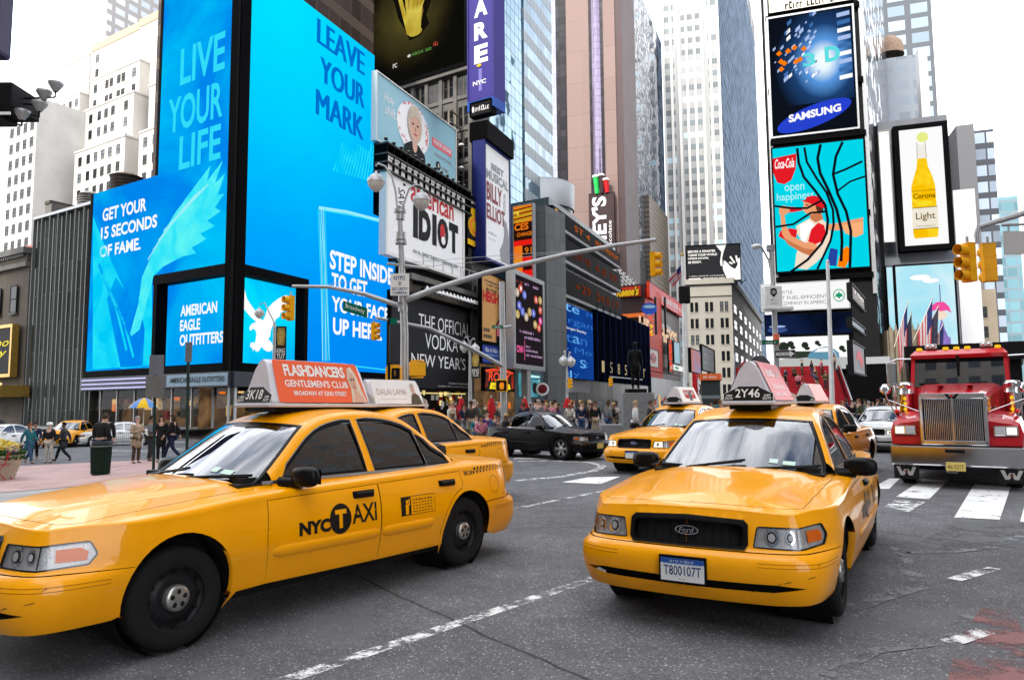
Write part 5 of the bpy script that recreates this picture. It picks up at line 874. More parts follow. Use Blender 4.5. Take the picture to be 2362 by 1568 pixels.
def dCar(b,F,l):
 b.poly(F,[(0,.3),(.3,.42),(.6,.4),(1,.34),(1,0),(0,0)],EM("screen_hill",(.5,.52,.5),1),l*.5);b.poly(F,[(0,.36),(.2,.56),(.5,.55),(.6,.4),(.3,.34)],EM("screen_dark_green",(.03,.045,.03),1),l)
 b.poly(F,[(.42,.34),(.46,.50),(.56,.62),(.68,.68),(.78,.62),(.86,.48),(.86,.34),(.7,.28)],EM("screen_car_blue",(.12,.3,.42),1),l*2);b.poly(F,[(.52,.52),(.58,.62),(.68,.65),(.76,.60),(.80,.52)],e_w,l*3)
 for u,v,s in((.10,.7,.16),(.2,.78,.1),(.40,.74,.10),(.57,.80,.07),(.9,.62,.08)):b.ell(F,u,v,s*.5,s,EM("screen_tree",(.02,.03,.02),1),l*1.5,9);b.ell(F,u+.03,v-s,s*.4,s*.6,EM("screen_tree",(.02,.03,.02),1),l*1.6,7)
sign("car_screen","white lit screen showing a blue car and dark trees behind the red steps","screen",PT1,ub,dCar,e_w,k_black,.8,.15)
sign("cream_top_sign","cream sign at the very top of the stacked screens","sign",PT1,(tx(PT1,1772,10),PT1 .hit(1860,18)[1],tx(PT1,1965,10),PT1 .hit(1860,-50)[1]),lambda b,F,l:micro(b,F,.2,.05,.8,.3,k_ink,l),M("cream_sign",(.75,.70,.58),.5),k_black,.8,.15)
PTq=PTs.off(.6)
for nm,lb_,(x0,y0,x1,y1),mm,dr in(("brown_side_sign","brown side panel with a pale two line headline on the sign tower",(1962,655,1994,718),M("brown_panel",(.13,.075,.05),.5,0,.2,.3),lambda b,F,l:(b.text(F,"150",.2,.55,.9,.85,k_offw,l,bold=.05),micro(b,F,.25,.3,.85,.45,k_offw,l))),("blue_side_sign","dim blue side panel in the middle of the sign tower",(1962,735,1994,772),M("blue_panel",(.05,.10,.18),.4,0,.4,.3),None),("grey_car_poster","grey side poster with a blurred red car near the red steps",(1963,788,1995,865),M("grey_panel",(.13,.13,.14),.5,0,.2,.2),lambda b,F,l:(b.poly(F,[(.25,.45),(.4,.78),(.6,.85),(.85,.55),(.75,.2),(.6,.35),(.5,.5)],k_red,l),micro(b,F,.2,.05,.8,.1,k_offw,l)))):
 sign(nm,lb_,"sign",PTq,PTq.rect(x0,y0,x1,y1),dr,mm,k_ink,.5,.15)
st=thing("street_base_block","black ground floor block at the foot of the sign tower","building",PTs.pt(2,0));b=MB();b.slab(PTs,-3,0,22,6.5,5,k_black,out=1.2);b.slab(PTs,-3,6.5,22,7.4,5,k_grey,out=1.4);bw(b,"wall",st)
PX=at_plane(PT,2125,430,104);k_x1=CURTAIN("grey_glass_block",1.8,3.2,(.14,.18,.22),(.22,.24,.26),fw=.3,fh=.9,rough=.12,var=.4,metal=.3,wav=.1,tilt=.03)
tl=tx(PX,2040,500);tr_=tx(PX,2206,500);r=box_building("grey_sign_block","grey clad block carrying the framed bottle sign","building",PX.off(-1.8),tl,tr_,PX.hit(2120,262)[1],20,M("grey_clad",(.16,.17,.19),.5,.1,.2,.15))
xb=(tx(PX,2079,430),PX.hit(2120,566)[1],tx(PX,2180,430),PX.hit(2120,297)[1]);e_wb=EM("lit_white",(1,1,1),.97);e_beer=EM("lit_amber",(.95,.52,.0),1,col2=(1,.72,.02),scale=.5);e_lab=EM("label_cream",(.92,.86,.72),.95);e_ol=EM("label_line",(.15,.08,.0),1);e_lime=EM("lime",(.8,.85,.25),1)
def dBot(b,F,l):
 F=Frame(F.p(-.17,0),F.ex,F.ey,F.w*1.34,F.h)
 b.poly(F,[(.30,.06),(.28,.10),(.29,.50),(.34,.58),(.40,.66),(.42,.74),(.58,.74),(.60,.66),(.66,.58),(.70,.50),(.71,.10),(.69,.06)],e_beer,l);b.poly(F,[(.42,.74),(.43,.86),(.57,.86),(.58,.74)],EM("bottle_neck",(.92,.9,.82),.95),l);b.line(F,[(.42,.74),(.43,.88)],.06,e_ol,l*2);b.line(F,[(.58,.74),(.57,.88)],.06,e_ol,l*2)
 b.ell(F,.53,.92,.10,.045,e_lime,l*3,14,.6);b.quad(F,.285,.14,.715,.315,e_lab,l*2);b.quad(F,.285,.315,.715,.321,e_ol,l*2);b.quad(F,.285,.135,.715,.141,e_ol,l*2);b.quad(F,.29,.46,.71,.464,e_ol,l*2)
 b.text(F,"Corona",.31,.395,.69,.44,e_ol,l*3,bold=.02);b.text(F,"Light",.34,.20,.67,.275,e_ol,l*3,bold=.01);b.ell(F,.5,.355,.14,.022,e_ny,l*2);micro(b,F,.33,.155,.67,.165,e_ol,l*3)
sign("bottle_sign","white lit sign with a golden beer bottle and lime in a black frame","sign",PX,xb,dBot,e_wb,k_black,1.6,.75)
yb2=(tx(PX,2068,720),PX.hit(2130,830)[1],tx(PX,2202,720),PX.hit(2130,613)[1]);e_sky1=EM("screen_sky",(.28,.74,.90),1,col2=(.75,.92,.97),scale=.09);e_vio2=EM("screen_violet",(.20,.13,.45),1,col2=(.35,.25,.65),scale=.6);e_pk=EM("screen_pink",(.9,.08,.35),1)
def dEmp(b,F,l):
 b.poly(F,[(.56,0),(.58,.12),(.62,.13),(.62,.22),(.66,.24),(.69,.30),(.73,.40),(.745,.47),(.76,.40),(.80,.30),(.84,.24),(.88,.22),(.88,.13),(.93,.12),(.95,0)],e_vio2,l);b.line(F,[(.745,.46),(.745,.78)],.12,EM("screen_spire",(.15,.1,.3),1),l*2)
 b.poly(F,[(.57,.50),(.60,.57),(.68,.60),(.80,.60),(.88,.55),(.92,.48),(.84,.51),(.75,.50),(.66,.52)],e_pk,l*3);b.poly(F,[(.64,.47),(.68,.52),(.80,.51),(.86,.47),(.80,.42),(.70,.41)],e_cream,l*2.5);b.ell(F,.42,.87,.18,.03,e_w,l);b.ell(F,.6,.83,.14,.025,e_w,l)
sign("sky_screen","large sky blue video screen with a violet spire and pink cap","screen",PX.off(.6),yb2,dEmp,e_sky1,k_black,.9,.25)
yb3=(tx(PX,2047,720),PX.hit(2130,790)[1],tx(PX,2061,720),PX.hit(2130,613)[1]);sign("narrow_sky_screen","narrow pale blue screen strip left of the sky screen","screen",PX.off(.6),yb3,None,e_sky1,k_black,.9,.15)
b_=(tx(PX,2031,430),PX.hit(2040,560)[1],tx(PX,2054,430),PX.hit(2040,305)[1]);sign("white_side_panel","blank white vertical panel left of the bottle sign","sign",PX.off(.5),b_,None,M("white_lit_panel",(.8,.79,.74),.5,0,.1,.3),k_grey,.6,.1)
def far(name,label,Y,xl,xr,ytop,mat,dep=16,d=PT.d,side=None):
 pl=Plane(at((xl+xr)/2,600,Y),d=d);t0=tx(pl,xl,300);t1=tx(pl,xr,300);z=pl.hit((xl+xr)/2,ytop)[1]if ytop>-50 else 200
 return box_building(name,label,"tower",pl,t0,t1,z,dep,mat)
k_f1=CURTAIN("pale_striped_tower",5.6,4.2,(.26,.33,.39),(.11,.118,.13),fw=1.5,fh=1.4,rough=.3,var=.25,frough=.8,spec=.1);far("pale_striped_tower","pale tower with grey bands and wide windows beyond the bottle sign",190,2020,2165,-90,k_f1)
k_f2=CURTAIN("blue_grey_tower",3.0,3.4,(.09,.12,.16),(.17,.20,.235),fw=.9,fh=1.5,rough=.3,var=.3,frough=.7);r=far("blue_grey_stepped_tower","blue grey tower with copper dome on its roof",150,2022,2120,132,k_f2);Pf=Plane(at(2060,600,150),d=PT.d);b=MB();c=at(2048,132,153);b.lathe([(3.2,0),(3.2,1.5),(2.8,3),(1.6,4.2),(.02,4.8)],k_roofm,18,c);bw(b,"dome",r)
k_f3=M("white_slab_edge",(.52,.53,.54),.6,0,.06,.1);far("white_slab_building","plain white slab building right of the bottle sign",135,2188,2238,438,k_f3,10);far("thin_white_slab","thin white slab between two glass towers above the bottle sign",160,2128,2148,110,k_f3,8)
k_f4=CURTAIN("dark_grey_tower",20,5.5,(.075,.075,.08),(.05,.05,.055),fw=.1,fh=.18,rough=.7,var=.05,tilt=0);far("dark_grey_tower","plain dark grey tower right of the white slab",180,2205,2246,288,k_f4,20)
k_f5=CURTAIN("banded_far_tower",4,4.4,(.30,.36,.44),(.05,.055,.065),fw=.4,fh=1.6,rough=.3,var=.5,spec=.15);far("banded_far_tower","dark tower with pale window bands behind the traffic signal",184,2244,2290,300,k_f5,20)
k_f6=CURTAIN("teal_glass",3,3.6,(.12,.24,.28),(.17,.23,.26),fw=.3,fh=.9,rough=.3,var=.3,spec=.2);far("teal_glass_tower","small teal glass tower at the right edge of the skyline",230,2278,2335,455,k_f6,20)
k_bge=M("beige_stone",(.26,.215,.16),.8,0,.15,.15,.1);rb_=Plane(at(2265,760,150),d=PT.d);t0,t1=tx(rb_,2222,760),tx(rb_,2302,760);zt=rb_.hit(2260,668)[1]
r=box_building("beige_office","beige stone office building with a column of windows behind the red truck","building",rb_,t0,t1,zt,24,k_bge);wins(r,[(rb_,t0+(t1-t0)*(.42+0.0*i),zt-6-4.2*j,1.9,2.4)for j in range(6)for i in range(1)],g_win,k_stone,k_bge)
far("dark_mid_block","dark block standing between the sky screen and the beige office",140,2202,2228,745,k_dark,10);r2=far("tan_far_building","tan setback building low on the right skyline",240,2306,2392,690,M("tan_far_stone",(.28,.235,.175),.85,0,.15,.1),30);pl=Plane(at(2349,600,240),d=PT.d);z=pl.hit(2340,690)[1]
wins(r2,[(pl,tx(pl,2316+13*i,740),z-7-6*j,1.8,3)for j in range(4)for i in range(6)],g_win2,k_bge)
sf=Plane(at(2100,830,96),d=PT.d);r=box_building("old_stone_front","ornate old stone front with piers under the flags","building",sf,tx(sf,2048,830),tx(sf,2150,830),sf.hit(2100,760)[1],8,M("tan_carved_stone",(.19,.16,.115),.8,0,.25,.4,.2));b=MB()
for k in range(8):t=tx(sf,2052+13*k,830);b.slab(sf,t,0,t+.45,sf.hit(2100,755+(k%3)*8)[1],.6,MATS["tan_carved_stone"],out=.5);b.cyl(sf.pt(t+.2,sf.hit(2100,755)[1]-1,.2),sf.pt(t+.2,sf.hit(2100,745)[1],.2),.3,MATS["tan_carved_stone"],6,.02)
bw(b,"pier",r)
m_fl_r=M("flag_red",(.36,.04,.05),.8,0,.15,2);m_fl_w=M("flag_white",(.40,.36,.37),.8,0,.1,2);m_fl_b=M("flag_navy",(.02,.025,.10),.8,0,.2,2);m_fl_k=M("flag_dark",(.035,.035,.06),.8,0,.3,2)
def flag(label,base,tip,w,hgt,cols,drop,grp="flags on slanted poles under the sky screen"):
 """banner hanging from a slanted pole: base and tip are world points"""
 base=Vector(base);tip=Vector(tip);r=thing("flag",label,"flag",base,0,grp);b=MB();b.cyl((0,0,0),tip-base,.05,k_offw,6);b.ball(tip-base,.1,k_gold,6,4);b.build("flagpole",r)
 b=MB();n=14;d=tip-base;up=Vector((0,0,-1));vs=[];m=12
 for i in range(n+1):
  for j in range(m+1):
   p=d*(1-w+w*i/n)+up*(hgt*j/m)+Vector((0,-.14*math.sin(i*1.4)*(j/m),0))-d*.22*(j/m)*(i/n);vs.append(p)
 for j in range(m):
  for i in range(n):
   q=i*(m+1)+j;mat=cols(i/n,j/m);b.add([vs[q],vs[q+m+1],vs[q+m+2],vs[q+1]],[(0,1,2,3)],mat)
 b.build("cloth",r);return r
us=lambda u,v:m_fl_b if(u>.62 and v<.5)else(m_fl_r if int(v*0+u*9)%2==0 else m_fl_w)
dk=lambda u,v:m_fl_k
for lab,x0,y0,x1,y1,h,c in(("striped red and white flag at the left end of the row",2062,800,2092,700,5.0,us),("dark navy flag beside the leftmost striped flag",2078,790,2102,720,4.6,dk),("large striped flag with a navy field in the middle of the row",2104,790,2150,690,5.6,us),("dark flag hanging just right of the large striped flag",2120,795,2164,705,5.0,dk),("striped flag in front of the violet spire at the right end of the row",2140,812,2176,745,4.4,us)):
 p=at(x0,y0,93.5);q=at(x1,y1,91.5);flag(lab,p,q,.75,h,c,1)
k_step=M("red_glass_step",(.30,.012,.02),.3,0,.12,2,coat=.3);PS_=Plane(at(1825,900,62),d=PT.d);t0,t1=tx(PS_,1692,900),tx(PS_,1962,900);zt=5.2;n=27;run=.46
r=thing("red_steps","wide flight of red glass steps with people at the end of the square","steps",PS_.pt((t0+t1)/2,0));b=MB()
for k in range(n):b.slab(PS_,t0,0,t1,(k+1)*zt/n,run,k_step,out=-k*run)
bw(b,"flight",r);b=MB()
for k in range(n):b.slab(PS_,t0,(k+1)*zt/n+.002,t1,(k+1)*zt/n+.03,.05,M("step_edge",(.50,.06,.07),.4),out=-k*run+.01)
bw(b,"step_edge",r);g_side=GLASS("pale_side_glass",(.85,.9,.92),.8,.7)
for t in(t0-.15,t1+.15):
 b=MB();P=[PS_.pt(t,.0,.3),PS_.pt(t,.0,-n*run),PS_.pt(t,zt+1.4,-n*run),PS_.pt(t,1.2,.3)];b.add(P,[(0,1,2,3)],g_side);b.tube([P[3],P[2]],.06,k_steel,6);b.tube([P[0],P[3]],.06,k_steel,6);b.tube([P[2],P[1]],.06,k_steel,6);bw(b,"glass_side",r)
b=MB();tk=Plane(at(1608,900,60),d=PB.d);r=thing("ticket_booth_sign","tall red booth panel with white tkts lettering beside the steps","sign",tk.pt(0,0));F=pframe(tk,-.6,.3,.9,tk.hit(1608,862)[1],.06);b.slab(tk,-.6,0,.9,tk.hit(1608,862)[1],.3,k_red,out=.0);b.text(F,"tkts",.2,.18,.85,.92,k_white,.02,rot=-90,bold=.05);bw(b,"panel",r)
kb=Plane(at(1640,900,66),d=PT.d);r=thing("orange_kiosk","small grey kiosk with an orange lettered fascia right of the red booth panel","kiosk",kb.pt(0,0));t0_,z0_,t1_,z1_=kb.rect(1615,862,1662,945);b=MB();b.slab(kb,t0_,0,t1_,z1_-.6,2,k_gD,out=0);bw(b,"wall",r);b=MB();b.slab(kb,t0_-.1,z1_-.6,t1_+.1,z1_,2.2,M("kiosk_orange",(.62,.12,.03),.5),out=.2);F=pframe(kb,t0_,z1_-.5,t1_,z1_-.1,.22);micro(b,F,.15,.2,.85,.8,k_white,.01);bw(b,"fascia",r)
def block(label,cx_,cy_,sx_,sy_,h,mat,rz=0):
 r=thing("unseen_block",label,"building",(cx_,cy_,0),rz);b=MB();b.box((0,0,h/2),(sx_,sy_,h),mat);b.build("wall",r);b=MB();b.box((0,0,h+.4),(sx_+1,sy_+1,.8),k_stone2);b.build("parapet",r)
k_bk1=CURTAIN("block_brick",3.4,3.6,(.05,.055,.06),(.22,.16,.12),fw=1.6,fh=1.5,rough=.12,var=.5,frough=.8);k_bk2=CURTAIN("block_stone",3.0,3.8,(.06,.07,.08),(.34,.31,.27),fw=1.4,fh=1.7,rough=.12,var=.5,frough=.8);k_bk3=CURTAIN("block_glass",1.8,3.8,(.10,.13,.16),(.16,.17,.18),fw=.15,fh=.9,rough=.08,var=.5)
az=-SUN_AZ
def pq(p,q):s=Vector((.53,.85));t=Vector((.85,-.53));v=s*q+t*p;return v.x,v.y
rz=math.atan2(-.53,.85)
for lab,p0,p1,q,h,m in(("unseen brick block far behind the viewer on the left, set to shade the street",-58,-22,-78,118,k_bk1),("unseen stone block behind the viewer, set to shade the street",-20,14,-84,122,k_bk2),("unseen glass block behind the viewer on the right, set to shade the street",16,70,-80,116,k_bk3)):
 x,y=pq((p0+p1)/2,q);block(lab,x,y,p1-p0,26,h,m,rz)  # unseen blocks placed across the sun's path to keep the street in shade
block("brick block across the avenue right of the viewer",54,5,26,80,95,k_bk1,rad(-6));block("stone corner block left of the viewer",-62,4,44,34,75,k_bk2,rad(-30))  # unseen blocks, made tall to cut low light and fill car reflections
def crom(pts,n=10):
 out=[]
 for i in range(len(pts)-1):
  p0=pts[max(i-1,0)];p1=pts[i];p2=pts[i+1];p3=pts[min(i+2,len(pts)-1)]
  for k in range(n):
   t=k/n;out.append(tuple(.5*(2*b+(c-a)*t+(2*a-5*b+4*c-d)*t*t+(3*b-a-3*c+d)*t**3)for a,b,c,d in zip(p0,p1,p2,p3)))
 out.append(tuple(pts[-1]));return out
def lerp_tab(tab,x):
 if x<=tab[0][0]:return tab[0][1]
 for(a,b),(c,d)in zip(tab,tab[1:]):
  if x<=c:return b+(d-b)*(x-a)/max(1e-9,c-a)
 return tab[-1][1]
def sstep(a,b,x):t=min(1,max(0,(x-a)/(b-a)));return t*t*(3-2*t)
PLAN=crom([(0,0),(.012,.30),(.045,.58),(.11,.77),(.22,.875),(.42,.93),(.8,.965),(1.5,.985),(2.6,.99),(3.6,.985),(4.3,.965),(4.70,.93),(4.93,.875),(5.08,.77),(5.16,.58),(5.19,.30),(5.20,0)],14)
_S=[0.0]
for a,b in zip(PLAN,PLAN[1:]):_S.append(_S[-1]+math.hypot(b[0]-a[0],b[1]-a[1]))
SMAX=_S[-1]
_XS=list(zip([p[0]for p in PLAN],_S));_SX=list(zip(_S,[p[0]for p in PLAN]));_SY=list(zip(_S,[p[1]for p in PLAN]))
_half=max(range(len(PLAN)),key=lambda i:PLAN[i][1]);_YF=[(PLAN[i][1],_S[i])for i in range(_half+1)];_YR=[(PLAN[i][1],_S[i])for i in range(len(PLAN)-1,_half,-1)]
def sx(x):return lerp_tab(_XS,x)
def sy(y):return lerp_tab(_YF,y)
def syr(y):return lerp_tab(_YR,y)
def plan(s):
 e=.012;s=min(max(s,0),SMAX);x,y=lerp_tab(_SX,s),lerp_tab(_SY,s)
 a=(lerp_tab(_SX,max(0,s-e)),lerp_tab(_SY,max(0,s-e)));b=(lerp_tab(_SX,min(SMAX,s+e)),lerp_tab(_SY,min(SMAX,s+e)))
 dx,dy=b[0]-a[0],b[1]-a[1];l=math.hypot(dx,dy)or 1;return x,y,-dy/l,dx/l
SIDE=crom([(.18,.12),(.27,.06),(.34,.040),(.45,.014),(.53,.001),(.60,.0),(.68,.006),(.76,.020),(.83,.040),(.90,.068),(1.02,.11)],4)
FRNT=crom([(.17,.13),(.26,.055),(.33,.022),(.40,.004),(.47,.0),(.52,.010),(.55,.032),(.572,.075),(.60,.092),(.66,.102),(.73,.118),(.79,.15),(.86,.22),(.92,.30)],4)
REAR=crom([(.20,.10),(.30,.03),(.40,.0),(.52,.0),(.57,.02),(.60,.065),(.65,.08),(.8,.095),(.92,.12),(1.02,.18)],4)
ZE=crom([(0.0,.755),(.15,.768),(.5,.812),(1.0,.858),(1.6,.905),(2.4,.925),(3.4,.945),(4.2,.955),(4.8,.945),(5.1,.925),(5.3,.90)],6)
def ze(x):return lerp_tab(ZE,x)
CRN=[(0,.045),(.4,.075),(1.2,.095),(2,.08),(4,.07),(4.6,.065),(5.3,.03)]
def htop(x,y):
 a=min(1.2,abs(y)/.9);z=ze(x)+lerp_tab(CRN,x)*(1-a**2.3)
 yl=.40+.20*sstep(.2,1.5,x);k=sstep(.12,.5,x)*(1-sstep(1.45,1.7,x));z+=.016*k*(1/(1+math.exp((abs(y)-yl)/.018)))
 return z
def fil(s):x=lerp_tab(_SX,s);return.020+.035*sstep(.45,1.1,x)-.025*sstep(4.75,5.05,x)
def inset(s,z):
 x=lerp_tab(_SX,s);wf=1-sstep(.22,.75,x);wr=sstep(4.65,5.02,x);sd=lerp_tab(SIDE,z);v=sd
 if wf>0:v=v*(1-wf)+lerp_tab(FRNT,z)*wf
 if wr>0:v=v*(1-wr)+lerp_tab(REAR,z)*wr
 return v
_ZS={}
def zs(s):
 k=round(s,3)
 if k not in _ZS:
  x,y,nx,ny=plan(s);z=ze(x)
  FIL=fil(s)
  for _ in range(4):i=inset(s,z-FIL)+FIL*.83;z=htop(x-nx*i,y-ny*i)+FIL*.015
  _ZS[k]=z
 return _ZS[k]
def wall(s,z,off=0.0):
 x,y,nx,ny=plan(s);zt=zs(s);FIL=fil(s);zb=zt-FIL
 if z<=zb:i=inset(s,z)
 else:f=min(1,(z-zb)/FIL)*rad(80);i=inset(s,zb)+FIL*(1-math.cos(f));z=zb+FIL*math.sin(f)
 i-=off;return Vector((x-nx*i,y-ny*i,z))
def wn(s,z,off=0.0):
 e=.012;h_=zs(s);e=.012 if z<h_-fil(s)-.013 else.003;z=min(z,h_-.0001);p=wall(s,z,off);a=wall(s+e,z,off)-wall(s-e,z,off);b=wall(s,z+e,off)-wall(s,z-e,off);n=a.cross(b)
 if n.length<1e-9:n=Vector((plan(s)[2],plan(s)[3],0))
 n.normalize();_,_,nx,ny=plan(s)
 if n.x*nx+n.y*ny+n.z*.3<0:n=-n
 return p,n
def tn(x,y,off=0.0):
 e=.01;z=htop(x,y);n=Vector((-(htop(x+e,y)-htop(x-e,y))/(2*e),-(htop(x,y+e)-htop(x,y-e))/(2*e),1)).normalized();return Vector((x,y,z))+n*off,n
ZR=crom([(1.38,.925),(1.60,1.060),(1.85,1.212),(2.06,1.337),(2.20,1.405),(2.36,1.454),(2.6,1.488),(2.9,1.502),(3.2,1.492),(3.42,1.460),(3.60,1.400),(3.85,1.258),(4.10,1.098),(4.28,.985),(4.45,.90)],6)
def xe_of(x,y):w=sstep(2.35,3.2,x);return x+(-.34*(1-w)+.24*w)*y*y
def zrt(x,y):xe=xe_of(x,y);return lerp_tab(ZR,xe)-.085*y*y
GB=[(1.4,.77),(1.8,.80),(2.6,.815),(3.6,.80),(4.3,.745)]
def wg(x,z):d=z-.95;return lerp_tab(GB,x)-.40*d-.22*d*d
GR=.045
_CC={}
def ccurve(x):
 k=round(x,3)
 if k not in _CC:
  a,b=.88,1.5
  for _ in range(26):
   m=(a+b)/2
   if zrt(x,wg(x,m))>m:a=m
   else:b=m
  _CC[k]=(wg(x,a),a)
 return _CC[k]
def gside(x,z,off=0.0):return Vector((x,wg(x,z)+off,z))
def gsn(x,z,off=0.0):
 e=.01;dx=(wg(x+e,z)-wg(x-e,z))/(2*e);dz=(wg(x,z+e)-wg(x,z-e))/(2*e);n=Vector((-dx,1,-dz)).normalized();return Vector((x,wg(x,z),z))+n*off,n
def rfn(x,y,off=0.0):
 e=.01;n=Vector((-(zrt(x+e,y)-zrt(x-e,y))/(2*e),-(zrt(x,y+e)-zrt(x,y-e))/(2*e),1)).normalized();return Vector((x,y,zrt(x,y)))+n*off,n
BELT=.965
XA=next(x/200 for x in range(290,420)if ccurve(x/200)[1]-GR>BELT);XC=next(x/200 for x in range(900,600,-1)if ccurve(x/200)[1]-GR>BELT)
def resample(poly,d):
 out=[]
 for i,p in enumerate(poly):
  q=poly[(i+1)%len(poly)];l=math.hypot(q[0]-p[0],q[1]-p[1]);n=max(1,int(math.ceil(l/d)))
  out+=[(p[0]+(q[0]-p[0])*k/n,p[1]+(q[1]-p[1])*k/n)for k in range(n)]
 return out
def roundp(poly,r,n=4):
 out=[]
 for i,p in enumerate(poly):
  a=poly[i-1];c=poly[(i+1)%len(poly)];la=math.hypot(a[0]-p[0],a[1]-p[1]);lc=math.hypot(c[0]-p[0],c[1]-p[1]);rr=min(r,la*.45,lc*.45)
  if rr<1e-4:out.append(p);continue
  A=(p[0]+(a[0]-p[0])*rr/la,p[1]+(a[1]-p[1])*rr/la);Cc=(p[0]+(c[0]-p[0])*rr/lc,p[1]+(c[1]-p[1])*rr/lc)
  for k in range(n+1):t=k/n;out.append(tuple((1-t)**2*u+2*t*(1-t)*v+t*t*w for u,v,w in zip(A,p,Cc)))
 return out
def inpoly(p,poly):
 x,y=p;c=False;j=len(poly)-1
 for i in range(len(poly)):
  a,b=poly[i],poly[j]
  if(a[1]>y)!=(b[1]>y)and x<(b[0]-a[0])*(y-a[1])/(b[1]-a[1])+a[0]:c=not c
  j=i
 return c
def inflate(poly,d):
 A=sum(p[0]*poly[(i+1)%len(poly)][1]-poly[(i+1)%len(poly)][0]*p[1]for i,p in enumerate(poly));sg=1 if A>0 else-1;out=[]
 for i,p in enumerate(poly):
  a=poly[i-1];c=poly[(i+1)%len(poly)];dx,dy=c[0]-a[0],c[1]-a[1];l=math.hypot(dx,dy)or 1;out.append((p[0]+sg*dy/l*d,p[1]-sg*dx/l*d))
 return out
def patch2d(outline,holes=(),sp=.06):
 loops=[resample(outline,sp)]+[resample(h,sp)for h in holes];vs=[];es=[]
 for L in loops:
  b=len(vs);vs+=[Vector(p)for p in L];es+=[(b+i,b+(i+1)%len(L))for i in range(len(L))]
 xs=[p[0]for p in loops[0]];ys=[p[1]for p in loops[0]];x=min(xs)+sp*.5;edge=[(v.x,v.y)for v in vs];row=0
 cell={}
 for p in edge:cell.setdefault((int(p[0]//sp),int(p[1]//sp)),[]).append(p)
 while x<max(xs):
  y=min(ys)+sp*(.25 if row%2 else.5)
  while y<max(ys):
   if inpoly((x,y),loops[0])and not any(inpoly((x,y),h)for h in loops[1:]):
    cx_,cy_=int(x//sp),int(y//sp)
    if all((q[0]-x)**2+(q[1]-y)**2>(sp*.5)**2 for i in(-1,0,1)for j in(-1,0,1)for q in cell.get((cx_+i,cy_+j),())):vs.append(Vector((x,y)))
   y+=sp
  x+=sp;row+=1
 r=delaunay_2d_cdt(vs,es,[],0,1e-6);fs=[]
 for f in r[2]:
  a,b,c=(r[0][i]for i in f[:3]);m=((a.x+b.x+c.x)/3,(a.y+b.y+c.y)/3)
  if inpoly(m,loops[0])and not any(inpoly(m,h)for h in loops[1:]):fs.append(tuple(f)if(b-a).cross(c-a)>0 else(f[0],f[2],f[1]))
 return[(v.x,v.y)for v in r[0]],fs
class CarMesh:
 """triangles with exact surface normals, one or both sides"""
 def __init__(s,sc=(1,1,1)):s.v=[];s.n=[];s.f=[];s.m=[];s.mats=[];s.sc=sc
 def mi(s,m):
  if m not in s.mats:s.mats.append(m)
  return s.mats.index(m)
 def surf(s,pts,fs,fn,mat,sides=(1,-1),off=0.0,thick=0.0,flip=False):
  pn=[fn(p[0],p[1],off)for p in pts];k=s.mi(mat)
  for sd in sides:
   b=len(s.v)
   for p,n in pn:s.v.append((p.x*s.sc[0],p.y*sd*s.sc[1],p.z*s.sc[2]));s.n.append(Vector((n.x/s.sc[0],n.y*sd/s.sc[1],n.z/s.sc[2])).normalized())
   for f in fs:
    a,c,d=(Vector(s.v[b+i])for i in f[:3]);nn=(c-a).cross(d-a);ok=nn.dot(s.n[b+f[0]])>0
    s.f.append(tuple(b+i for i in(f if ok else f[::-1])));s.m.append(k)
 def raw(s,vs,fs,ns,mat,sides=(1,-1)):
  k=s.mi(mat)
  for sd in sides:
   b=len(s.v)
   for p,n in zip(vs,ns):s.v.append((p[0]*s.sc[0],p[1]*sd*s.sc[1],p[2]*s.sc[2]));s.n.append(Vector((n[0],n[1]*sd,n[2])).normalized())
   for f in fs:
    a,c,d=(Vector(s.v[b+i])for i in f[:3]);nn=(c-a).cross(d-a);ok=nn.dot(s.n[b+f[0]])>0
    s.f.append(tuple(b+i for i in(f if ok else f[::-1])));s.m.append(k)
 def build(s,name,parent):
  me=bpy.data.meshes.new(name);me.from_pydata(s.v,[],s.f)
  for m in s.mats:me.materials.append(m)
  me.polygons.foreach_set('material_index',s.m);me.polygons.foreach_set('use_smooth',[True]*len(s.f));me.uv_layers.new(name="UVMap")
  me.normals_split_custom_set_from_vertices([tuple(n)for n in s.n])
  o=bpy.data.objects.new(name,me);COL.objects.link(o);o.parent=parent;return o
def PAINT(name,col,coat=.75):
 if name in MATS:return MATS[name]
 m=M(name,col,.32,0,.05,1.5,0,coat,.1);return m
m_tax=PAINT("taxi_yellow",(.93,.37,.0),.6);m_blk=M("trim_black",(.005,.005,.0055),.35,0,.2,6,spec=.14);m_rub=M("tyre_rubber",(.009,.009,.0095),.85,0,.25,8,.2,spec=.25);m_chr=M("chrome",(.75,.76,.78),.08,1,.05,4);m_und=M("underbody",(.006,.006,.006),.9,0,.2)
m_rim=M("black_steel_rim",(.016,.016,.018),.4,.2,.3,8);m_cap=M("hub_cap",(.42,.41,.38),.3,.8,.3,12);m_seat=M("seat_dark",(.02,.021,.023),.7,0,.2,5);m_dash=M("dashboard",(.014,.015,.015),.6,0,.2,5)
m_wsh=GLASS("windshield_glass",(.60,.70,.66),1.25,.75);m_sgl=GLASS("side_glass",(.42,.50,.47),1.2,.55);m_lens=GLASS("lamp_lens",(1,1,1),.4,.98)
m_refl=M("lamp_reflector",(.62,.62,.63),.3,.25,.10,30,.25,bscale=70);m_amb=M("amber_lens",(.95,.17,.0),.3,0,.1,10);m_tail=M("tail_lamp_red",(.42,.01,.012),.15,0,.2,8,0,.8);e_head=EM("headlamp_on",(1,.93,.72),1.6)
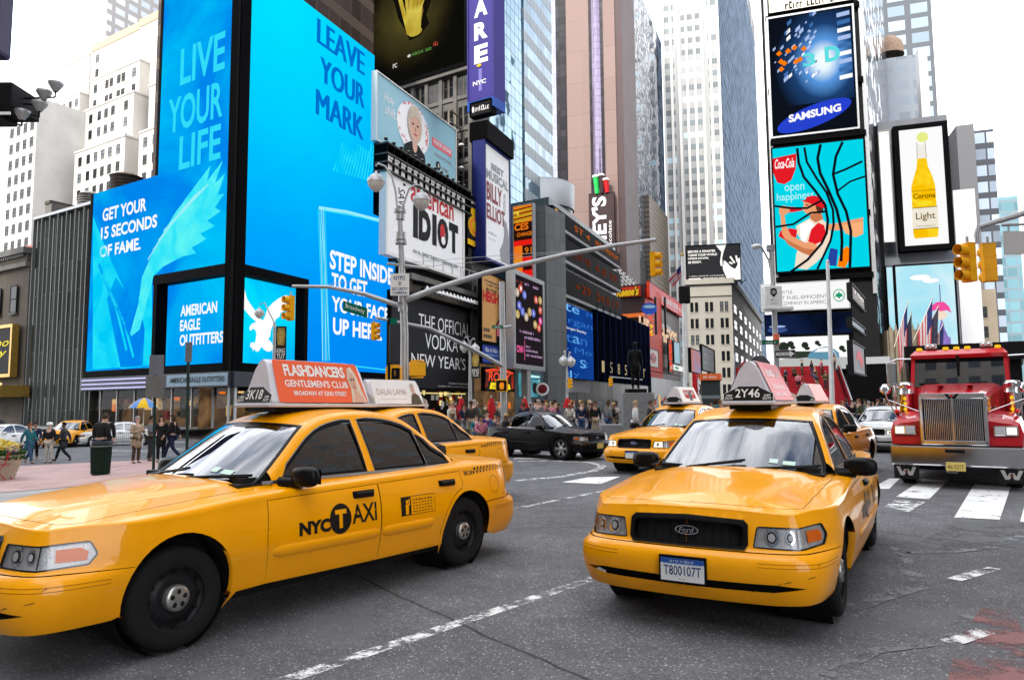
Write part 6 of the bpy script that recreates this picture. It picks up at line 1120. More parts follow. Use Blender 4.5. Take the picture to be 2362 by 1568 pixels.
m_dec=M("decal_black",(.012,.011,.011),.35,0,.1);m_plt=M("plate_white",(.72,.72,.70),.4,0,.08,20);m_pblu=M("plate_blue",(.03,.09,.36),.4);m_pinkk=M("plate_ink",(.02,.04,.16),.5);m_pyl=M("plate_yellow",(.72,.55,.16),.4,0,.1,20)
def arch(xc,R,zc=.335,n=26,zlo=.17):
 a0=math.asin((zlo-zc)/R);return[(sx(xc+R*math.cos(pi-a0-(pi-2*a0)*k/n)),zc+R*math.sin(pi-a0-(pi-2*a0)*k/n))for k in range(n+1)]
GAP=.006
FAR_X,RAX,AR=1.01,4.05,.385
def door_polys():
 top=lambda x:zs(sx(x))-fil(sx(x))-.004
 f=[(1.67,.285),(2.80,.27),(2.80,.6)]+[(2.80-(2.80-1.67)*k/8,top(2.80-(2.80-1.67)*k/8))for k in range(9)]+[(1.65,.6)]
 ra=[(RAX+(AR+.045)*math.cos(a),.335+(AR+.045)*math.sin(a))for a in[pi-pi*.42*k/8 for k in range(9)]]
 r=[(2.812,.27),(RAX-AR-.04,.265)]+ra+[(3.965,.80),(3.95,top(3.95))]+[(3.95-(3.95-2.812)*k/8,top(3.95-(3.95-2.812)*k/8))for k in range(1,9)]
 return f,r
def win_polys():
 m=GR+.028;tz=lambda x:ccurve(x)[1]-m;b=BELT+.02
 xa=next(x/100 for x in range(160,260)if tz(x/100)>b+.02)
 fw=[(xa,b)]+[(2.80,b),(2.765,tz(2.765))]+[(2.765-(2.765-xa)*k/10,tz(2.765-(2.765-xa)*k/10))for k in range(1,10)]
 rw=[(2.905,b),(3.60,b),(3.53,tz(3.53))]+[(3.53-(3.53-2.87)*k/6,tz(3.53-(3.53-2.87)*k/6))for k in range(1,7)]
 qw=[(3.625,b),(3.98,b),(3.90,b+.07),(3.74,tz(3.74)-.02),(3.66,tz(3.66)),(3.555,tz(3.555))]
 return fw,rw,qw
def make_car(name,label,cat,paint,sc=(1,1,1),topper=None,plate=None,decals=False,lamps_on=False,group=None,grille_col=None,sp=.06,body_mirror=False,wheel_style='taxi',interior=True,plate_mat=None,steer=0.0):
 root=thing(name,label,cat,(0,0,0),0,group);SCL=sc
 fd,rd_=door_polys();F1,R1=[(sx(x),z)for x,z in fd],[(sx(x),z)for x,z in rd_]
 n=260;send=SMAX
 tops=[(send*k/n,zs(send*k/n)-fil(send*k/n))for k in range(n+1)]
 a1,a2=arch(FAR_X,AR),arch(RAX,AR);bsF=sx(FAR_X-AR+.0);zf=.565
 bot=[(0,.575),(sx(.52),.57),(sx(.60),.565),(a1[0][0]+.0,.56)]
 i1=next(i for i,p in enumerate(a1)if p[1]>.570 and p[0]<sx(FAR_X));i2=next(i for i,p in enumerate(a2)if p[1]<.596 and p[0]>sx(RAX))
 ax=lambda xc,z,d:(sx(xc+d*math.sqrt(AR*AR-(z-.335)**2)),z)
 skin=[(0,.572),(sx(.3),.572),ax(FAR_X,.566,-1)]+a1[i1:]+[(sx(FAR_X+AR+.04),.275),(sx(1.665),.285),(sx(2.8),.27),(sx(RAX-AR-.03),.265)]+a2[:i2]+[ax(RAX,.592,1),(sx(4.7),.60),(send,.60)]+tops[::-1]
 g_w,h_y0,h_y1=.425,.455,.72
 gr=[(0,.588),(sy(g_w-.02),.588),(sy(g_w),.62),(sy(g_w),.725),(sy(g_w-.03),.752),(0,.765)]
 hl=roundp([(sy(h_y0+.01),.596),(sy(.80),.588),(sx(.44),.605),(sx(.49),.665),(sx(.45),.742),(sy(.80),.728),(sy(.62),.732),(sy(h_y0+.04),.732)],.02)
 tlp=roundp([(sx(4.84),.66),(syr(.60),.64),(syr(.60),.86),(sx(5.0),.86),(sx(4.87),.84)],.02)
 body=CarMesh(SCL)
 dl=[inflate(F1,GAP),inflate(R1,GAP)]
 hole_ok=[]
 for d in dl:hole_ok.append([(p[0],max(p[1],.30))for p in d])
 p,f=patch2d(skin,[inflate(gr[1:-1]and[(0.0005,gr[0][1])]+gr[1:-1]+[(0.0005,gr[-1][1])],.0),hl,tlp]+hole_ok,sp);body.surf(p,f,wn,paint)
 NF=7;fv=[(q[0],q[1]+fil(q[0])*j/(NF-1))for q in tops for j in range(NF)];body.surf(fv,[(i*NF+j,i*NF+NF+j,i*NF+NF+j+1,i*NF+j+1)for i in range(n)for j in range(NF-1)],wn,paint)
 for A in(a1,a2):
  vs=[];ns=[];fs=[]
  for i,q in enumerate(A):
   P,N=wn(q[0],max(q[1],.27));vs+=[tuple(P),(P.x,P.y-.05,P.z),(P.x,P.y-.30,P.z)];ns+=[tuple(N),(0,.6,-.5),(0,.2,-1)]
  for i in range(len(A)-1):fs+=[(3*i,3*i+1,3*i+4,3*i+3)]
  body.raw(vs,fs,ns,paint);fs=[(3*i+1,3*i+2,3*i+5,3*i+4)for i in range(len(A)-1)];body.raw(vs,fs,ns,m_und)
 bnd=[]
 for k in range(n+1):
  s_=send*k/n;q=wall(s_,zs(s_));bnd.append((q.x,q.y))
 hood=roundp([(.245,-.0),(.26,.35),(.335,.66),(.42,.745),(1.0,.775),(1.66,.80),(1.62,.74),(1.47,.35),(1.41,0)],.03)
 trunk=roundp([(4.46,0),(4.42,.4),(4.33,.66),(4.5,.72),(4.90,.70),(4.99,.64),(5.02,0)],.04)
 hood[0]=(hood[0][0],.0);ghole=[(1.60,.0005),(1.60,.70),(1.72,.735),(4.12,.70),(4.2,.6),(4.2,.0005)]
 p,f=patch2d([(bnd[0][0],0)]+bnd[1:-1]+[(bnd[-1][0],0)],[inflate([(a,max(b,.0006))for a,b in hood],.004),inflate([(a,max(b,.0006))for a,b in trunk],.004),ghole],sp);body.surf(p,f,tn,paint)
 fw,rw,qw=win_polys();up=[(x,ccurve(x)[1]-GR)for x in[XC-(XC-XA)*k/50 for k in range(51)]]
 gs=[(XA,BELT-.06),(XC+.05,BELT-.06)]+up
 p,f=patch2d(gs,[inflate(fw,.012),inflate(rw,.012),inflate(qw,.012)],sp);body.surf(p,f,gsn,paint)
 xs_=[XA+(XC-XA)*k/60 for k in range(61)];vs=[];ns=[];fs=[];m=6
 for x in xs_:
  y,z=ccurve(x);A,nA=gsn(x,z-GR);Bp,nB=rfn(x,y-GR)
  K=Vector((x,y,z))
  for j in range(m+1):t=j/m;vs.append(tuple(A*(1-t)**2+K*2*t*(1-t)+Bp*t*t));ns.append(tuple((nA*(1-t)+nB*t).normalized()))
 for i in range(60):
  for j in range(m):fs.append((i*(m+1)+j,(i+1)*(m+1)+j,(i+1)*(m+1)+j+1,i*(m+1)+j+1))
 body.raw(vs,fs,ns,paint)
 def inv_f(xe,y):return xe+.34*y*y
 def inv_r(xe,y):return xe-.24*y*y
 def edge_y(x):return ccurve(x)[0]-GR
 def edge_at(inv,xe):
  y=.6
  for _ in range(30):y=edge_y(min(max(inv(xe,y),XA),XC))*.5+y*.5
  return y
 yF,yR=edge_at(inv_f,2.17),edge_at(inv_r,3.66)
 rf=[(inv_f(2.17,yF*k/8),yF*k/8)for k in range(9)];x1=rf[-1][0];x2=inv_r(3.66,yR)
 rf+=[(x1+(x2-x1)*k/20,edge_y(x1+(x2-x1)*k/20))for k in range(1,20)]+[(inv_r(3.66,yR*(1-k/8)),yR*(1-k/8))for k in range(9)]
 p,f=patch2d(rf,(),sp);body.surf(p,f,rfn,paint);body.build("body",root)
 hd=CarMesh(SCL);p,f=patch2d([(a,max(0,b))for a,b in hood],(),sp*.8);hd.surf(p,f,tn,paint,off=.001);hd.build("hood",root)
 tk_=CarMesh(SCL);p,f=patch2d([(a,max(0,b))for a,b in trunk],(),sp);tk_.surf(p,f,tn,paint,off=.001);tk_.build("trunk_lid",root)
 cw_=CarMesh(SCL);cwl=[(1.40,0),(1.46,.35),(1.61,.74),(1.66,.795),(1.80,.79),(1.78,.6),(1.6,0)];p,f=patch2d(cwl,(),sp);cw_.surf(p,f,tn,m_blk,off=-.012);cw_.build("cowl",root)
 ws=[];N=12
 ebase,etop=1.385,2.165
 for k in range(N+1):ws.append((ebase,0))if False else None
 sideL=[]
 for k in range(N+1):
  xe=ebase+(etop-ebase)*k/N;y=.72
  for _ in range(40):xq=inv_f(xe,y);y=y*.5+.5*(edge_y(xq)-.008 if xq>XA else.735)
  sideL.append((xe,y))
 def wsn(xe,y,off=0.0):return rfn(inv_f(xe,y),y,off)
 def rwn(xe,y,off=0.0):return rfn(inv_r(xe,y),y,off)
 wpoly=[(ebase,0)]+sideL+[(etop,0)]
 g=CarMesh(SCL);p,f=patch2d(wpoly,(),.07);g.surf(p,f,wsn,m_wsh,off=-.004);wso=g.build("windshield",root)
 g=CarMesh(SCL);inner=[(ebase+.05,0)]+[(a+(.05 if i==0 else-.02 if i==N else 0),b-.022)for i,(a,b)in enumerate(sideL)]+[(etop-.022,0)]
 p,f=patch2d(wpoly,[[(a,max(b,.0006))for a,b in inner]],.07);g.surf(p,f,wsn,m_blk,off=.002)
 p,f=patch2d([(etop-.022,0),(etop-.022,.22),(etop-.07,.16),(etop-.075,0)],(),.05);g.surf(p,f,wsn,m_blk,off=-.002);g.build("windshield_seal",root)
 sideR=[]
 for k in range(N+1):
  xe=3.67+(4.27-3.67)*k/N;y=.66
  for _ in range(40):xq=inv_r(xe,y);y=y*.5+.5*(edge_y(xq)-.01 if xq<XC else.70)
  sideR.append((xe,y))
 g=CarMesh(SCL);p,f=patch2d([(3.67,0)]+sideR+[(4.27,0)],(),.07);g.surf(p,f,rwn,m_sgl,off=-.004);g.build("rear_window",root)
 g=CarMesh(SCL);p,f=patch2d([(3.67,0)]+sideR+[(4.27,0)],[[(3.695,.0006)]+[(a+(.025 if i==0 else-.03 if i==N else 0),b-.03)for i,(a,b)in enumerate(sideR)]+[(4.24,.0006)]],.07);g.surf(p,f,rwn,m_blk,off=.002);g.build("rear_window_seal",root)
 for sd,sl_ in((1,"right"),(-1,"left")):
  for nm,P,wins_ in(("front_door",F1,(fw,)),("rear_door",R1,(rw,qw))):
   d=CarMesh(SCL);p,f=patch2d([(q[0],max(q[1],.275))for q in P],(),sp);d.surf(p,f,wn,paint,(sd,))
   if decals:
    def dtext(t,x0,z0,x1,z1,bold=.02,mat=m_dec,off=.003,slope=0.0):
     v,ff=text2d(t,bold);q=[(sx((x1-(x1-x0)*a)if sd>0 else(x0+(x1-x0)*a)),z0+(z1-z0)*b+slope*((1-a)if sd>0 else a))for a,b in v];d.surf(q,ff,wn,mat,(sd,),off)
    def dell(xc,zc,rx,rz_,mat,off,nn=28):q=[(sx(xc),zc)]+[(sx(xc+rx*math.cos(2*pi*k/nn)),zc+rz_*math.sin(2*pi*k/nn))for k in range(nn)];d.surf(q,[(0,1+k,1+(k+1)%nn)for k in range(nn)],wn,mat,(sd,),off)
    def dquad(x0,z0,x1,z1,mat,off):d.surf([(sx(x0+(x1-x0)*i/6),z0+(z1-z0)*j/3)for j in range(4)for i in range(7)],[(j*7+i,j*7+i+1,j*7+i+8,j*7+i+7)for j in range(3)for i in range(6)],wn,mat,(sd,),off)
    if nm=="front_door":
     if sd<0:dtext("NYC",1.93,.575,2.24,.675,.06);dell(2.345,.655,.115,.115,m_dec,.003);dtext("T",2.285,.585,2.405,.725,.05,paint,.0055);dtext("AXI",2.47,.60,2.75,.745,.02)
     else:dtext("NYC",2.38,.575,2.70,.675,.06);dell(2.265,.655,.115,.115,m_dec,.003);dtext("T",2.205,.585,2.325,.725,.05,paint,.0055);dtext("AXI",1.87,.60,2.14,.745,.02)
    else:
     x0=3.05;dquad(x0,.59,x0+.46,.605-.012,m_dec,.003)
     for a in((x0,.59,x0+.46,.594),(x0,.744,x0+.46,.748),(x0+.456,.59,x0+.46,.748)):dquad(*a,m_dec,.003)
     dquad(x0,.59,x0+.13,.748,m_dec,.003);dell(x0+.075,.705,.016,.016,paint,.0055,12);dquad(x0+.055,.60,x0+.095,.685,paint,.005);dquad(x0+.095,.67,x0+.11,.725,paint,.005)
     for k in range(5):
      for j in range(7):dquad(x0+.155+.04*j,.612+.024*k,x0+.185+.04*j-(.008 if(k+j)%3 else 0),.619+.024*k+(.004 if k==4 else 0),m_dec,.003)
   do=d.build(nm,root);mo_=CarMesh(SCL);xa_,xb_=(1.70,2.79)if nm=="front_door" else(2.825,3.50);prof=((.452,0),(.455,.010),(.468,.016),(.495,.017),(.522,.014),(.534,.008),(.537,0));vs=[];ns=[]
   for i in range(17):
    xx=xa_+(xb_-xa_)*i/16;e=min(1,i/1.0,(16-i)/1.0)if True else 1
    for zz,oo in prof:P_,N_=wn(sx(xx),.495+(zz-.495)*(.55+.45*e),.001+oo*e);vs.append(tuple(P_));ns.append(tuple((N_+Vector((0,0,(zz-.495)*14))).normalized()))
   mo_.raw(vs,[(i*7+j,i*7+j+1,i*7+j+8,i*7+j+7)for i in range(16)for j in range(6)],ns,paint,(sd,));mo_.build("side_moulding",do)
   hx=2.62 if nm=="front_door" else 3.72;hp,hn=wn(sx(hx),.815);hb_=MB();c=Vector((hp.x*SCL[0],hp.y*sd*SCL[1],hp.z*SCL[2]))
   hb_.box(c+Vector((0,.018*sd,0)),(.20,.035,.042),m_blk,bev=.015);hb_.box(c+Vector((0,.0,0)),(.24,.02,.065),m_blk,bev=.009);hb_.build("handle",do)
   for w in wins_:
    g=CarMesh(SCL);p,f=patch2d(w,(),.08);g.surf(p,f,gsn,m_sgl,(sd,),off=-.010);g.build("window",do)
    g=CarMesh(SCL);p,f=patch2d(inflate(w,.014),[inflate(w,-.012)],.08);g.surf(p,f,gsn,m_blk,(sd,),off=.003)
    p,f=patch2d(inflate(w,.020),[inflate(w,.012)],.08);g.surf(p,f,gsn,m_chr,(sd,),off=.004);g.build("window_trim",do)
 st_=CarMesh(SCL);vs=[(1.72+(4.02-1.72)*i/24,BELT-.014+.022*j)for j in(0,1)for i in range(25)];fs=[(i,i+1,i+26,i+25)for i in range(24)];st_.surf(vs,fs,gsn,m_chr,off=.008);st_.build("belt_strip",root)
 fb=CarMesh(SCL);i0=next(i for i,q in enumerate(a1)if q[1]>.25);fbo=[(0,.25),(sy(.6),.25),(sy(.78),.255),(sx(.3),.262),(sx(.58),.268)]+[q for q in a1 if.268<q[1]<.555 and q[0]<sx(FAR_X)]+[ax(FAR_X,.562,-1),(sx(.3),.567),(0,.567)]
 slot=roundp([(.0006,.335),(sy(.60),.34),(sy(.80),.372),(sy(.62),.390),(.0006,.386)],.01);p,f=patch2d(fbo,[slot],sp);fb.surf(p,f,wn,paint);p,f=patch2d(inflate(slot,.004),(),.08);fb.surf(p,f,wn,m_und,off=-.05)
 for zz in(.515,.492):vs=[(sy(.50)+(sx(.55)-sy(.50))*i/16,zz+.003*j)for j in(0,1)for i in range(17)];fb.surf(vs,[(i,i+1,i+18,i+17)for i in range(16)],wn,M("groove",(.25,.09,.002),.6),off=.001)
 m_sc=M('scuff',(.16,.07,.01),.8,0,.3,30)
 for q in((.66,.40,.05,.006),(.62,.39,.03,.004),(.80,.43,.06,.005),(.86,.50,.03,.004),(.45,.33,.04,.004)):
  s0=sy(q[0]);fb.surf([(s0,q[1]),(s0+q[2],q[1]+.012),(s0+q[2]*.9,q[1]+.012+q[3]),(s0+.004,q[1]+q[3])],[(0,1,2,3)],wn,m_sc,(-1,),.0015)
 fb.build("front_bumper",root)
 rb_=CarMesh(SCL);rbo=[(send,.595),(sx(4.7),.594),ax(RAX,.586,1)]+[q for q in a2 if.24<q[1]<.575 and q[0]>sx(RAX)]+[(sx(4.6),.235),(sx(4.9),.24),(send,.25)];p,f=patch2d(rbo,(),sp);rb_.surf(p,f,wn,paint,off=.004)
 for zz in(.50,.52):vs=[(sx(4.52)+(send-sx(4.52))*i/16,zz+.004*j)for j in(0,1)for i in range(17)];rb_.surf(vs,[(i,i+1,i+18,i+17)for i in range(16)],wn,MATS["groove"],off=.006)
 rb_.build("rear_bumper",root)
 for sd in(1,-1):
  h=CarMesh(SCL);p,f=patch2d(inflate(hl,.006),(),.045);h.surf(p,f,wn,m_refl,(sd,),off=-.022)
  am=[(sx(.25),.630),(sx(.43),.632),(sx(.44),.68),(sx(.40),.705),(sx(.25),.70)];p,f=patch2d(am,(),.03);h.surf(p,f,wn,m_amb,(sd,),off=-.012)
  dv=[(sy(.795),.60),(sy(.805),.60),(sy(.815),.738),(sy(.80),.738)];h.surf(dv,[(0,1,2,3)],wn,m_blk,(sd,),off=-.01)
  p,f=patch2d(inflate(hl,.005),[inflate(hl,-.009)],.045);h.surf(p,f,wn,m_blk,(sd,),off=-.004)
  for yc,rr in((.60,.058),(.74,.046)):
   for q_,mt_,of_ in((1,m_chr,-.017),(.62,m_und,-.013),(.45,m_plt,-.010)):
    s0=sy(yc);ring_=[(s0+rr*q_*math.cos(2*pi*k/18),.664+rr*q_*math.sin(2*pi*k/18))for k in range(18)];h.surf([(s0,.664)]+ring_,[(0,1+k,1+(k+1)%18)for k in range(18)],wn,mt_,(sd,),of_)
  for k in range(9):q=sx(.20+.028*k);h.surf([(q,.62),(q+.004,.62),(q+.004,.72),(q,.72)],[(0,1,2,3)],wn,m_cap,(sd,),-.012)
  if lamps_on:p,f=patch2d([(sy(.50),.61),(sy(.72),.61),(sy(.72),.715),(sy(.52),.715)],(),.05);h.surf(p,f,wn,e_head,(sd,),off=-.015)
  ho=h.build("headlight",root);g=CarMesh(SCL);p,f=patch2d(hl,(),.05);g.surf(p,f,wn,m_lens,(sd,),off=.0);g.build("lens",ho)
  t=CarMesh(SCL);p,f=patch2d(tlp,(),.05);t.surf(p,f,wn,m_tail,(sd,),off=.002);t.build("taillight",root)
 gm=CarMesh(SCL);gcol=grille_col or m_blk;gfull=[(0,.594),(sy(g_w-.02),.594),(sy(g_w-.006),.625),(sy(g_w-.006),.722),(sy(g_w-.03),.745),(0,.758)]
 p,f=patch2d(gfull,(),.06);gm.surf(p,f,wn,M("grille_mesh",(.009,.009,.01),.5,0,.3,60,.8,bscale=120),off=-.035)
 ring=roundp([(0,.580),(sy(g_w-.015),.580),(sy(g_w+.012),.615),(sy(g_w+.012),.738),(sy(g_w-.02),.768),(0,.783)],0)
 ringin=[(.0006,.604),(sy(g_w-.04),.604),(sy(g_w-.022),.630),(sy(g_w-.022),.715),(sy(g_w-.05),.736),(.0006,.748)]
 p,f=patch2d(ring,[ringin],.05);gm.surf(p,f,wn,gcol,off=.012)
 for L,o2 in((ring[1:-1],-.02),(ringin[1:-1],-.035)):
  L=resample(L,.06)[:-1];vs=[];ns=[]
  for q in L:P,Nn=wn(q[0],q[1],.012);Q,_=wn(q[0],q[1],o2);vs+=[tuple(P),tuple(Q)];ns+=[(0,.3,1),(0,.3,1)]
  gm.raw(vs,[(2*i,2*i+1,2*i+3,2*i+2)for i in range(len(L)-1)if abs(L[i][0]-L[i+1][0])+abs(L[i][1]-L[i+1][1])<.12],ns,gcol)
 for k in range(13):y=(k-6)*g_w*2/14;s_=sy(abs(y));P=[wall(s_,z,-.022)for z in(.60,.67,.75)];q=[Vector((v.x,y,v.z))for v in P];gm.raw([(v.x,v.y+e,v.z)for v in q for e in(-.003,.003)],[(0,1,3,2),(2,3,5,4)],[(-1,0,0)]*6,m_blk,(1,))
 go=gm.build("grille",root)
 em=MB();P=wall(0,.68,.004);Fe=Frame((P.x*SCL[0]+.012,0,P.z*SCL[2]),(0,-1,0),(-.12,0,1),1,1)
 em.ell(Fe,0,0,.095,.040,m_blk,.0,28);em.ell(Fe,0,0,.086,.034,m_chr,.006,28);em.ell(Fe,0,0,.078,.028,m_dec if decals else m_pblu,.009,28)
 if cat=="taxi":em.text(Fe,"Ford",-.056,-.018,.056,.020,m_chr,.012,shear=.3)
 else:em.ell(Fe,0,0,.05,.016,m_chr,.012,18)
 em.build("emblem",go)
 pl=MB();P=wall(0,.45,.006);hw,hh=.155,.078;Fp=Frame((P.x*SCL[0]-.012,hw,.45*SCL[2]-hh-.015),(0,-1,0),(0,0,1),2*hw,2*hh)
 pl.box((P.x*SCL[0],0,.45*SCL[2]-.012),(.02,2*hw+.03,2*hh+.03),m_blk,bev=.006);mpl=plate_mat or m_plt;pl.quad(Fp,0,0,1,1,mpl,.001)
 if plate_mat is None:pl.quad(Fp,0,.78,1,1,m_pblu,.002);micro(pl,Fp,.22,.83,.78,.94,mpl,.003);pl.quad(Fp,.06,.74,.94,.78,MATS.get("plate_sky")or M("plate_sky",(.25,.42,.62),.5),.002)
 if plate:pl.text(Fp,plate,.07,.26,.93,.68,m_pinkk,.003,bold=.005);micro(pl,Fp,.42,.08,.58,.14,m_pinkk,.003)
 pl.build("licence_plate",root)
 for sd in(1,-1):
  mb=MB();c=Vector((1.98*SCL[0],.985*sd*SCL[1],1.0*SCL[2]));mm=paint if body_mirror else m_blk
  bm=bmesh.new();bmesh.ops.create_uvsphere(bm,u_segments=20,v_segments=12,radius=1);vs=[]
  for v in bm.verts:
   x,y,z=v.co;sq=lambda t,e:math.copysign(abs(t)**e,t);vs.append(c+Vector((.075*sq(x,.8)*(1-.25*(y*sd>.3)),.135*sq(y,.62),.080*sq(z,.62))))
  bm.verts.index_update();mb.add(vs,[tuple(v.index for v in f.verts)for f in bm.faces],mm,True);bm.free()
  mb.tube([c+Vector((.0,-.05*sd,-.05)),c+Vector((-.05,-.14*sd,-.05)),c+Vector((-.08,-.21*sd,-.055))],[.05,.042,.055],mm,10)
  mo=mb.build("side_mirror",root);mg=MB();Fm=Frame(c+Vector((.062,-.11*sd,-.06)),(0,sd,0),(0,0,1),.22,.12);mg.quad(Fm,0,0,1,1,m_chr);mg.build("mirror_glass",mo)
 for y0,y1 in((.52,-.08),(-.10,-.68)):
  w=MB();a,na=wsn(1.43,abs(y0),.02);a.y=y0;e,ne=wsn(1.535,abs(y1),.03);e.y=y1;mid=(a+e)/2+Vector((-.02,0,.015));S3=lambda v:Vector((v.x*SCL[0],v.y*SCL[1],v.z*SCL[2]))
  w.tube([S3(a),S3(mid),S3(e)],[.016,.013,.009],m_blk,6);a2_,_=wsn(1.46,abs(y0-.12),.03);a2_.y=y0-.10;w.tube([S3(a2_),S3((a2_+e)/2+Vector((0,0,.006))),S3(e+Vector((.02,-.02,.012)))],.012,m_blk,6);w.build("wiper",root)
 R=.335*max(1,SCL[2])
 def wheel(x,y,st=0.0):
  sd=1 if y>0 else-1;wr=bpy.data.objects.new("wheel",None);COL.objects.link(wr);wr.parent=root;wr.location=(x*SCL[0],y*SCL[1],R);wr.rotation_euler=(0,0,st);wr.empty_display_size=.1
  t=MB();t.lathe([(.20,-.10),(.24,-.112),(.29,-.115),(.322,-.100),(.335,-.075),(.336,0),(.335,.075),(.322,.100),(.29,.115),(.24,.112),(.20,.10)],m_rub,40,axis='Y');t.build("tyre",wr)
  r_=MB();o_=.085*sd
  if wheel_style=='taxi':
   r_.lathe([(.235,o_+.02*sd),(.225,o_+.028*sd),(.212,o_),(.205,o_-.03*sd),(.17,o_-.035*sd),(.15,o_-.012*sd),(.11,o_-.006*sd),(.085,o_-.018*sd),(.02,o_-.02*sd)],m_rim,40,axis='Y')
   for k in range(12):a=2*pi*k/12;r_.ball((.178*math.cos(a),o_-.026*sd,.178*math.sin(a)),.018,m_und,8,5,(1,.4,1))
   r_.build("rim",wr);h_=MB();h_.lathe([(.088,o_-.02*sd),(.088,o_+.018*sd),(.078,o_+.032*sd),(.05,o_+.036*sd),(.001,o_+.034*sd)],m_cap,24,axis='Y')
   for k in range(5):a=2*pi*k/5+.3;h_.ball((.045*math.cos(a),o_+.034*sd,.045*math.sin(a)),.018,m_rim,8,5,(1,.3,1))
   h_.build("hub_cap",wr)
  else:
   r_.lathe([(.235,o_+.02*sd),(.225,o_+.026*sd),(.21,o_)],m_cap,40,axis='Y');r_.lathe([(.21,o_-.03*sd),(.01,o_-.04*sd)],m_und,24,axis='Y')
   for k in range(6):
    a=2*pi*k/6;d_=Vector((math.cos(a),0,math.sin(a)));e_=Vector((-math.sin(a),0,math.cos(a)));q=[]
    for rr,ww in((.04,.03),(.21,.042)):q+=[d_*rr+e_*ww+Vector((0,o_+.012*sd,0)),d_*rr-e_*ww+Vector((0,o_+.012*sd,0))]
    r_.add(q,[(0,1,3,2)],m_cap)
   r_.lathe([(.06,o_),(.055,o_+.02*sd),(.001,o_+.024*sd)],m_cap,16,axis='Y');r_.build("rim",wr)
  return wr
 for x,st in((FAR_X,steer),(RAX,0)):
  for y in(.80,-.80):wheel(x,y,st)
 u=MB();
 for x in(FAR_X,RAX):
  for sd in(1,-1):u.lathe([(.40,.50*sd),(.40,.86*sd)],m_und,24,o=(x*SCL[0],0,.36),axis='Y',smooth=False);u.lathe([(.40,.50*sd),(.01,.50*sd)],m_und,24,o=(x*SCL[0],0,.36),axis='Y')
 for a,b_,w_ in((.36,FAR_X-.42,.70),(FAR_X+.42,RAX-.42,.885),(RAX+.42,4.95,.72)):u.bx((a*SCL[0],-w_*SCL[1],.235),(b_*SCL[0],w_*SCL[1],.50),m_und)
 u.bx((.3*SCL[0],-.5,.22),(5.0*SCL[0],.5,.60*SCL[2]),m_und);u.bx((.35*SCL[0],-.70*SCL[1],.55),(1.35*SCL[0],.70*SCL[1],.66*SCL[2]),m_und);u.bx((4.3*SCL[0],-.7*SCL[1],.5),(5.0*SCL[0],.7*SCL[1],.86*SCL[2]),m_und);u.build("underbody",root)
 if interior:
  it=MB();S=lambda x,y,z:(x*SCL[0],y*SCL[1],z*SCL[2])
  it.bx(S(1.55,-.74,.58),S(2.02,.74,.96),m_dash);it.bx(S(1.62,-.70,.95),S(1.95,.70,1.0),m_dash)
  for y in(-.38,.38):it.box(S(2.72,y,.62),(.55,.55,.22),m_seat,bev=.06);it.box(S(2.98,y,.92),(.16,.54,.62),m_seat,bev=.07);it.box(S(3.02,y,1.28-.06),(.10,.28,.18),m_seat,bev=.05)
  it.bx(S(3.06,-.74,.58),S(3.09,.74,1.05),m_seat);it.box(S(3.62,0,.62),(.55,1.4,.24),m_seat,bev=.06);it.box(S(3.95,0,.92),(.18,1.4,.5),m_seat,bev=.07)
  it.bx(S(1.5,-.8,.3),S(4.2,.8,.56),m_und)
  it.tube([S(2.12+.05*math.sin(a),-.38+.19*math.cos(a),.98+.17*math.sin(a))for a in[2*pi*k/20 for k in range(21)]],.016,m_blk,6);it.cyl(S(1.95,-.38,.92),S(2.12,-.38,.98),.03,m_blk);it.box(S(2.10,0,1.30),(.03,.24,.07),m_blk,bev=.015)
  it.bx(S(1.72,-.16,1.0),S(1.80,.1,1.08),m_dash);it.build("interior",root)
  sk=MB()
  for(a,y,w,h_)in((1.56,-.50,.10,.045),(1.57,-.36,.07,.05)):
   q=[]
   for da,dy in((0,0),(0,w),(h_,w),(h_,0)):P_,_=wsn(a+da,abs(y+dy),.001);q.append(S(P_.x,y+dy,P_.z))
   sk.add(q,[(0,1,2,3)],M("sticker_pale_green",(.55,.72,.62),.5))
  sk.build("windshield_sticker",wso)
 if decals:
  dc=CarMesh(SCL)
  for sd in(1,-1):
   for k in range(13):
    w=.03*(1-k/15);x=4.18+.062*k
    for j in(0,1):
     if j==1 and k>10:continue
     xx=x+(.026 if j else 0);z0=.868+.028*j+.0015*k;q=[(sx(xx),z0),(sx(xx+w),z0),(sx(xx+w),z0+.024),(sx(xx),z0+.024)];dc.surf(q,[(0,1,2,3)],wn,m_dec,(sd,),.002)
   v,ff=text2d("3K18" if topper and topper.get('num')=="3K18" else "2Y46",.03);dc.surf([(sx(4.02+.15*(a if sd<0 else 1-a)),.858+.042*b)for a,b in v],ff,wn,m_dec,(sd,),.002)
  dc.build("checker_stripe",root);fd_=CarMesh(SCL);nn=26;ring_=[(sx(4.52+.085*math.cos(2*pi*k/nn)),.745+.085*math.sin(2*pi*k/nn))for k in range(nn)];p,f=patch2d(ring_,[inflate(ring_,-.005)],.05);fd_.surf(p,f,wn,MATS["groove"],(-1,),.002);fd_.build("fuel_door",root)
 if topper:make_topper(root,topper,SCL)
 return root
k_plast=M("topper_plastic",(.60,.59,.62),.35,0,.08,4,0,.2);k_orange=M("ad_orange",(.80,.13,.05),.35,0,.05,2,0,.3);k_adw=M("ad_white",(.80,.78,.74),.35,0,.05,2,0,.3);k_adp=M("ad_rose",(.72,.06,.07),.4,0,.2,3,0,.1,.3)
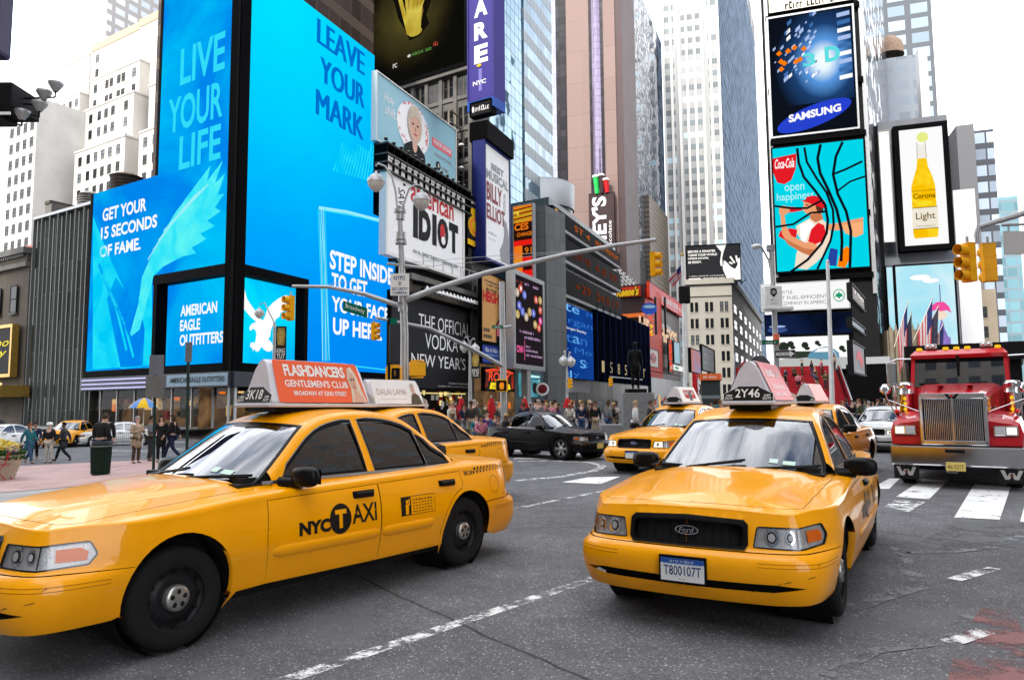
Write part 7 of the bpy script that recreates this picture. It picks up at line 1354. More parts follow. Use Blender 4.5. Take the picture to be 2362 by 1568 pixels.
def make_topper(root,T,SCL):
 """roof sign: tapered light box with an advert each side and a number box at each end"""
 x0,x1,zb=2.22,3.40,1.50*SCL[2]+.03;r=bpy.data.objects.new("roof_sign",None);COL.objects.link(r);r.parent=root;r.location=(0,0,0);r.empty_display_size=.1
 bw_,tw,H=.235,.055,.40
 b=MB();b.box(((x0+x1)/2,0,zb),(x1-x0+.12,.50,.035),k_plast,bev=.012);b.box(((x0+x1)/2,0,zb-.035),(x1-x0-.1,.40,.05),m_blk)
 for xe,d in((x0,1),(x1,-1)):
  n=14;secs=[]
  for q,(lx,sc_)in enumerate(((0.0,.90),(.02,.97),(.06,1.0),(.115,1.0))):
   prof=[]
   for k in range(n+1):
    t=k/n;w=bw_+(tw-bw_)*t;hz=H*t
    if t>.82:w=tw*math.sqrt(max(0,1-((t-.82)/.18)**2))*1.0+(bw_+(tw-bw_)*.82-tw)*(1-(t-.82)/.18)*.6
    prof.append((w*sc_,zb+.018+hz*(.965+.035*sc_)))
   lean=.045
   secs.append([(xe+d*(lx+lean*((z-zb)/H)),y,z)for y,z in prof]+[(xe+d*(lx+lean*((z-zb)/H)),-y,z)for y,z in reversed(prof)])
  m=len(secs[0]);vs=[p for s_ in secs for p in s_];b.add(vs,[(i*m+k,i*m+(k+1)%m,(i+1)*m+(k+1)%m,(i+1)*m+k)for i in range(3)for k in range(m)],k_plast,True);b.add(secs[0],[tuple(range(m))],k_plast)
 b.box(((x0+x1)/2,0,zb+H+.006),(x1-x0-.30,.095,.028),k_plast,bev=.012);b.build("housing",r)
 for xe,d in((x0,1),(x1,-1)):
  nb=MB();F=Frame((xe-d*.03,.235*d,zb+.02),(0,-d,0),(d*.05,0,.16),.47,.155)
  oct_=[(0,0),(1,0),(1,.45),(.74,.85),(.70,.95),(.30,.95),(.26,.85),(0,.45)];nb.poly(F,[(-.02+1.04*a,-.04+1.08*b_)for a,b_ in oct_],k_adw,.008);nb.poly(F,oct_,m_dec,.012)
  nb.text(F,T['num'],.24,.20,.74,.78,k_adw,.016,bold=.012)
  for a in(.03,.80):nb.text(F,"OFF",a+.02,.26,a+.15,.40,k_adw,.016,bold=.02);nb.text(F,"DUTY",a,.06,a+.17,.22,k_adw,.016,bold=.02)
  nb.build("number_box",r)
 for sd in(1,-1):
  ad=MB();xa,xb=x0+.06,x1-.06
  A0=Vector((xa,sd*(bw_+.004),zb+.025));
  ey=Vector((0,-sd*(bw_-tw),H));w=xb-xa;F=Frame(A0 if sd<0 else Vector((xb,sd*(bw_+.004),zb+.025)),(-sd,0,0),ey,w,math.hypot(bw_-tw,H)*.97)
  sl=.03/w
  k0=T['ad'];trap=roundp([(0.0,0),(1.0,0),(1-sl,1),(sl,1)],.03,3)
  ad.poly(F,trap,{'club':k_orange,'white':k_adw,'rose':k_adp,'orange':k_orange,'redwhite':k_adw}[k0],.004)
  if k0=='club':
   ad.text(F,"FLASHDANCERS",.15-.03,.62,.80,.90,k_adw,.008,bold=.035,space=.92);ad.text(F,"GENTLEMEN'S CLUB",.10,.36,.80,.53,k_adw,.008,bold=.02);ad.text(F,"BROADWAY AT 52ND STREET",.17,.16,.76,.27,k_adw,.008,bold=.02)
   ad.poly(F,[(.80,.0),(.985,.0),(.955,.35),(.93,.75),(.89,.92),(.84,.86),(.815,.6),(.83,.35)],M("ad_blond",(.66,.55,.42),.45,0,.25,30),.009);ad.ell(F,.873,.52,.038,.24,MATS["poster_skin"],.012,18);ad.poly(F,[(.83,.0),(.97,.0),(.945,.14),(.90,.28),(.86,.3),(.85,.18)],MATS["poster_skin"],.011)
   for u in(.858,.888):ad.ell(F,u,.58,.010,.028,m_dec,.014,10)
   ad.ell(F,.874,.39,.013,.03,MATS["poster_lip"],.014,10);ad.ell(F,.876,.48,.006,.04,MATS["poster_shade"],.014,8)
  elif k0=='white':
   ad.text(F,"DALAI LAMA",.10,.38,.70,.62,M("ad_tan_ink",(.45,.30,.24),.5),.008);ad.quad(F,.15,.20,.68,.21,MATS["ad_tan_ink"],.008);ad.poly(F,[(.74,.0),(.98,.0),(.95,.34),(.89,.46),(.83,.46),(.78,.3)],M("ad_olive",(.10,.08,.05),.5),.008);ad.ell(F,.85,.62,.04,.22,MATS["poster_skin"],.011,16);ad.poly(F,[(.80,.66),(.82,.86),(.88,.86),(.90,.7),(.87,.76),(.83,.74)],M("ad_grey_hair",(.4,.38,.35),.5),.013)
  elif k0=='redwhite':ad.quad(F,.25,.25,.85,.8,k_red,.008);ad.poly(F,[(.45,.1),(.6,.1),(.62,.5),(.7,.8),(.56,.62),(.5,.8),(.48,.5)],m_dec,.012);micro(ad,F,.28,.5,.8,.75,k_adw,.010)
  elif k0=='rose':ad.text(F,"NYC & CO",.16,.62,.84,.82,k_adw,.008,bold=.03)if False else micro(ad,F,.18,.62,.82,.82,k_adw,.008);micro(ad,F,.12,.30,.8,.42,k_adw,.008);micro(ad,F,.14,.12,.7,.2,k_adw,.008)
  ad.build("advert_panel",r)
 lb=MB()
 for y in(-.30,.30):lb.box((2.95,y,1.462*SCL[2]),(.10,.045,.03),MATS["amber_lens"],bev=.01)
 lb.ball((2.62,-.42,1.447*SCL[2]),.035,m_blk,10,6,(1.4,1,.35));lb.build("roof_light",r)
def put(o,x,y,h,tilt=0.0):
 """stand the car with its middle at (x, y); h is the angle of its rearward axis from the view direction"""
 ex=Vector((math.sin(h),math.cos(h),0));o.location=(x-2.5*ex.x,y-2.5*ex.y,GZ(x));o.rotation_euler=(tilt,0,math.atan2(ex.y,ex.x));return o
TS=(1,1,1.06)
t1_=make_car("taxi","yellow taxi on the left with the 3K18 roof sign and orange club advert","taxi",m_tax,sc=TS,topper={'num':"3K18",'ad':'club'},plate=None,decals=True,group="yellow taxis",sp=.05)
put(t1_,-2.13,6.68,rad(35.1))
for c in t1_.children:
 if not c.name.startswith('wheel.')and c.name!='wheel':c.rotation_euler=(0,rad(.45),0);c.location=Vector((RAX,0,.35))-Matrix.Rotation(rad(.45),3,'Y')@Vector((RAX,0,.35))
t2_=make_car("taxi","yellow taxi facing the viewer with the 2Y46 roof sign and plate T800107T","taxi",m_tax,sc=TS,topper={'num':"2Y46",'ad':'rose'},plate="T800107T",decals=True,group="yellow taxis",sp=.05,steer=rad(0))
put(t2_,2.46,7.33,rad(30.6))
def car_at(x,y,h,*a,**k):return put(make_car(*a,**k),x,y,rad(h))
car_at(-2.20,11.6,38,"taxi","yellow taxi half hidden behind the left taxi with a white portrait advert on its roof","taxi",m_tax,sc=TS,topper={'num':"",'ad':'white'},decals=True,group="yellow taxis",sp=.07)
car_at(4.24,18.5,38,"taxi","yellow taxi with lit headlamps beside the black sedan","taxi",m_tax,sc=TS,topper={'num':"",'ad':'redwhite'},lamps_on=True,group="yellow taxis",sp=.09)
car_at(6.7,16.4,38,"taxi","yellow taxi behind the 2Y46 taxi with an orange roof advert","taxi",m_tax,sc=TS,topper={'num':"",'ad':'orange'},group="yellow taxis",sp=.09)
m_bk=PAINT("car_black",(.003,.003,.0035),.32);m_wt=PAINT("car_white",(.72,.72,.70));m_gy=PAINT("car_dark_blue",(.015,.02,.05))
car_at(.70,22.8,-47,"sedan","black sedan crossing the street in front of the crowd","car",m_bk,sc=(.81,.86,.95),sp=.09,body_mirror=True,wheel_style='alloy',plate_mat=m_pyl)
car_at(12.9,25.0,38,"sedan","white car with lit headlamps behind the red truck's fender","car",m_wt,sc=(.85,.9,.98),sp=.1,body_mirror=True,wheel_style='alloy',lamps_on=True)
car_at(-27.7,45.5,-8,"taxi","small yellow taxi on the side street at the far left","taxi",m_tax,sc=TS,topper=None,decals=False,group="yellow taxis",sp=.1)
car_at(-29.3,42.0,20,"sedan","white car behind the walking people at the far left","car",m_wt,sc=(.88,.9,.98),sp=.1,body_mirror=True,wheel_style='alloy')
car_at(-24.7,46.0,60,"sedan","white car behind the steel barricade and the beige coat man","car",m_wt,sc=(.88,.9,.98),sp=.1,body_mirror=True,wheel_style='alloy')
car_at(-37.5,52.0,75,"sedan","dark blue car at the left edge behind the white car","car",m_gy,sc=(.88,.92,1.1),sp=.1,body_mirror=True,wheel_style='alloy')
k_tr=PAINT("truck_red",(.52,.012,.02));k_bright=M("polished_steel",(.80,.81,.83),.10,1,.1,2);k_lampy=EM("marker_amber",(1,.55,.02),1.0);e_hl=EM("truck_headlamp",(1,.93,.75),1.3);k_tarp=M("tarp_black",(.012,.012,.013),.7,0,.3,3,.3);k_flap=M("mud_flap",(.02,.02,.021),.6,0,.2,4)
tc_=at(2199,1000,13.4);tk=thing("dump_truck","red dump truck with tall chrome grille and W mud flaps facing the crosswalk","truck",(tc_.x,tc_.y,0),-rad(35))
def hull(b,secs,m,cap=True):
 n=len(secs[0]);b.add([p for s in secs for p in s],[(i*n+k,i*n+(k+1)%n,(i+1)*n+(k+1)%n,(i+1)*n+k)for i in range(len(secs)-1)for k in range(n)],m)
 if cap:b.add(secs[0],[tuple(range(n))[::-1]],m);b.add(secs[-1],[tuple(range(n))],m)
b=MB();b.box((0,.12,.605),(2.14,.22,.37),k_bright,bev=.03);b.box((0,.10,.70),(.32,.21,.065),k_ink,bev=.02);b.build("bumper",tk)
for sx_ in(-1,1):
 b=MB();cx_=.84*sx_;b.box((cx_,.30,.285),(.43,.02,.30),k_flap,bev=.008);F=Frame((cx_-.215,.288,.135),(1,0,0),(0,0,1),.43,.30)
 b.poly(F,[(.10,.78),(.25,.78),(.34,.42),(.42,.62),(.58,.62),(.66,.42),(.75,.78),(.90,.78),(.74,.22),(.60,.22),(.5,.42),(.40,.22),(.26,.22)],k_offw,.003);b.poly(F,[(.5+(.13 if k%2==0 else.05)*math.sin(k*pi/5)*.8,.48+(.18 if k%2==0 else.07)*math.cos(k*pi/5))for k in range(10)],M("dark_red_star",(.25,.03,.02),.5),.006)
 for k in range(6):b.ball((cx_-.17+.068*k,.287,.42),.009,k_bright,6,4)
 b.build("mud_flap",tk)
b=MB();zt_,zb_=1.77,.81;w=.545
for p0,p1 in(((-w,-.0,zb_),(-w+.07,.12,zt_-.06)),((w-.07,-.0,zb_),(w,.12,zt_-.06)),((-w,0,zb_),(w,.12,zb_+.09)),((-w+.03,-.001,zt_-.11),(w-.03,.121,zt_))):b.box([(a+c)/2 for a,c in zip(p0,p1)],[abs(c-a)for a,c in zip(p0,p1)],k_bright,bev=.018)
b.box((0,.10,1.28),(2*w-.1,.02,.86),k_ink);b.build("grille_surround",tk);b=MB()
for k in range(31):
 x=-w+.095+k*(2*w-.19)/30;b.box((x,.05,1.28),(.034 if k==15 else.016,.05 if k!=15 else.07,.77),k_bright,bev=.006)
b.build("grille_bars",tk);b=MB();F=Frame((-.10,-.006,1.665),(1,0,0),(0,0,1),.2,.10);b.poly(F,[(-.1,.9),(.2,.9),(.34,.4),(.42,.7),(.58,.7),(.66,.4),(.8,.9),(1.1,.9),(.78,0),(.6,0),(.5,.3),(.4,0),(.22,0)],k_ink,.004);b.ell(F,.5,.55,.12,.25,k_tr,.008);b.build("emblem",tk)
b=MB();S_=lambda y,wb,wt,z0,z1,r=.10:[(-wb,y,z0),(wb,y,z0),(wb,y,z1-r),(wt+.0,y,z1-.02),(wt-r,y,z1+.02),(-wt+r,y,z1+.02),(-wt,y,z1-.02),(-wb,y,z1-r)]
hull(b,[S_(.10,.53,.49,.85,1.72),S_(.5,.58,.54,.85,1.80),S_(1.3,.66,.61,.9,1.90),S_(2.2,.76,.70,.9,1.97)],k_tr)
b.box((-.25,1.3,1.925),(.10,1.7,.03),k_tr,bev=.012);b.box((.25,1.3,1.925),(.10,1.7,.03),k_tr,bev=.012)
for k in range(4):
 for s in(-1,1):b.ball((s*.66,1.4,1.62-.105*k),.028,M("marker_red",(.7,.05,.02),.2),8,5)
b.box((.645,.9,1.5),(.02,.20,.05),k_bright);b.build("hood",tk)
for s in(-1,1):
 b=MB();secs=[]
 for y,z0,z1,x1 in((.10,.80,1.20,1.00),(.16,.80,1.27,1.04),(.55,.80,1.34,1.06),(1.0,1.0,1.40,1.06),(1.5,.95,1.32,1.06),(1.8,.7,1.1,1.06)):q=[(s*.52,y,z0),(s*x1,y,z0),(s*(x1+.02),y,(z0+z1)/2),(s*(x1-.03),y,z1-.05),(s*(x1-.12),y,z1),(s*.52,y,z1+.06)];secs.append(q if s>0 else q[::-1])
 hull(b,secs,k_tr);b.box((s*.78,.085,.89),(.50,.03,.16),k_tr,bev=.012);b.build("fender",tk)
 b=MB();c=s*.80;b.box((c,.06,1.08),(.37,.05,.18),k_bright,bev=.02);b.box((c+s*.085,.035,1.08),(.15,.02,.13),e_hl,bev=.008);b.box((c-s*.085,.035,1.08),(.15,.02,.13),m_refl,bev=.008);b.build("headlight",tk)
 b=MB();b.lathe([(.02,1.12),(.14,1.14),(.145,1.75),(.155,1.76),(.155,1.80),(.145,1.81),(.145,1.95),(.155,1.96),(.12,2.02),(.01,2.03)],k_bright,24,(s*.93,1.75,0))
 for k in range(4):b.ball((s*.93-.02,1.61,1.68-.11*k),.036,k_lampy,10,6)
 b.build("air_cleaner",tk)
 b=MB();b.box((s*1.26,2.35,2.23),(.20,.12,.50),k_bright,bev=.04);b.tube([(s*.88,2.45,2.55),(s*1.15,2.45,2.56),(s*1.36,2.42,2.48),(s*1.36,2.42,1.98),(s*1.15,2.45,1.92),(s*.9,2.45,1.95)],.018,k_bright,8);b.tube([(s*1.24,2.4,1.98),(s*1.2,2.35,1.1)],.016,k_bright,8);b.build("side_mirror",tk)
 b=MB();b.tube([(s*.98,.45,1.34),(s*1.10,.38,1.62),(s*1.14,.34,1.78)],.012,k_bright,6);b.lathe([(.01,-.05),(.06,-.04),(.105,0),(.10,.012),(.01,.012)],k_bright,20,(s*1.14,.34,1.86),'Y');b.tube([(s*.55,.25,1.42),(s*1.12,.37,1.66)],.010,k_bright,6);b.ball((s*1.0,.7,1.42),.05,MATS["marker_red"],10,6);b.cyl((s*1.0,.7,1.34),(s*1.0,.7,1.42),.035,k_ink,8);b.build("fender_mirror",tk)
 for y,w_ in((1.05,.30),(4.6,.6),(5.8,.6)):
  t=MB();t.lathe([(.25,-w_/2),(.45,-w_/2),(.52,-w_/2+.05),(.52,w_/2-.05),(.45,w_/2),(.25,w_/2),(.05,w_/2-.08)],m_rub,32,(s*(.88 if y<2 else.8),y,.52),'X');t.build("wheel",tk)
b=MB();y0=2.2;z0,z1=1.92,2.60
hull(b,[[(-.90,y0+.05,.9),(.90,y0+.05,.9),(.90,y0+.05,z0),(-.90,y0+.05,z0)],[(-.90,y0+1.5,.9),(.90,y0+1.5,.9),(.90,y0+1.5,z0),(-.90,y0+1.5,z0)]],k_tr)
for s in(-1,1):hull(b,[[(s*.90,y0+.05,z0),(s*.83,y0+.05,z0),(s*.83,y0+.17,z0),(s*.90,y0+.17,z0)],[(s*.87,y0+.26,z1),(s*.80,y0+.26,z1),(s*.80,y0+.38,z1),(s*.87,y0+.38,z1)]],k_tr);b.box((s*.88,y0+1.0,2.26),(.05,1.0,.70),k_tr)
hull(b,[[(-.87,y0+.18,z1-.06),(.87,y0+.18,z1-.06),(.87,y0+1.5,z1-.06),(-.87,y0+1.5,z1-.06)],[(-.89,y0+.16,z1+.02),(.89,y0+.16,z1+.02),(.89,y0+1.52,z1+.02),(-.89,y0+1.52,z1+.02)],[(-.80,y0+.32,z1+.13),(.80,y0+.32,z1+.13),(.80,y0+1.5,z1+.13),(-.80,y0+1.5,z1+.13)]],k_tr)
b.box((0,y0+.30,z1-.09),(1.66,.12,.09),k_ink);b.box((0,y0+1.48,2.3),(1.7,.04,.7),m_seat);b.box((-.4,y0+1.1,1.95),(.5,.2,.7),m_seat,bev=.06);b.box((.45,y0+1.1,1.95),(.5,.2,.7),m_seat,bev=.06);b.box((0,y0+.25,1.90),(1.6,.3,.08),m_dash);b.build("cab",tk)
b=MB();b.add([(-.83,y0+.08,z0+.01),(.83,y0+.08,z0+.01),(.80,y0+.29,z1-.05),(-.80,y0+.29,z1-.05)],[(0,1,2,3)],m_wsh);b.box((0,y0+.17,2.26),(.05,.035,.66),k_ink);wq=b.build("windshield",tk)
for x in(-.42,.45):b=MB();b.tube([(x+.12,y0+.02,z0+.02),(x+.05,y0+.06,z0+.10),(x-.32,y0+.075,z0+.08)],.012,m_blk,6);b.build("wiper",tk)
for x in(-.72,-.22,-.02,.18,.72):b=MB();b.box((x,y0+.36,z1+.15),(.115,.10,.085),k_lampy,bev=.03);b.build("roof_marker_lamp",tk)
for x in(-.50,.52):b=MB();b.box((x,y0+.40,z1+.22),(.22,.10,.10),k_lampw,bev=.012);b.ball((x-.05,y0+.35,z1+.22),.035,k_bright,8,5);b.ball((x+.05,y0+.35,z1+.22),.035,k_bright,8,5);b.cyl((x,y0+.42,z1+.1),(x,y0+.42,z1+.2),.02,k_ink,6);b.build("roof_flood_lamp",tk)
b=MB();b.bx((-1.12,y0+1.9,1.0),(1.12,y0+6.6,2.86),k_tarp);b.bx((-1.18,y0+1.75,2.55),(1.35,y0+1.9,2.94),k_tarp)
for k in range(5):b.ball((-.7+.4*k,y0+3,2.86),.5,k_tarp,10,6,(1,2.4,.3))
b.box((1.14,y0+4.2,2.70),(.07,4.8,.20),k_offw);b.build("dump_body",tk);b=MB();b.bx((-.45,.3,.45),(.45,8,.75),m_und);b.bx((-1.0,1.9,.4),(1.0,3.9,.9),m_und);b.tube([(-.18,.22,.42),(-.15,.2,.30),(.0,.2,.29),(.03,.22,.42)],.018,k_steel,6);b.build("chassis",tk)
b=MB();b.box((.0,.0,.42),(.31,.02,.16),m_pyl,bev=.006);F=Frame((-.14,-.012,.355),(1,0,0),(0,0,1),.28,.13);b.text(F,"AL-721T",.04,.22,.96,.74,m_dec,.002);b.build("licence_plate",tk)
k_pole=M("galvanised_pole",(.40,.40,.40),.45,.5,.15,5);k_sig=M("signal_yellow",(.86,.40,.006),.45,0,.1,3);k_green=M("sign_green",(.0,.12,.07),.45,0,.08,4);k_dg=M("dark_green_post",(.012,.03,.022),.45,0,.2,5);e_wl=EM("lamp_globe",(.9,.78,.62),.85);g_globe=M("lamp_glass",(.66,.62,.56),.2,0,.1,6)
def signal(b,c,ang,s=1.0,back=False):
 """three-section traffic signal hanging with its middle at c, lenses towards `ang`"""
 R=Matrix.Translation(c)@Matrix.Rotation(ang,4,'Z')@Matrix.Scale(s,4);o=b.X;b.X=R
 b.box((0,0,0),(.33,.22,1.06),k_sig,bev=.03)
 for k in(-1,0,1):
  b.lathe([(.145,-.10),(.15,-.36),(.14,-.36),(.135,-.11)],k_sig,16,(0,0,.35*k),'Y');b.lathe([(.135,-.115),(.001,-.14)],m_und,14,(0,0,.35*k),'Y')
  b.box((0,0,.35*k+.17),(.345,.235,.02),k_sig)
 b.cyl((0,0,.53),(0,0,.72),.035,k_pole,8);b.X=o
def lampheads(b,top,pts,r):
 for arm,head in pts:
  b.tube([Vector(top)]+[Vector(a)for a in arm],r*.12,k_pole,8)
  h=Vector(head);b.lathe([(.1*r,r*1.3),(.22*r,r*.95),(.55*r,r*.8),(.92*r,r*.35),(1.02*r,0),(1.04*r,-.06*r)],k_pole,20,h);b.lathe([(.98*r,-.06*r),(.9*r,-.4*r),(.6*r,-.85*r),(.15*r,-1.15*r),(.01,-1.2*r)],g_globe,20,h)
Yp=24
pole=thing("signal_pole","tall grey traffic signal pole with twin globe lamps and long mast arms","signal pole",(at(932,900,Yp).x,at(932,900,Yp).y,0));b=MB();P_=lambda x,y,dy=0:at(x,y,Yp+dy)
base=Vector(pole.location);b.tube([base,base+Vector((0,0,4)),P_(921,480)],[.15,.13,.085],k_pole,14)
for y,r,h in((487,.20,.12),(497,.15,.3),(545,.17,.25),(560,.2,.1),(690,.15,.25),(712,.16,.2)):c=P_(922+(y-480)*.03,y);b.cyl(c-Vector((0,0,h/2)),c+Vector((0,0,h/2)),r,k_pole,14)
bw(b,"pole",pole);b=MB();lampheads(b,P_(916,482),(([P_(912,440),P_(903,405),P_(888,384),P_(872,378),P_(866,384)],P_(867,420)),),.30);bw(b,"street_lamp",pole);b=MB();lampheads(b,P_(928,482),(([P_(936,455),P_(943,436),P_(956,427),P_(970,428)],P_(972,463)),),.30);bw(b,"street_lamp",pole)
b=MB();b.tube([P_(928,695),P_(1000,668),P_(1120,630),P_(1300,588),P_(1420,566),P_(1512,553)],[.11,.105,.095,.085,.075,.065],k_pole,12);b.tube([P_(926,607),P_(1120,592),P_(1330,578)],.008,k_steel,5);b.tube([P_(926,620),P_(1150,600),P_(1380,572)],.008,k_steel,5);bw(b,"mast_arm",pole);b=MB();b.tube([P_(922,706),P_(840,678),P_(760,662),P_(674,660)],[.085,.075,.065,.05],k_pole,12);b.tube([P_(922,640),P_(760,655)],.008,k_steel,5);bw(b,"mast_arm",pole)
b=MB();b.tube([P_(893,608),P_(985,619)],.05,k_pole,8);b.box(P_(905,600),(.3,.12,.1),k_ink);bw(b,"camera_bracket",pole)
for nm,lb,c,a in(("traffic_signal","yellow traffic signal hanging from the tip of the long mast arm",P_(1507,610,-.1),rad(60)),("traffic_signal","yellow traffic signal hanging over the white eagle screen",P_(670,711,0),rad(-40))):
 r=thing(nm,lb,"traffic signal",c,0,"yellow traffic signals");b=MB();signal(b,c,a,.78);bw(b,"signal_head",r)
r=thing("security_sign","white NYPD security camera sign on the signal pole","sign",P_(922,680,-.3));b=MB();F=Frame(P_(901.5,681,-.3),(1,0,0),(-.03,0,1),.60,.72);b.box(F.p(.5,.5,-.02),(.62,.03,.74),k_offw);b.quad(F,0,0,1,1,k_offw,.0);b.text(F,"NYPD",.18,.70,.82,.90,m_pinkk,.004,bold=.02);b.text(F,"SECURITY",.05,.22,.95,.36,m_pinkk,.004,bold=.02);b.text(F,"CAMERA",.10,.05,.90,.18,m_pinkk,.004,bold=.02);b.poly(F,[(.42,.62),(.5,.65),(.58,.62),(.58,.5),(.5,.42),(.42,.5)],k_grey,.004);bw(b,"panel",r)
r=thing("street_name_sign","green Broadway street name sign hanging under the left mast arm","sign",P_(818,712,-.2));b=MB();F=Frame(P_(791,716,-.2),(1,0,-.32),(0,0,1),.84,.33);b.quad(F,0,0,1,1,k_green);b.quad(Frame(F.p(1,0,-.03),-F.ex,F.ey,F.w,F.h),0,0,1,1,k_green);b.text(F,"Broadway",.10,.24,.90,.80,k_offw,.004);b.cyl(F.p(.2,1),F.p(.2,1.5),.01,k_ink,5);b.cyl(F.p(.8,1),F.p(.8,1.6),.01,k_ink,5);bw(b,"panel",r)
for lb,x,y in(("yellow pedestrian signal with dark face left of the signal pole",908,862),("plain yellow pedestrian signal seen from the side, right of the signal pole",962,851)):
 r=thing("pedestrian_signal",lb,"pedestrian signal",P_(x,y,-.35),0,"pedestrian signals on the pole");b=MB();c=P_(x,y,-.35);b.box(c,(.52,.24,.46),k_sig,rz=rad(20 if x>920 else-25),bev=.03);b.box(c+Vector((0,0,.27)),(.4,.2,.05),k_sig);b.box(c+Vector((0,0,-.27)),(.4,.2,.05),k_sig)
 if x<920:F=Frame(c+Vector((-.04,-.14,-.18)),(1,-.3,0),(0,0,1),.3,.36);b.quad(F,0,0,1,1,m_und,.03);b.quad(F,.35,.3,.5,.8,MATS["poster_brown"],.035)
 bw(b,"housing",r)
r=thing("black_signpost","thin black signpost edge-on just left of the grey signal pole","sign",(P_(898,880,-1).x,Yp-1,0));b=MB();b.cyl(Vector(r.location),P_(897,735,-1),.045,k_ink,8);b.box(P_(897,790,-1),(.06,.5,1.3),k_ink);b.box(P_(905,741,-1),(.30,.03,.2),k_green);bw(b,"post",r)
p2=at(1162,930,33);pole2=thing("signal_pole","slim grey signal pole left of the digital screen with a long thin arm","signal pole",(p2 .x,p2 .y,0));b=MB();b.tube([Vector((p2 .x,p2 .y,0)),at(1157,650,33)],[.17,.12],k_pole,12);bw(b,"pole",pole2);b=MB();b.tube([at(1160,845,33),at(1080,800,31),at(990,757,29),at(868,733,26.5)],[.1,.085,.07,.05],k_pole,10);b.tube([at(1160,755,33),at(1182,752,32)],.06,k_pole,8);bw(b,"mast_arm",pole2)
c=at(862,764,26.5);r=thing("traffic_signal","small yellow traffic signal in front of the blue screen's last line","traffic signal",c,0,"yellow traffic signals");b=MB();signal(b,c,rad(70),.62);bw(b,"signal_head",r)
c=at(1157,889,32.5);r=thing("pedestrian_signal","pedestrian signal with an orange hand in front of the neon sign","pedestrian signal",c);b=MB();b.box(c,(.55,.25,.55),k_sig,bev=.03);b.box(c+Vector((-.02,-.13,0)),(.46,.02,.46),m_und);F=Frame(c+Vector((-.2,-.145,-.2)),(1,0,0),(0,0,1),.4,.4);b.poly(F,[(.3,.1),(.7,.1),(.75,.6),(.68,.85),(.3,.8),(.22,.5)],e_or2,.004);bw(b,"housing",r)
r=thing("street_name_sign","small green street sign on the slim signal pole","sign",at(1140,754,32.7));b=MB();F=Frame(at(1134,758,32.7),(1,0,0),(0,0,1),.52,.16);b.quad(F,0,0,1,1,k_green);micro(b,F,.15,.25,.85,.75,k_offw,.004);bw(b,"panel",r)
e_tutn=M("banner_gold",(.42,.30,.07),.5,.3,.3,4);k_ban=M("banner_black",(.02,.019,.017),.6,0,.2,4)
def tutlamp(label,xb,ytop,Y,heads,bx,banner=True):
 p=at(xb,930,Y);r=thing("banner_lamp_post",label,"street lamp",(p.x,p.y,0),0,"lamp posts with banners");t=at(xb,ytop,Y);b=MB();b.tube([Vector((p.x,p.y,0)),t],[.13,.07],k_pole,10);bw(b,"pole",r)
 for hx,hy in heads:b=MB();h=at(hx,hy,Y);s=Y/FPX;mid=at((hx*2+xb)/3,hy-24,Y);lampheads(b,t,(([at(xb+(hx-xb)*.2,ytop-14,Y),mid,at(hx,hy-20,Y)],h),),11*s);bw(b,"street_lamp",r)
 if banner:
  x0,y0,x1,y1=bx;b=MB();A=at(x0,y1,Y-.1);F=Frame(A,(1,0,0),(0,0,1),(x1-x0)/FPX*Y,(y1-y0)/FPX*Y);b.quad(F,0,0,1,1,k_ban);b.quad(Frame(F.p(1,0,-.03),-F.ex,F.ey,F.w,F.h),0,0,1,1,k_ban);b.poly(F,[(.2,.45),(.8,.45),(.92,.72),(.8,.95),(.2,.95),(.08,.72)],e_tutn,.004);b.ell(F,.5,.70,.2,.16,M("gold_face",(.6,.42,.12),.4,.3),.008);b.quad(F,.38,.74,.46,.76,k_ink,.012);b.quad(F,.54,.74,.62,.76,k_ink,.012);b.text(F,"KING",.1,.22,.9,.36,k_offw,.006,bold=.03);b.text(F,"TUT",.1,.06,.9,.20,k_offw,.006,bold=.03);bw(b,"banner",r)
tutlamp("lamp post with a gold mask banner in front of the black vodka billboard",1084,800,40,((1071,800),(1095,804)),(1087,812,1106,872));tutlamp("lamp post with a gold mask banner in front of the white eagle screen",633,745,38,((598,722),),(635,752,659,832));tutlamp("bare twin lamp post in front of the blue screen building",1307,850,48,((1299,832),(1316,834)),None,False)
for lb,x,yb,Y,boxes in(("dark green pole with a narrow sign seen edge-on near the shop sign",435,952,17,((435,812,15,46),)),("pair of blank grey sign backs on a post before the shop windows",359,950,18,((361,842,33,46),(357,892,42,50)))):
 p=at(x,yb,Y);r=thing("signpost",lb,"sign",(p.x,p.y,0));b=MB();b.cyl((p.x,p.y,GZ(p.x)),at(x,boxes[0][1]-boxes[0][3]/2,Y),.035,k_dg,8);bw(b,"post",r)
 for cx_,cy_,w,h in boxes:b=MB();b.box(at(cx_,cy_,Y-.06),(w/FPX*Y,.03,h/FPX*Y),k_stone2 if cy_>850 else M("sign_back_grey",(.15,.155,.17),.5,.2,.1,3),bev=.008);bw(b,"sign_plate",r)
p=at(1795,930,30);r=thing("camera_pole","grey pole with lamp arm and white police camera box before the slogan sign","pole",(p.x,p.y,0));b=MB();b.tube([Vector((p.x,p.y,0)),at(1778,572,30)],[.13,.10],k_pole,12);bw(b,"pole",r);b=MB();b.tube([at(1781,640,30),at(1772,600,30),at(1757,572,30),at(1745,567,30)],.05,k_pole,8);b.ball(at(1744,569,30),.2,k_lampw,14,8,(1.1,1.1,.55));b.box(at(1776,573,30),(.3,.25,.3),k_grey,bev=.05);bw(b,"street_lamp",r)
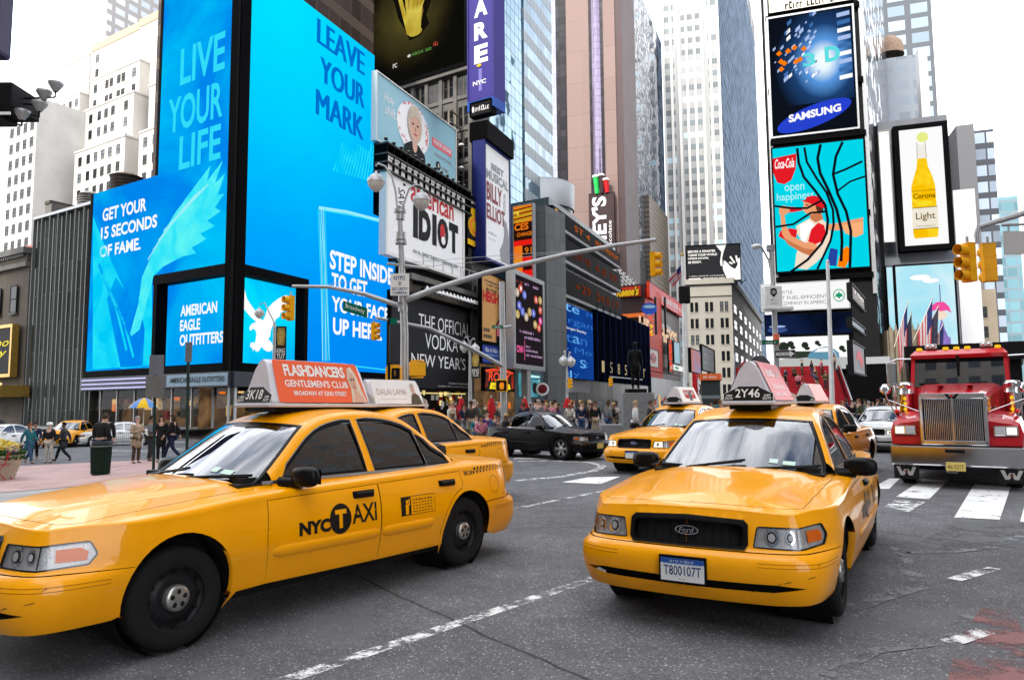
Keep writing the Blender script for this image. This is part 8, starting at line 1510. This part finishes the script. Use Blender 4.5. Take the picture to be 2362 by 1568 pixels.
b=MB();b.box(at(1780,688,29.8),(.72,.4,1.0),k_lampw,bev=.05);b.box(at(1795,712,29.8),(1.1,.5,.14),k_lampw,bev=.04);F=Frame(at(1780,688,29.8)+Vector((-.3,-.21,-.45)),(1,0,0),(0,0,1),.6,.9);b.poly(F,[(.3,.9),(.5,.95),(.7,.9),(.74,.7),(.5,.52),(.26,.7)],k_ink,.006);b.ell(F,.5,.76,.14,.10,k_grey,.010);micro(b,F,.25,.36,.75,.44,k_grey,.006);micro(b,F,.25,.2,.75,.26,k_grey,.006);bw(b,"camera_box",r);b=MB();b.cyl(at(1790,782,29.9)-Vector((0,0,.25)),at(1790,782,29.9)+Vector((0,0,.2)),.125,k_orange,10);bw(b,"orange_band",r)
r=thing("one_way_sign","black and white ONE WAY arrow sign on the camera pole","sign",at(1800,818,29.6));b=MB();F=Frame(at(1787,826,29.6),(1,0,.02),(0,0,1),.85,.33);b.quad(F,0,0,1,1,k_ink);b.quad(Frame(F.p(1,0,-.03),-F.ex,F.ey,F.w,F.h),0,0,1,1,k_grey);b.poly(F,[(.06,.3),(.72,.3),(.72,.1),(.96,.5),(.72,.9),(.72,.7),(.06,.7)],k_white,.004);b.text(F,"ONE WAY",.12,.37,.70,.63,k_ink,.008,bold=.02);b.line(F,[(.02,.05),(.98,.05),(.98,.95),(.02,.95),(.02,.05)],.012,k_white,.004);bw(b,"panel",r)
r=thing("street_name_sign","small green street sign above the ONE WAY sign","sign",at(1770,790,29.6));b=MB();F=Frame(at(1757,795,29.6),(1,0,0),(0,0,1),.7,.2);b.quad(F,0,0,1,1,k_green);micro(b,F,.2,.25,.8,.75,k_offw,.004);bw(b,"panel",r)
p=at(1752,930,27);r=thing("stop_sign","octagonal stop sign seen from its dark back in front of the red steps","sign",(p.x,p.y,0));b=MB();b.cyl((p.x,p.y,0),at(1752,820,27),.04,k_grey,8);bw(b,"post",r);b=MB();c=at(1752,845,26.9);k_sb=M("sign_back_dark",(.07,.075,.08),.5,.3,.1,4);b.add([c+Vector((.43*math.cos(pi/8+k*pi/4),0,.43*math.sin(pi/8+k*pi/4)))for k in range(8)]+[c+Vector((.43*math.cos(pi/8+k*pi/4),.02,.43*math.sin(pi/8+k*pi/4)))for k in range(8)],[tuple(range(8))]+[(k,8+k,8+(k+1)%8,(k+1)%8)for k in range(8)]+[tuple(range(15,7,-1))],k_sb);b.ball(c+Vector((0,-.06,-.02)),.08,k_ink,8,6);bw(b,"plate",r)
p=at(1917,905,40);r=thing("tall_flagpole","tall white pole in front of the slogan sign and red steps","pole",(p.x,p.y,0));b=MB();b.tube([Vector((p.x,p.y,0)),at(1908,606,40)],[.14,.09],k_lampw,10);b.cyl((p.x,p.y,0),(p.x,p.y,.6),.22,k_ink,10);b.ball(at(1908,603,40),.1,k_lampw,8,6);bw(b,"pole",r)
p=at(1580,930,44);r=thing("tall_flagpole","grey flagpole left of the white corner office flying a small flag","pole",(p.x,p.y,0));b=MB();b.tube([Vector((p.x,p.y,0)),at(1573,590,44)],[.14,.08],k_lampw,10);b.ball(at(1573,588,44),.12,k_gold,8,6);bw(b,"pole",r);b=MB();A=at(1572,610,44);n=10
vs=[A+Vector((-.9*i/n*(1-.3*j/6),.12*math.sin(i),-.12*j-.9*i/n*(1 if j<4 else.8)))for i in range(n+1)for j in range(7)]
for i in range(n):
 for j in range(6):b.add([vs[i*7+j],vs[i*7+7+j],vs[i*7+8+j],vs[i*7+j+1]],[(0,1,2,3)],m_fl_b if(i<4 and j<3)else(m_fl_r if j%2 else m_fl_w))
b.box(at(1578,680,44),(.7,.3,1.1),k_ink,bev=.12);bw(b,"cloth",r)
ys=15.5;r=thing("signal_pole","grey mast arm entering from the right edge above the truck","signal pole",at(2500,470,ys));b=MB();b.tube([at(2560,430,ys),at(2361,492,ys),at(2256,524,ys)],[.085,.07,.055],k_pole,12);b.tube([at(2256,524,ys),at(2251,540,ys),at(2254,562,ys)],.045,k_pole,8);b.tube([at(2310,520,ys),at(2420,515,ys)],.03,k_pole,8);b.tube([at(2560,430,ys),Vector((at(2560,430,ys).x,ys,0))],.13,k_pole,12);bw(b,"arm",r)
for lb,x,a,dz in(("rear of the yellow signal head at the right, hoods pointing left",2233,rad(-75),0),("yellow signal head at the right turned away from the viewer",2280,rad(168),.0)):
 c=at(x,606,ys+(0 if x<2250 else.15));q=thing("traffic_signal",lb,"traffic signal",c,0,"yellow traffic signals");b=MB();signal(b,c,a,.80);bw(b,"signal_head",q)
r=thing("blank_sign","blank pale sign back hanging from the arm at the right edge","sign",at(2345,560,ys));b=MB();b.box(at(2352,560,ys),(.72,.03,.52),M("sign_back_pale",(.52,.50,.48),.5,.1,.05,3),bev=.008);b.cyl(at(2325,535,ys),at(2325,518,ys),.02,k_pole,6);bw(b,"plate",r)
for lb,x,y,Y,s,a in(("small distant yellow signal in front of the dark ribbed wall",1406,881,55,.62,1.2),("small distant yellow signal on the bare lamp post",1312,884,47,.6,1.9)):c=at(x,y,Y);r=thing("traffic_signal",lb,"traffic signal",c,0,"yellow traffic signals");b=MB();signal(b,c,a,s);b.tube([c+Vector((0,0,.4)),c+Vector((2.5 if x>1350 else-.2,0,.15))],.05,k_pole,6);bw(b,"signal_head",r)
ys=26;r=thing("floodlight_bracket","black sign bracket with silver floodlights on arms at the left edge","floodlights",at(10,245,ys));b=MB();c=at(20,238,ys);b.box(c,(1.3,1.6,.9),k_ink,bev=.05);b.box(at(-60,245,ys),(2.2,1.6,1.0),k_ink);b.box(at(8,262,ys-.9),(.5,.05,.1),k_white);bw(b,"bracket",r)
for x0,y0,x1,y1 in((50,228,127,225),(50,240,100,244),(55,262,90,270),(20,282,50,290)):
 b=MB();A,B=at(x0,y0,ys),at(x1,y1,ys-.3);b.tube([A,B],.035,k_ink,6);b.tube([B,B+Vector((0,0,.25))],.03,k_ink,6);b.lathe([(.08,0),(.14,.1),(.26,.28),(.27,.36),(.02,.3)],k_pole,14,B+Vector((0,0,.2)));bw(b,"floodlight",r)
r=thing("hanging_sign_edge","dark purple sign edge at the top left corner","sign",at(-40,60,ys));b=MB();b.box(at(-62,20,ys),(2.5,.9,3.8),M("dark_violet",(.03,.02,.07),.3,0,.2,1),bev=.15);bw(b,"panel",r)
def umbrella(label,x,yb,yt,Y):
 p=at(x,960,Y);r=thing("closed_umbrella",label,"umbrella",(p.x,p.y,0),0,"closed red cafe umbrellas");zt=at(x,yt,Y).z;zb=at(x,yb,Y).z;b=MB();b.cyl((0,0,0),(0,0,zt+.1),.03,k_offw,8);b.cyl((0,0,0),(0,0,.08),.3,k_ink,12);b.build("pole",r);b=MB();n=24;m_u=M("umbrella_red",(.42,.012,.018),.75,0,.15,4)
 vs=[];L_=[(0,.03),(.1,.09),(.3,.14),(.6,.19),(.85,.24),(1,.25)]
 for t,rr in L_:
  for k in range(n):a=2*pi*k/n;q=rr*(1+.22*math.cos(a*6));vs.append((q*math.cos(a),q*math.sin(a),zt+(zb-zt)*t+(.08*math.cos(a*6)if t==1 else 0)))
 b.add(vs,[(i*n+k,i*n+(k+1)%n,(i+1)*n+(k+1)%n,(i+1)*n+k)for i in range(len(L_)-1)for k in range(n)],m_u,True);b.build("canopy",r)
for lb,x,yb,yt,Y in(("closed red umbrella nearest the signal pole",1064,968,917,36),("closed red umbrella under the neon sign",1133,975,917,36),("closed red umbrella under the round hanging sign",1210,962,918,38),("closed red umbrella by the bare twin lamp post",1309,940,917,44)):umbrella(lb,x,yb,yt,Y)
p=at(331,960,44);r=thing("vendor_umbrella","open yellow and blue vendor umbrella before the shop windows","umbrella",(p.x,p.y,GZ(p.x)));zt=at(331,917,44).z-GZ(p.x);zb=at(331,938,44).z-GZ(p.x);b=MB();b.cyl((0,0,0),(0,0,zt),.03,k_offw,8);b.build("pole",r);b=MB();n=16;k_ub=M("umbrella_blue",(.12,.25,.55),.7)
for k in range(n):
 a0,a1=2*pi*k/n,2*pi*(k+1)/n;ring=[[(rr*math.cos(a),rr*math.sin(a),zt+(zb-zt)*t)for rr,t in((.0,0),(.3,.18),(.62,.6),(.85,1.1))]for a in(a0,a1)]
 b.add(ring[0]+ring[1],[(j,j+1,j+5,j+4)for j in range(3)],k_ub if k//2%2 else k_yel)
b.build("canopy",r)
g=gnd(231,1096);r=thing("litter_bin","dark green round litter bin behind the left taxi's bonnet","bin",(g.x,g.y,g.z+.02));b=MB();b.lathe([(.20,0),(.235,.02),(.27,.80),(.285,.80),(.29,.86),(.285,.93),(.25,.93),(.23,.86),(.22,.3)],k_dg,26);b.lathe([(.287,.825),(.291,.845)],k_steel,26)
for k in range(22):a=2*pi*k/22;b.cyl((.24*math.cos(a),.24*math.sin(a),.04),(.272*math.cos(a),.272*math.sin(a),.79),.012,k_dg,5)
b.build("body",r);b=MB();b.lathe([(.295,.90),(.285,.97),(.26,.90),(.2,.86)],M("bin_liner",(.02,.02,.022),.35,0,.3,8),20);b.build("liner",r)
g0,g1=gnd(252,1052),gnd(318,1046);r=thing("barricade","steel crowd barricade beside the beige coat man","barricade",g0,math.atan2(g1 .y-g0 .y,g1 .x-g0 .x));b=MB();W_=(g1-g0).length;b.tube([(0,0,.15),(0,0,1.0),(.1,0,1.08),(W_-.1,0,1.08),(W_,0,1.0),(W_,0,.15),(0,0,.15)],.02,k_steel,6)
for k in range(1,14):b.cyl((W_*k/14,0,.15),(W_*k/14,0,1.08),.010,k_steel,5)
for x in(.2,W_-.2):b.box((x,0,.04),(.05,.6,.03),k_steel)
b.build("frame",r)
def clumps(b,c,rad_,h,n,mats,s=.05,seed=1):
 R=random.Random(seed)
 for _ in range(n):
  a=R.uniform(0,2*pi);q=math.sqrt(R.random());z=R.random();p_=Vector(c)+Vector((rad_*q*math.cos(a),rad_*q*math.sin(a),h*z*(1.1-.6*q)));d=Vector((R.gauss(0,1),R.gauss(0,1),R.gauss(.4,1))).normalized();e=d.orthogonal().normalized();f=d.cross(e);ss=s*R.uniform(.6,1.4);b.add([p_+e*ss,p_+f*ss*.6,p_-e*ss,p_-f*ss*.6],[(0,1,2,3)],mats[int(R.random()*len(mats))])
k_leaf=M("leaf_dark",(.03,.075,.015),.7,0,.4,9);k_leaf2=M("leaf_mid",(.07,.15,.02),.7,0,.3,9);k_flo=M("flower_yellow",(.75,.55,.04),.7,0,.15,9);k_flo2=M("flower_pale",(.75,.66,.30),.7);k_flop=M("flower_purple",(.12,.05,.25),.7)
g=gnd(-4,1108);r=thing("flower_planter","round ribbed beige planter full of yellow flowers at the left edge","planter",(g.x,g.y,g.z+.02));b=MB();b.lathe([(.36,0),(.40,.02)]+[(.40+.020*k+(.010 if k%2 else 0),.05+.062*k)for k in range(11)]+[(.62,.74),(.57,.74),(.55,.64),(.01,.62)],M("planter_beige",(.46,.39,.30),.75,0,.12,5),32);b.build("pot",r)
b=MB();clumps(b,(0,0,.62),.64,.42,2600,(k_leaf,k_leaf,k_leaf2),.055,2);b.build("leaves",r);b=MB();clumps(b,(-.05,-.05,.90),.54,.32,1900,(k_flo,k_flo,k_flo2),.035,3);clumps(b,(.52,-.2,.82),.16,.2,160,(k_flop,k_flo2),.035,4);b.build("flowers",r)
g=gnd(14,1108);r=thing("folding_chair","red metal folding cafe chair in front of the flower planter","chair",(g.x,g.y-.3,g.z+.03),rad(12));b=MB();m_u=MATS["umbrella_red"]
for y in(0,.40):b.tube([(-.24,y,0),(.14,y,.50),(.20,y,.80)],.013,m_u,6);b.tube([(.18,y,0),(-.22,y,.45)],.013,m_u,6)
b.build("frame",r);b=MB()
for k in range(5):b.box((-.19+.085*k,.2,.455),(.06,.42,.012),m_u)
b.build("seat",r);b=MB()
for k in range(2):b.box((.175+.02*k,.2,.66+.1*k),(.012,.42,.05),m_u)
b.build("backrest",r)
k_gran=M("granite",(.22,.22,.22),.6,0,.15,6)
for lb,x,y,w in(("grey granite planter box with low green plants under the statue",1487,975,2.2),("plain grey granite block beside the man in grey",1412,1010,.95)):
 g=gnd(x,y+8);r=thing("granite_planter",lb,"planter",(g.x,g.y,0));b=MB();b.box((0,.4,.36),(w,.9,.72),k_gran,bev=.03);b.build("box",r)
 if w>1:b=MB();[clumps(b,(-w/2+.3+.32*k,.4,.70),.3,.28,160,(k_leaf,k_leaf2),.06,7+k)for k in range(6)];b.build("plants",r)
p=at(2035,1000,34);r=thing("grey_bin","grey litter bin near the crowd left of the truck's round mirror","bin",(p.x,p.y,0));b=MB();b.lathe([(.36,0),(.38,1.0),(.42,1.02),(.42,1.1),(.3,1.1)],k_grey,18);b.build("body",r)
def skin(V,E,R,levels=1):
 me=bpy.data.meshes.new("s");me.from_pydata([tuple(v)for v in V],E,[]);o=bpy.data.objects.new("s",me);COL.objects.link(o)
 sk=o.modifiers.new("k",'SKIN');sk.use_smooth_shade=True;sb=o.modifiers.new("b",'SUBSURF');sb.levels=levels;sb.render_levels=levels
 for i,d in enumerate(me.skin_vertices[0].data):d.radius=R[i]if isinstance(R[i],tuple)else(R[i],R[i]);d.use_root=i==0
 dg=bpy.context.evaluated_depsgraph_get();r=bpy.data.meshes.new_from_object(o.evaluated_get(dg));bpy.data.objects.remove(o);bpy.data.meshes.remove(me);r.materials.clear();r.materials.append(None);return r
def pose(kind):
 J=dict(pel=(0,0,.95),wai=(0,0,1.08),che=(0,0,1.30),nec=(0,.01,1.46),jaw=(0,-.015,1.555),hed=(0,-.01,1.635),top=(0,0,1.70))
 for s,n in((-1,'l'),(1,'r')):
  J['sh'+n]=(s*.17,.0,1.40);J['el'+n]=(s*.235,.03,1.13);J['wr'+n]=(s*.245,-.05,.90);J['ha'+n]=(s*.24,-.07,.82);J['hi'+n]=(s*.085,0,.90);J['kn'+n]=(s*.095,-.01,.50);J['an'+n]=(s*.10,.03,.09);J['to'+n]=(s*.11,-.14,.045)
 def st(**k):J.update(k)
 if kind=='walk':st(knl=(-.09,-.20,.52),anl=(-.09,-.30,.11),tol=(-.09,-.47,.09),knr=(.09,.03,.50),anr=(.09,.34,.17),tor=(.09,.25,.05),ell=(-.23,.16,1.15),wrl=(-.22,.22,.92),hal=(-.22,.21,.84),elr=(.23,-.05,1.14),wrr=(.21,-.24,.95),har=(.20,-.29,.88))
 if kind=='hold':st(ell=(-.25,-.04,1.13),wrl=(-.10,-.26,1.20),hal=(-.04,-.30,1.25),elr=(.25,-.04,1.13),wrr=(.10,-.26,1.22),har=(.04,-.31,1.27))
 if kind=='lean':st(wrl=(-.18,-.22,.98),hal=(-.15,-.30,.98),wrr=(.18,-.22,.98),har=(.15,-.30,.98),che=(0,-.05,1.29),nec=(0,-.08,1.45),jaw=(0,-.13,1.53),hed=(0,-.14,1.61),top=(0,-.14,1.68),knl=(-.12,-.06,.5))
 if kind=='sit':
  dz=-.50;J={k:(x,y,z+dz)if k[:2]in('pe','wa','ch','ne','ja','he','to','sh','el','wr','ha','hi')and k not in('tol','tor')else(x,y,z)for k,(x,y,z)in J.items()}
  J.update(knl=(-.13,-.42,.46),knr=(.13,-.42,.46),anl=(-.13,-.40,.09),anr=(.13,-.38,.09),tol=(-.14,-.56,.05),tor=(.14,-.54,.05),wrl=(-.17,-.26,.60),hal=(-.15,-.35,.58),wrr=(.17,-.26,.60),har=(.15,-.35,.58),ell=(-.24,-.05,.68),elr=(.24,-.05,.68))
 return J
BN=[('pel','wai'),('wai','che'),('che','nec'),('nec','jaw'),('jaw','hed'),('hed','top')]+[p for n in 'lr' for p in(('che','sh'+n),('sh'+n,'el'+n),('el'+n,'wr'+n),('wr'+n,'ha'+n),('pel','hi'+n),('hi'+n,'kn'+n),('kn'+n,'an'+n),('an'+n,'to'+n))]
BR=dict(pel=(.14,.10),wai=(.125,.09),che=(.15,.10),nec=.052,jaw=(.062,.075),hed=(.078,.095),top=(.058,.07),sh=.058,el=.042,wr=.030,ha=.036,hi=.085,kn=.058,an=.042,to=.036)
def sub_skin(J,keys,extra,bones=None):
 V=[J[k]for k in keys];E=[(keys.index(a),keys.index(b))for a,b in(bones or BN)if a in keys and b in keys];R=[]
 for k in keys:r=BR.get(k,BR.get(k[:2]));q=extra(k);R.append(tuple(x+q for x in r)if isinstance(r,tuple)else r+q)
 return skin(V,E,R)
def fingers(me,J):
 bm=bmesh.new();bm.from_mesh(me)
 for n,s in(('l',-1),('r',1)):
  h=Vector(J['ha'+n]);d=(h-Vector(J['wr'+n])).normalized();a=d.cross(Vector((1,0,0)));a=a.normalized()if a.length>.1 else Vector((0,1,0));c=d.cross(a)
  for k in range(5):
   o=a*(-.026+.017*k)if k<4 else a*-.034-d*.03;L=(.060,.070,.066,.052,.045)[k];dd=d if k<4 else(d-a*.9).normalized();p=[h+d*.02+o,h+d*.02+o+dd*L*.6,h+d*.02+o+(dd*L-c*s*-.012)];vs=[]
   for q,r in zip(p,(.009,.008,.005)):
    for w in range(4):vs.append(bm.verts.new(q+(a*math.cos(w*pi/2)+c*math.sin(w*pi/2))*r))
   for i in range(2):
    for w in range(4):bm.faces.new((vs[i*4+w],vs[i*4+(w+1)%4],vs[i*4+4+(w+1)%4],vs[i*4+4+w])).smooth=True
   bm.faces.new(vs[8:12])
 hd=Vector(J['hed'])
 for c_,r in(((0,-.100,-.012),.016),((-.080,.0,-.01),.018),((.080,.0,-.01),.018)):bmesh.ops.create_icosphere(bm,subdivisions=1,radius=r,matrix=Matrix.Translation(hd+Vector(c_)))
 bm.to_mesh(me);bm.free();return me
def hairmesh(J,long):
 b=MB();c=Vector(J['hed']);m=None;vs=[];fs=[];n,h=14,7
 for i in range(h+1):
  a=pi*(.62+(.12 if long else 0))*i/h
  for k in range(n):
   w=2*pi*k/n;y=math.sin(w);cut=1.0 if y>-.2 else.62;aa=a*cut;r=.108;q=Vector((r*.86*math.sin(aa)*math.cos(w),r*1.02*math.sin(aa)*y,r*math.cos(aa)+.008))
   if long and i>4 and y>-.1:q.z-=.035*(i-4);q*=1.03
   vs.append(c+q)
 for i in range(h):
  for k in range(n):fs.append((i*n+k,(i+1)*n+k,(i+1)*n+(k+1)%n,i*n+(k+1)%n))
 me=bpy.data.meshes.new("hair");me.from_pydata([tuple(v)for v in vs],[],fs);me.polygons.foreach_set('use_smooth',[True]*len(fs));me.materials.append(None);return me
UB=['wai','che','shl','ell','wrl','shr','elr','wrr','nec'];
BASE={}
for kd in('stand','walk','hold','lean','sit'):
 J=pose(kd);keys=list(dict.fromkeys([k for b_ in BN for k in b_]));body=fingers(sub_skin(J,keys,lambda k:0),J)
 J2=dict(J);J2['hem']=tuple(a*.4+c*.6 for a,c in zip(J['wai'],J['pel']));J2['nec']=tuple(Vector(J['nec'])*.45+Vector(J['che'])*.55);BR['hem']=(.155,.115)
 for n in 'lr':J2['wr'+n]=tuple(Vector(J['wr'+n])*.93+Vector(J['el'+n])*.07)
 top_b=BN+[('hem','wai')];jk=sub_skin(J2,['che','wai','hem','nec','shl','ell','wrl','shr','elr','wrr'],lambda k:.024 if k[:2]!='wr' else.016,top_b)
 J3=dict(J2);J3['sk1']=tuple(Vector(J['pel'])+Vector((0,.0,-.12)));J3['sk2']=tuple(Vector(J['pel'])+Vector((0,.02,-.42)));BR['sk1']=(.19,.15);BR['sk2']=(.20,.17)
 ct=sub_skin(J3,['che','wai','hem','sk1','sk2','nec','shl','ell','wrl','shr','elr','wrr'],lambda k:.026 if k[:2]!='wr' else.018,BN+[('hem','wai'),('hem','sk1'),('sk1','sk2')])if kd!='sit' else jk
 tr=sub_skin(J,['pel','hil','knl','anl','hir','knr','anr'],lambda k:.016);sh=[]
 for n in 'lr':
  a,t=Vector(J['an'+n]),Vector(J['to'+n]);s_=skin([a+Vector((0,.03,-.035)),(a+t)/2+Vector((0,0,-.015)),t],[(0,1),(1,2)],[(.048,.045),(.046,.042),(.036,.028)]);sh.append(s_)
 BASE[kd]=dict(body=body,jacket=jk,coat=ct,trousers=tr,shoe=sh[0],shoe2=sh[1],hair=hairmesh(J,False),long_hair=hairmesh(J,True))
def CL(name,c):return M("cloth_"+name,c,.85,0,.18,9,spec=.2)
COLS=dict(black=(.012,.012,.013),charcoal=(.035,.036,.04),navy=(.014,.02,.05),grey=(.15,.155,.165),white=(.58,.58,.57),beige=(.36,.28,.18),brown=(.075,.045,.028),red=(.34,.018,.022),blue=(.03,.09,.26),denim=(.04,.075,.15),olive=(.06,.065,.03),green=(.02,.12,.06),pink=(.5,.16,.22),teal=(.02,.13,.16),cream=(.5,.46,.38),purple=(.09,.04,.14))
HAIR=dict(dark=(.012,.009,.007),brown=(.05,.028,.015),blond=(.38,.26,.12),grey=(.30,.29,.28),auburn=(.18,.055,.02));SKINS=[(.50,.30,.21),(.58,.37,.28),(.32,.18,.11),(.16,.085,.05)]
USED=set();NP=0
def person(x,y,ang,kd,top,leg,hair='dark',where=None,label=None,z=0.0,coat=False,long=False,h=1.0,group=None,skin_i=None,bag=None):
 global NP
 NP+=1;o=bpy.data.objects.new("person",None);COL.objects.link(o);o.location=(x,y,z);o.rotation_euler=(0,0,ang);o.scale=(h*(1.0 if not long else.94),h,h);o.empty_display_size=.2
 pose_w=dict(stand="standing",walk="walking",hold="hands raised",lean="leaning forward",sit="sitting")[kd]
 lab=label or "person in %s %s, %s trousers, %s%s hair, %s %s"%(top,"coat" if coat else "top",leg,"long " if long else "",hair,pose_w,where)
 USED.add(lab);tag(o,lab,"person",group)
 for nm,me,mt in(("body",'body',M("skin_%d"%(NP%4 if skin_i is None else skin_i),SKINS[(NP*7)%4 if skin_i is None else skin_i],.5,0,.06,12)),("coat" if coat else "jacket",'coat' if coat else 'jacket',CL(top,COLS[top])),("trousers",'trousers',CL(leg,COLS[leg])),("shoe",'shoe',CL("shoe",(.02,.018,.017))),("shoe",'shoe2',CL("shoe",(.02,.018,.017))),("hair",'long_hair' if long else 'hair',CL("hair_"+hair,HAIR[hair]))):
  c=bpy.data.objects.new(nm,BASE[kd][me]);COL.objects.link(c);c.parent=o;c.material_slots[0].link='OBJECT';c.material_slots[0].material=mt
 return o
def pd(xd,Y,ang,*a,**k):p=at(xd,940,Y);return person(p.x,Y,rad(ang),*a,z=GZ(p.x),**k)
G1="people crossing at the left"
pd(72,31,70,'walk','teal','denim','auburn',label="person in a blue coat with curly auburn hair walking behind the flower planter",coat=True,long=True,group=G1,skin_i=0)
o=pd(117,31.5,8,'stand','black','cream','grey',label="person in a black jacket, white cap and cream trousers facing the viewer",group=G1,skin_i=1);b=MB();b.lathe([(.135,1.655),(.12,1.665),(.112,1.70),(.095,1.755),(.01,1.77)],k_white,16);b.build("cap",o)
pd(150,32,-75,'walk','charcoal','black','dark',label="person in a long charcoal coat striding away from the one in the white cap",coat=True,group=G1,skin_i=3)
pd(236,22.6,170,'lean','black','navy','brown',label="person in black leaning over behind the dark green bin",group=G1,skin_i=0,h=1.06);pd(246,25.5,-150,'stand','black','black','dark',label="tall person in a black coat standing just behind the one leaning at the bin",coat=True,group=G1,h=1.1)
pd(318,27,60,'hold','beige','brown','grey',label="elderly person in a long beige coat with hands folded beside the barricade",coat=True,group=G1,skin_i=1)
pd(350,28,100,'hold','grey','charcoal','dark',label="person in a grey jacket holding an orange thing right of the beige coat",group=G1,skin_i=2);pd(374,27,20,'stand','black','black','dark',label="person all in black with long hair nearest the left taxi's windscreen",long=True,coat=True,group=G1);pd(400,27,-80,'walk','black','navy','brown',label="person in black walking behind the left taxi's roof",long=True,group=G1,skin_i=1)
pd(84,33,30,'walk','navy','black','dark',label="person in navy half hidden behind the auburn haired one",group=G1)
R=random.Random(4);TOPS=list(COLS)+['black','charcoal','navy','black','charcoal','grey','brown']*2;LEGS=['black','denim','charcoal','beige','navy','brown','grey'];HS=['dark','brown','dark','brown','grey','auburn','blond','dark']
def crowd(n,xa,xb,ya,yb,where,group,kinds=('stand','stand','walk','hold'),zf=None,xs=None):
 k=0
 while k<n:
  t,l,hr,lg,kd=R.choice(TOPS),R.choice(LEGS),R.choice(HS),R.random()<.45,R.choice(kinds);key=(t,l,hr,lg,kd,where)
  if key in USED:continue
  USED.add(key);k+=1;Y=R.uniform(ya,yb);x=R.uniform(xa,xb);p=at(x,940,Y);person(p.x,Y,R.uniform(0,2*pi)if kd!='sit' else R.uniform(-.4,.4),kd,t,l,hr,where=where,z=zf(Y,x)if zf else GZ(p.x),long=lg,h=R.uniform(.92,1.07),group=group)
crowd(20,1030,1250,31,43,"among the closed umbrellas","people on the plaza");crowd(26,1225,1440,33,46,"behind the black sedan","people on the plaza");crowd(8,1010,1170,27,32,"at the cafe tables","people on the plaza",('sit',),lambda Y,x:.02)
for x,Y,a,kd,t,l,hr,lab in((1340,34,10,'stand','navy','denim','brown',"person in a navy jacket and jeans standing behind the black sedan's bonnet"),(1372,33.6,0,'stand','black','beige','brown',"person in a black top and beige trousers facing the viewer by the granite block"),(1402,33,120,'stand','grey','denim','brown',"person in a grey hoodie and jeans seen from the side by the granite block"),(1415,34,170,'stand','cream','charcoal','dark',"person in a cream jacket with a dark bag behind the grey hoodie"),(1465,28,95,'stand','white','white','blond',"blond person in white standing before the granite planter"),(1500,29,60,'stand','charcoal','black','brown',"person in charcoal standing right behind the second taxi's windscreen"),(1532,30,90,'stand','black','black','brown',"person in black partly behind the second taxi's roof sign")):pd(x,Y,a,kd,t,l,hr,label=lab)
crowd(16,1625,1720,34,52,"left of the red steps","people round the steps");crowd(8,1800,1850,30,50,"behind the 2Y46 roof sign","people round the steps");crowd(26,1930,2070,36,52,"left of the red truck","people right of the steps")
def step_z(Y,x):
 p=at(x,940,Y);k=int(max(0,-(Vector((p.x,Y,0))-PS_.P).dot(PS_.n)/run));return min(n_st,k+1)*5.2/27
n_st=26
crowd(13,1775,1950,66,71,"high on the red steps","people on the red steps",('sit','stand','stand'),step_z);crowd(9,1700,1900,62.5,66,"low on the red steps","people on the red steps",('sit','stand'),step_z)
for car,lab,t in((t1_,"driver in a pale green shirt at the wheel of the left taxi",'teal'),(t2_,"driver in a dark shirt at the wheel of the 2Y46 taxi",'charcoal')):
 p=car.matrix_basis@Vector((2.80,-.38,.30));person(p.x,p.y,car.rotation_euler.z-pi/2,'sit',t,'black','dark',label=lab,z=.27,h=.97,skin_i=2)
g=at(1467,950,37);st=thing("statue","dark bronze statue of a standing man in a long jacket on a tall granite pedestal","statue",(g.x,g.y,0));zt=at(1467,897,37).z;k_brz=M("bronze",(.006,.0065,.006),.5,0,.3,6,spec=.08);sc_s=(at(1467,790,37).z-zt)/1.72
for nm in('body','coat','trousers','shoe','shoe2','hair'):c=bpy.data.objects.new({'body':'figure','shoe2':'shoe'}.get(nm,nm),BASE['stand'][nm]);COL.objects.link(c);c.parent=st;c.location=(0,0,zt);c.scale=(sc_s,)*3;c.material_slots[0].link='OBJECT';c.material_slots[0].material=k_brz
w=70/FPX*37;b=MB();b.box((0,0,zt/2-.1),(w,w,zt-.2),k_gran,bev=.03);b.box((0,0,zt-.1),(w*.62,w*.62,.2),k_brz);b.box((0,0,.15),(w*1.15,w*1.15,.3),k_gran);F=Frame((-w*.3,-w/2-.005,zt*.5),(1,0,0),(0,0,1),w*.6,.5);micro(b,F,.1,.6,.9,.8,k_grey,0);micro(b,F,.2,.2,.8,.4,k_grey,0);b.build("pedestal",st)
bpy.context.view_layer.update()
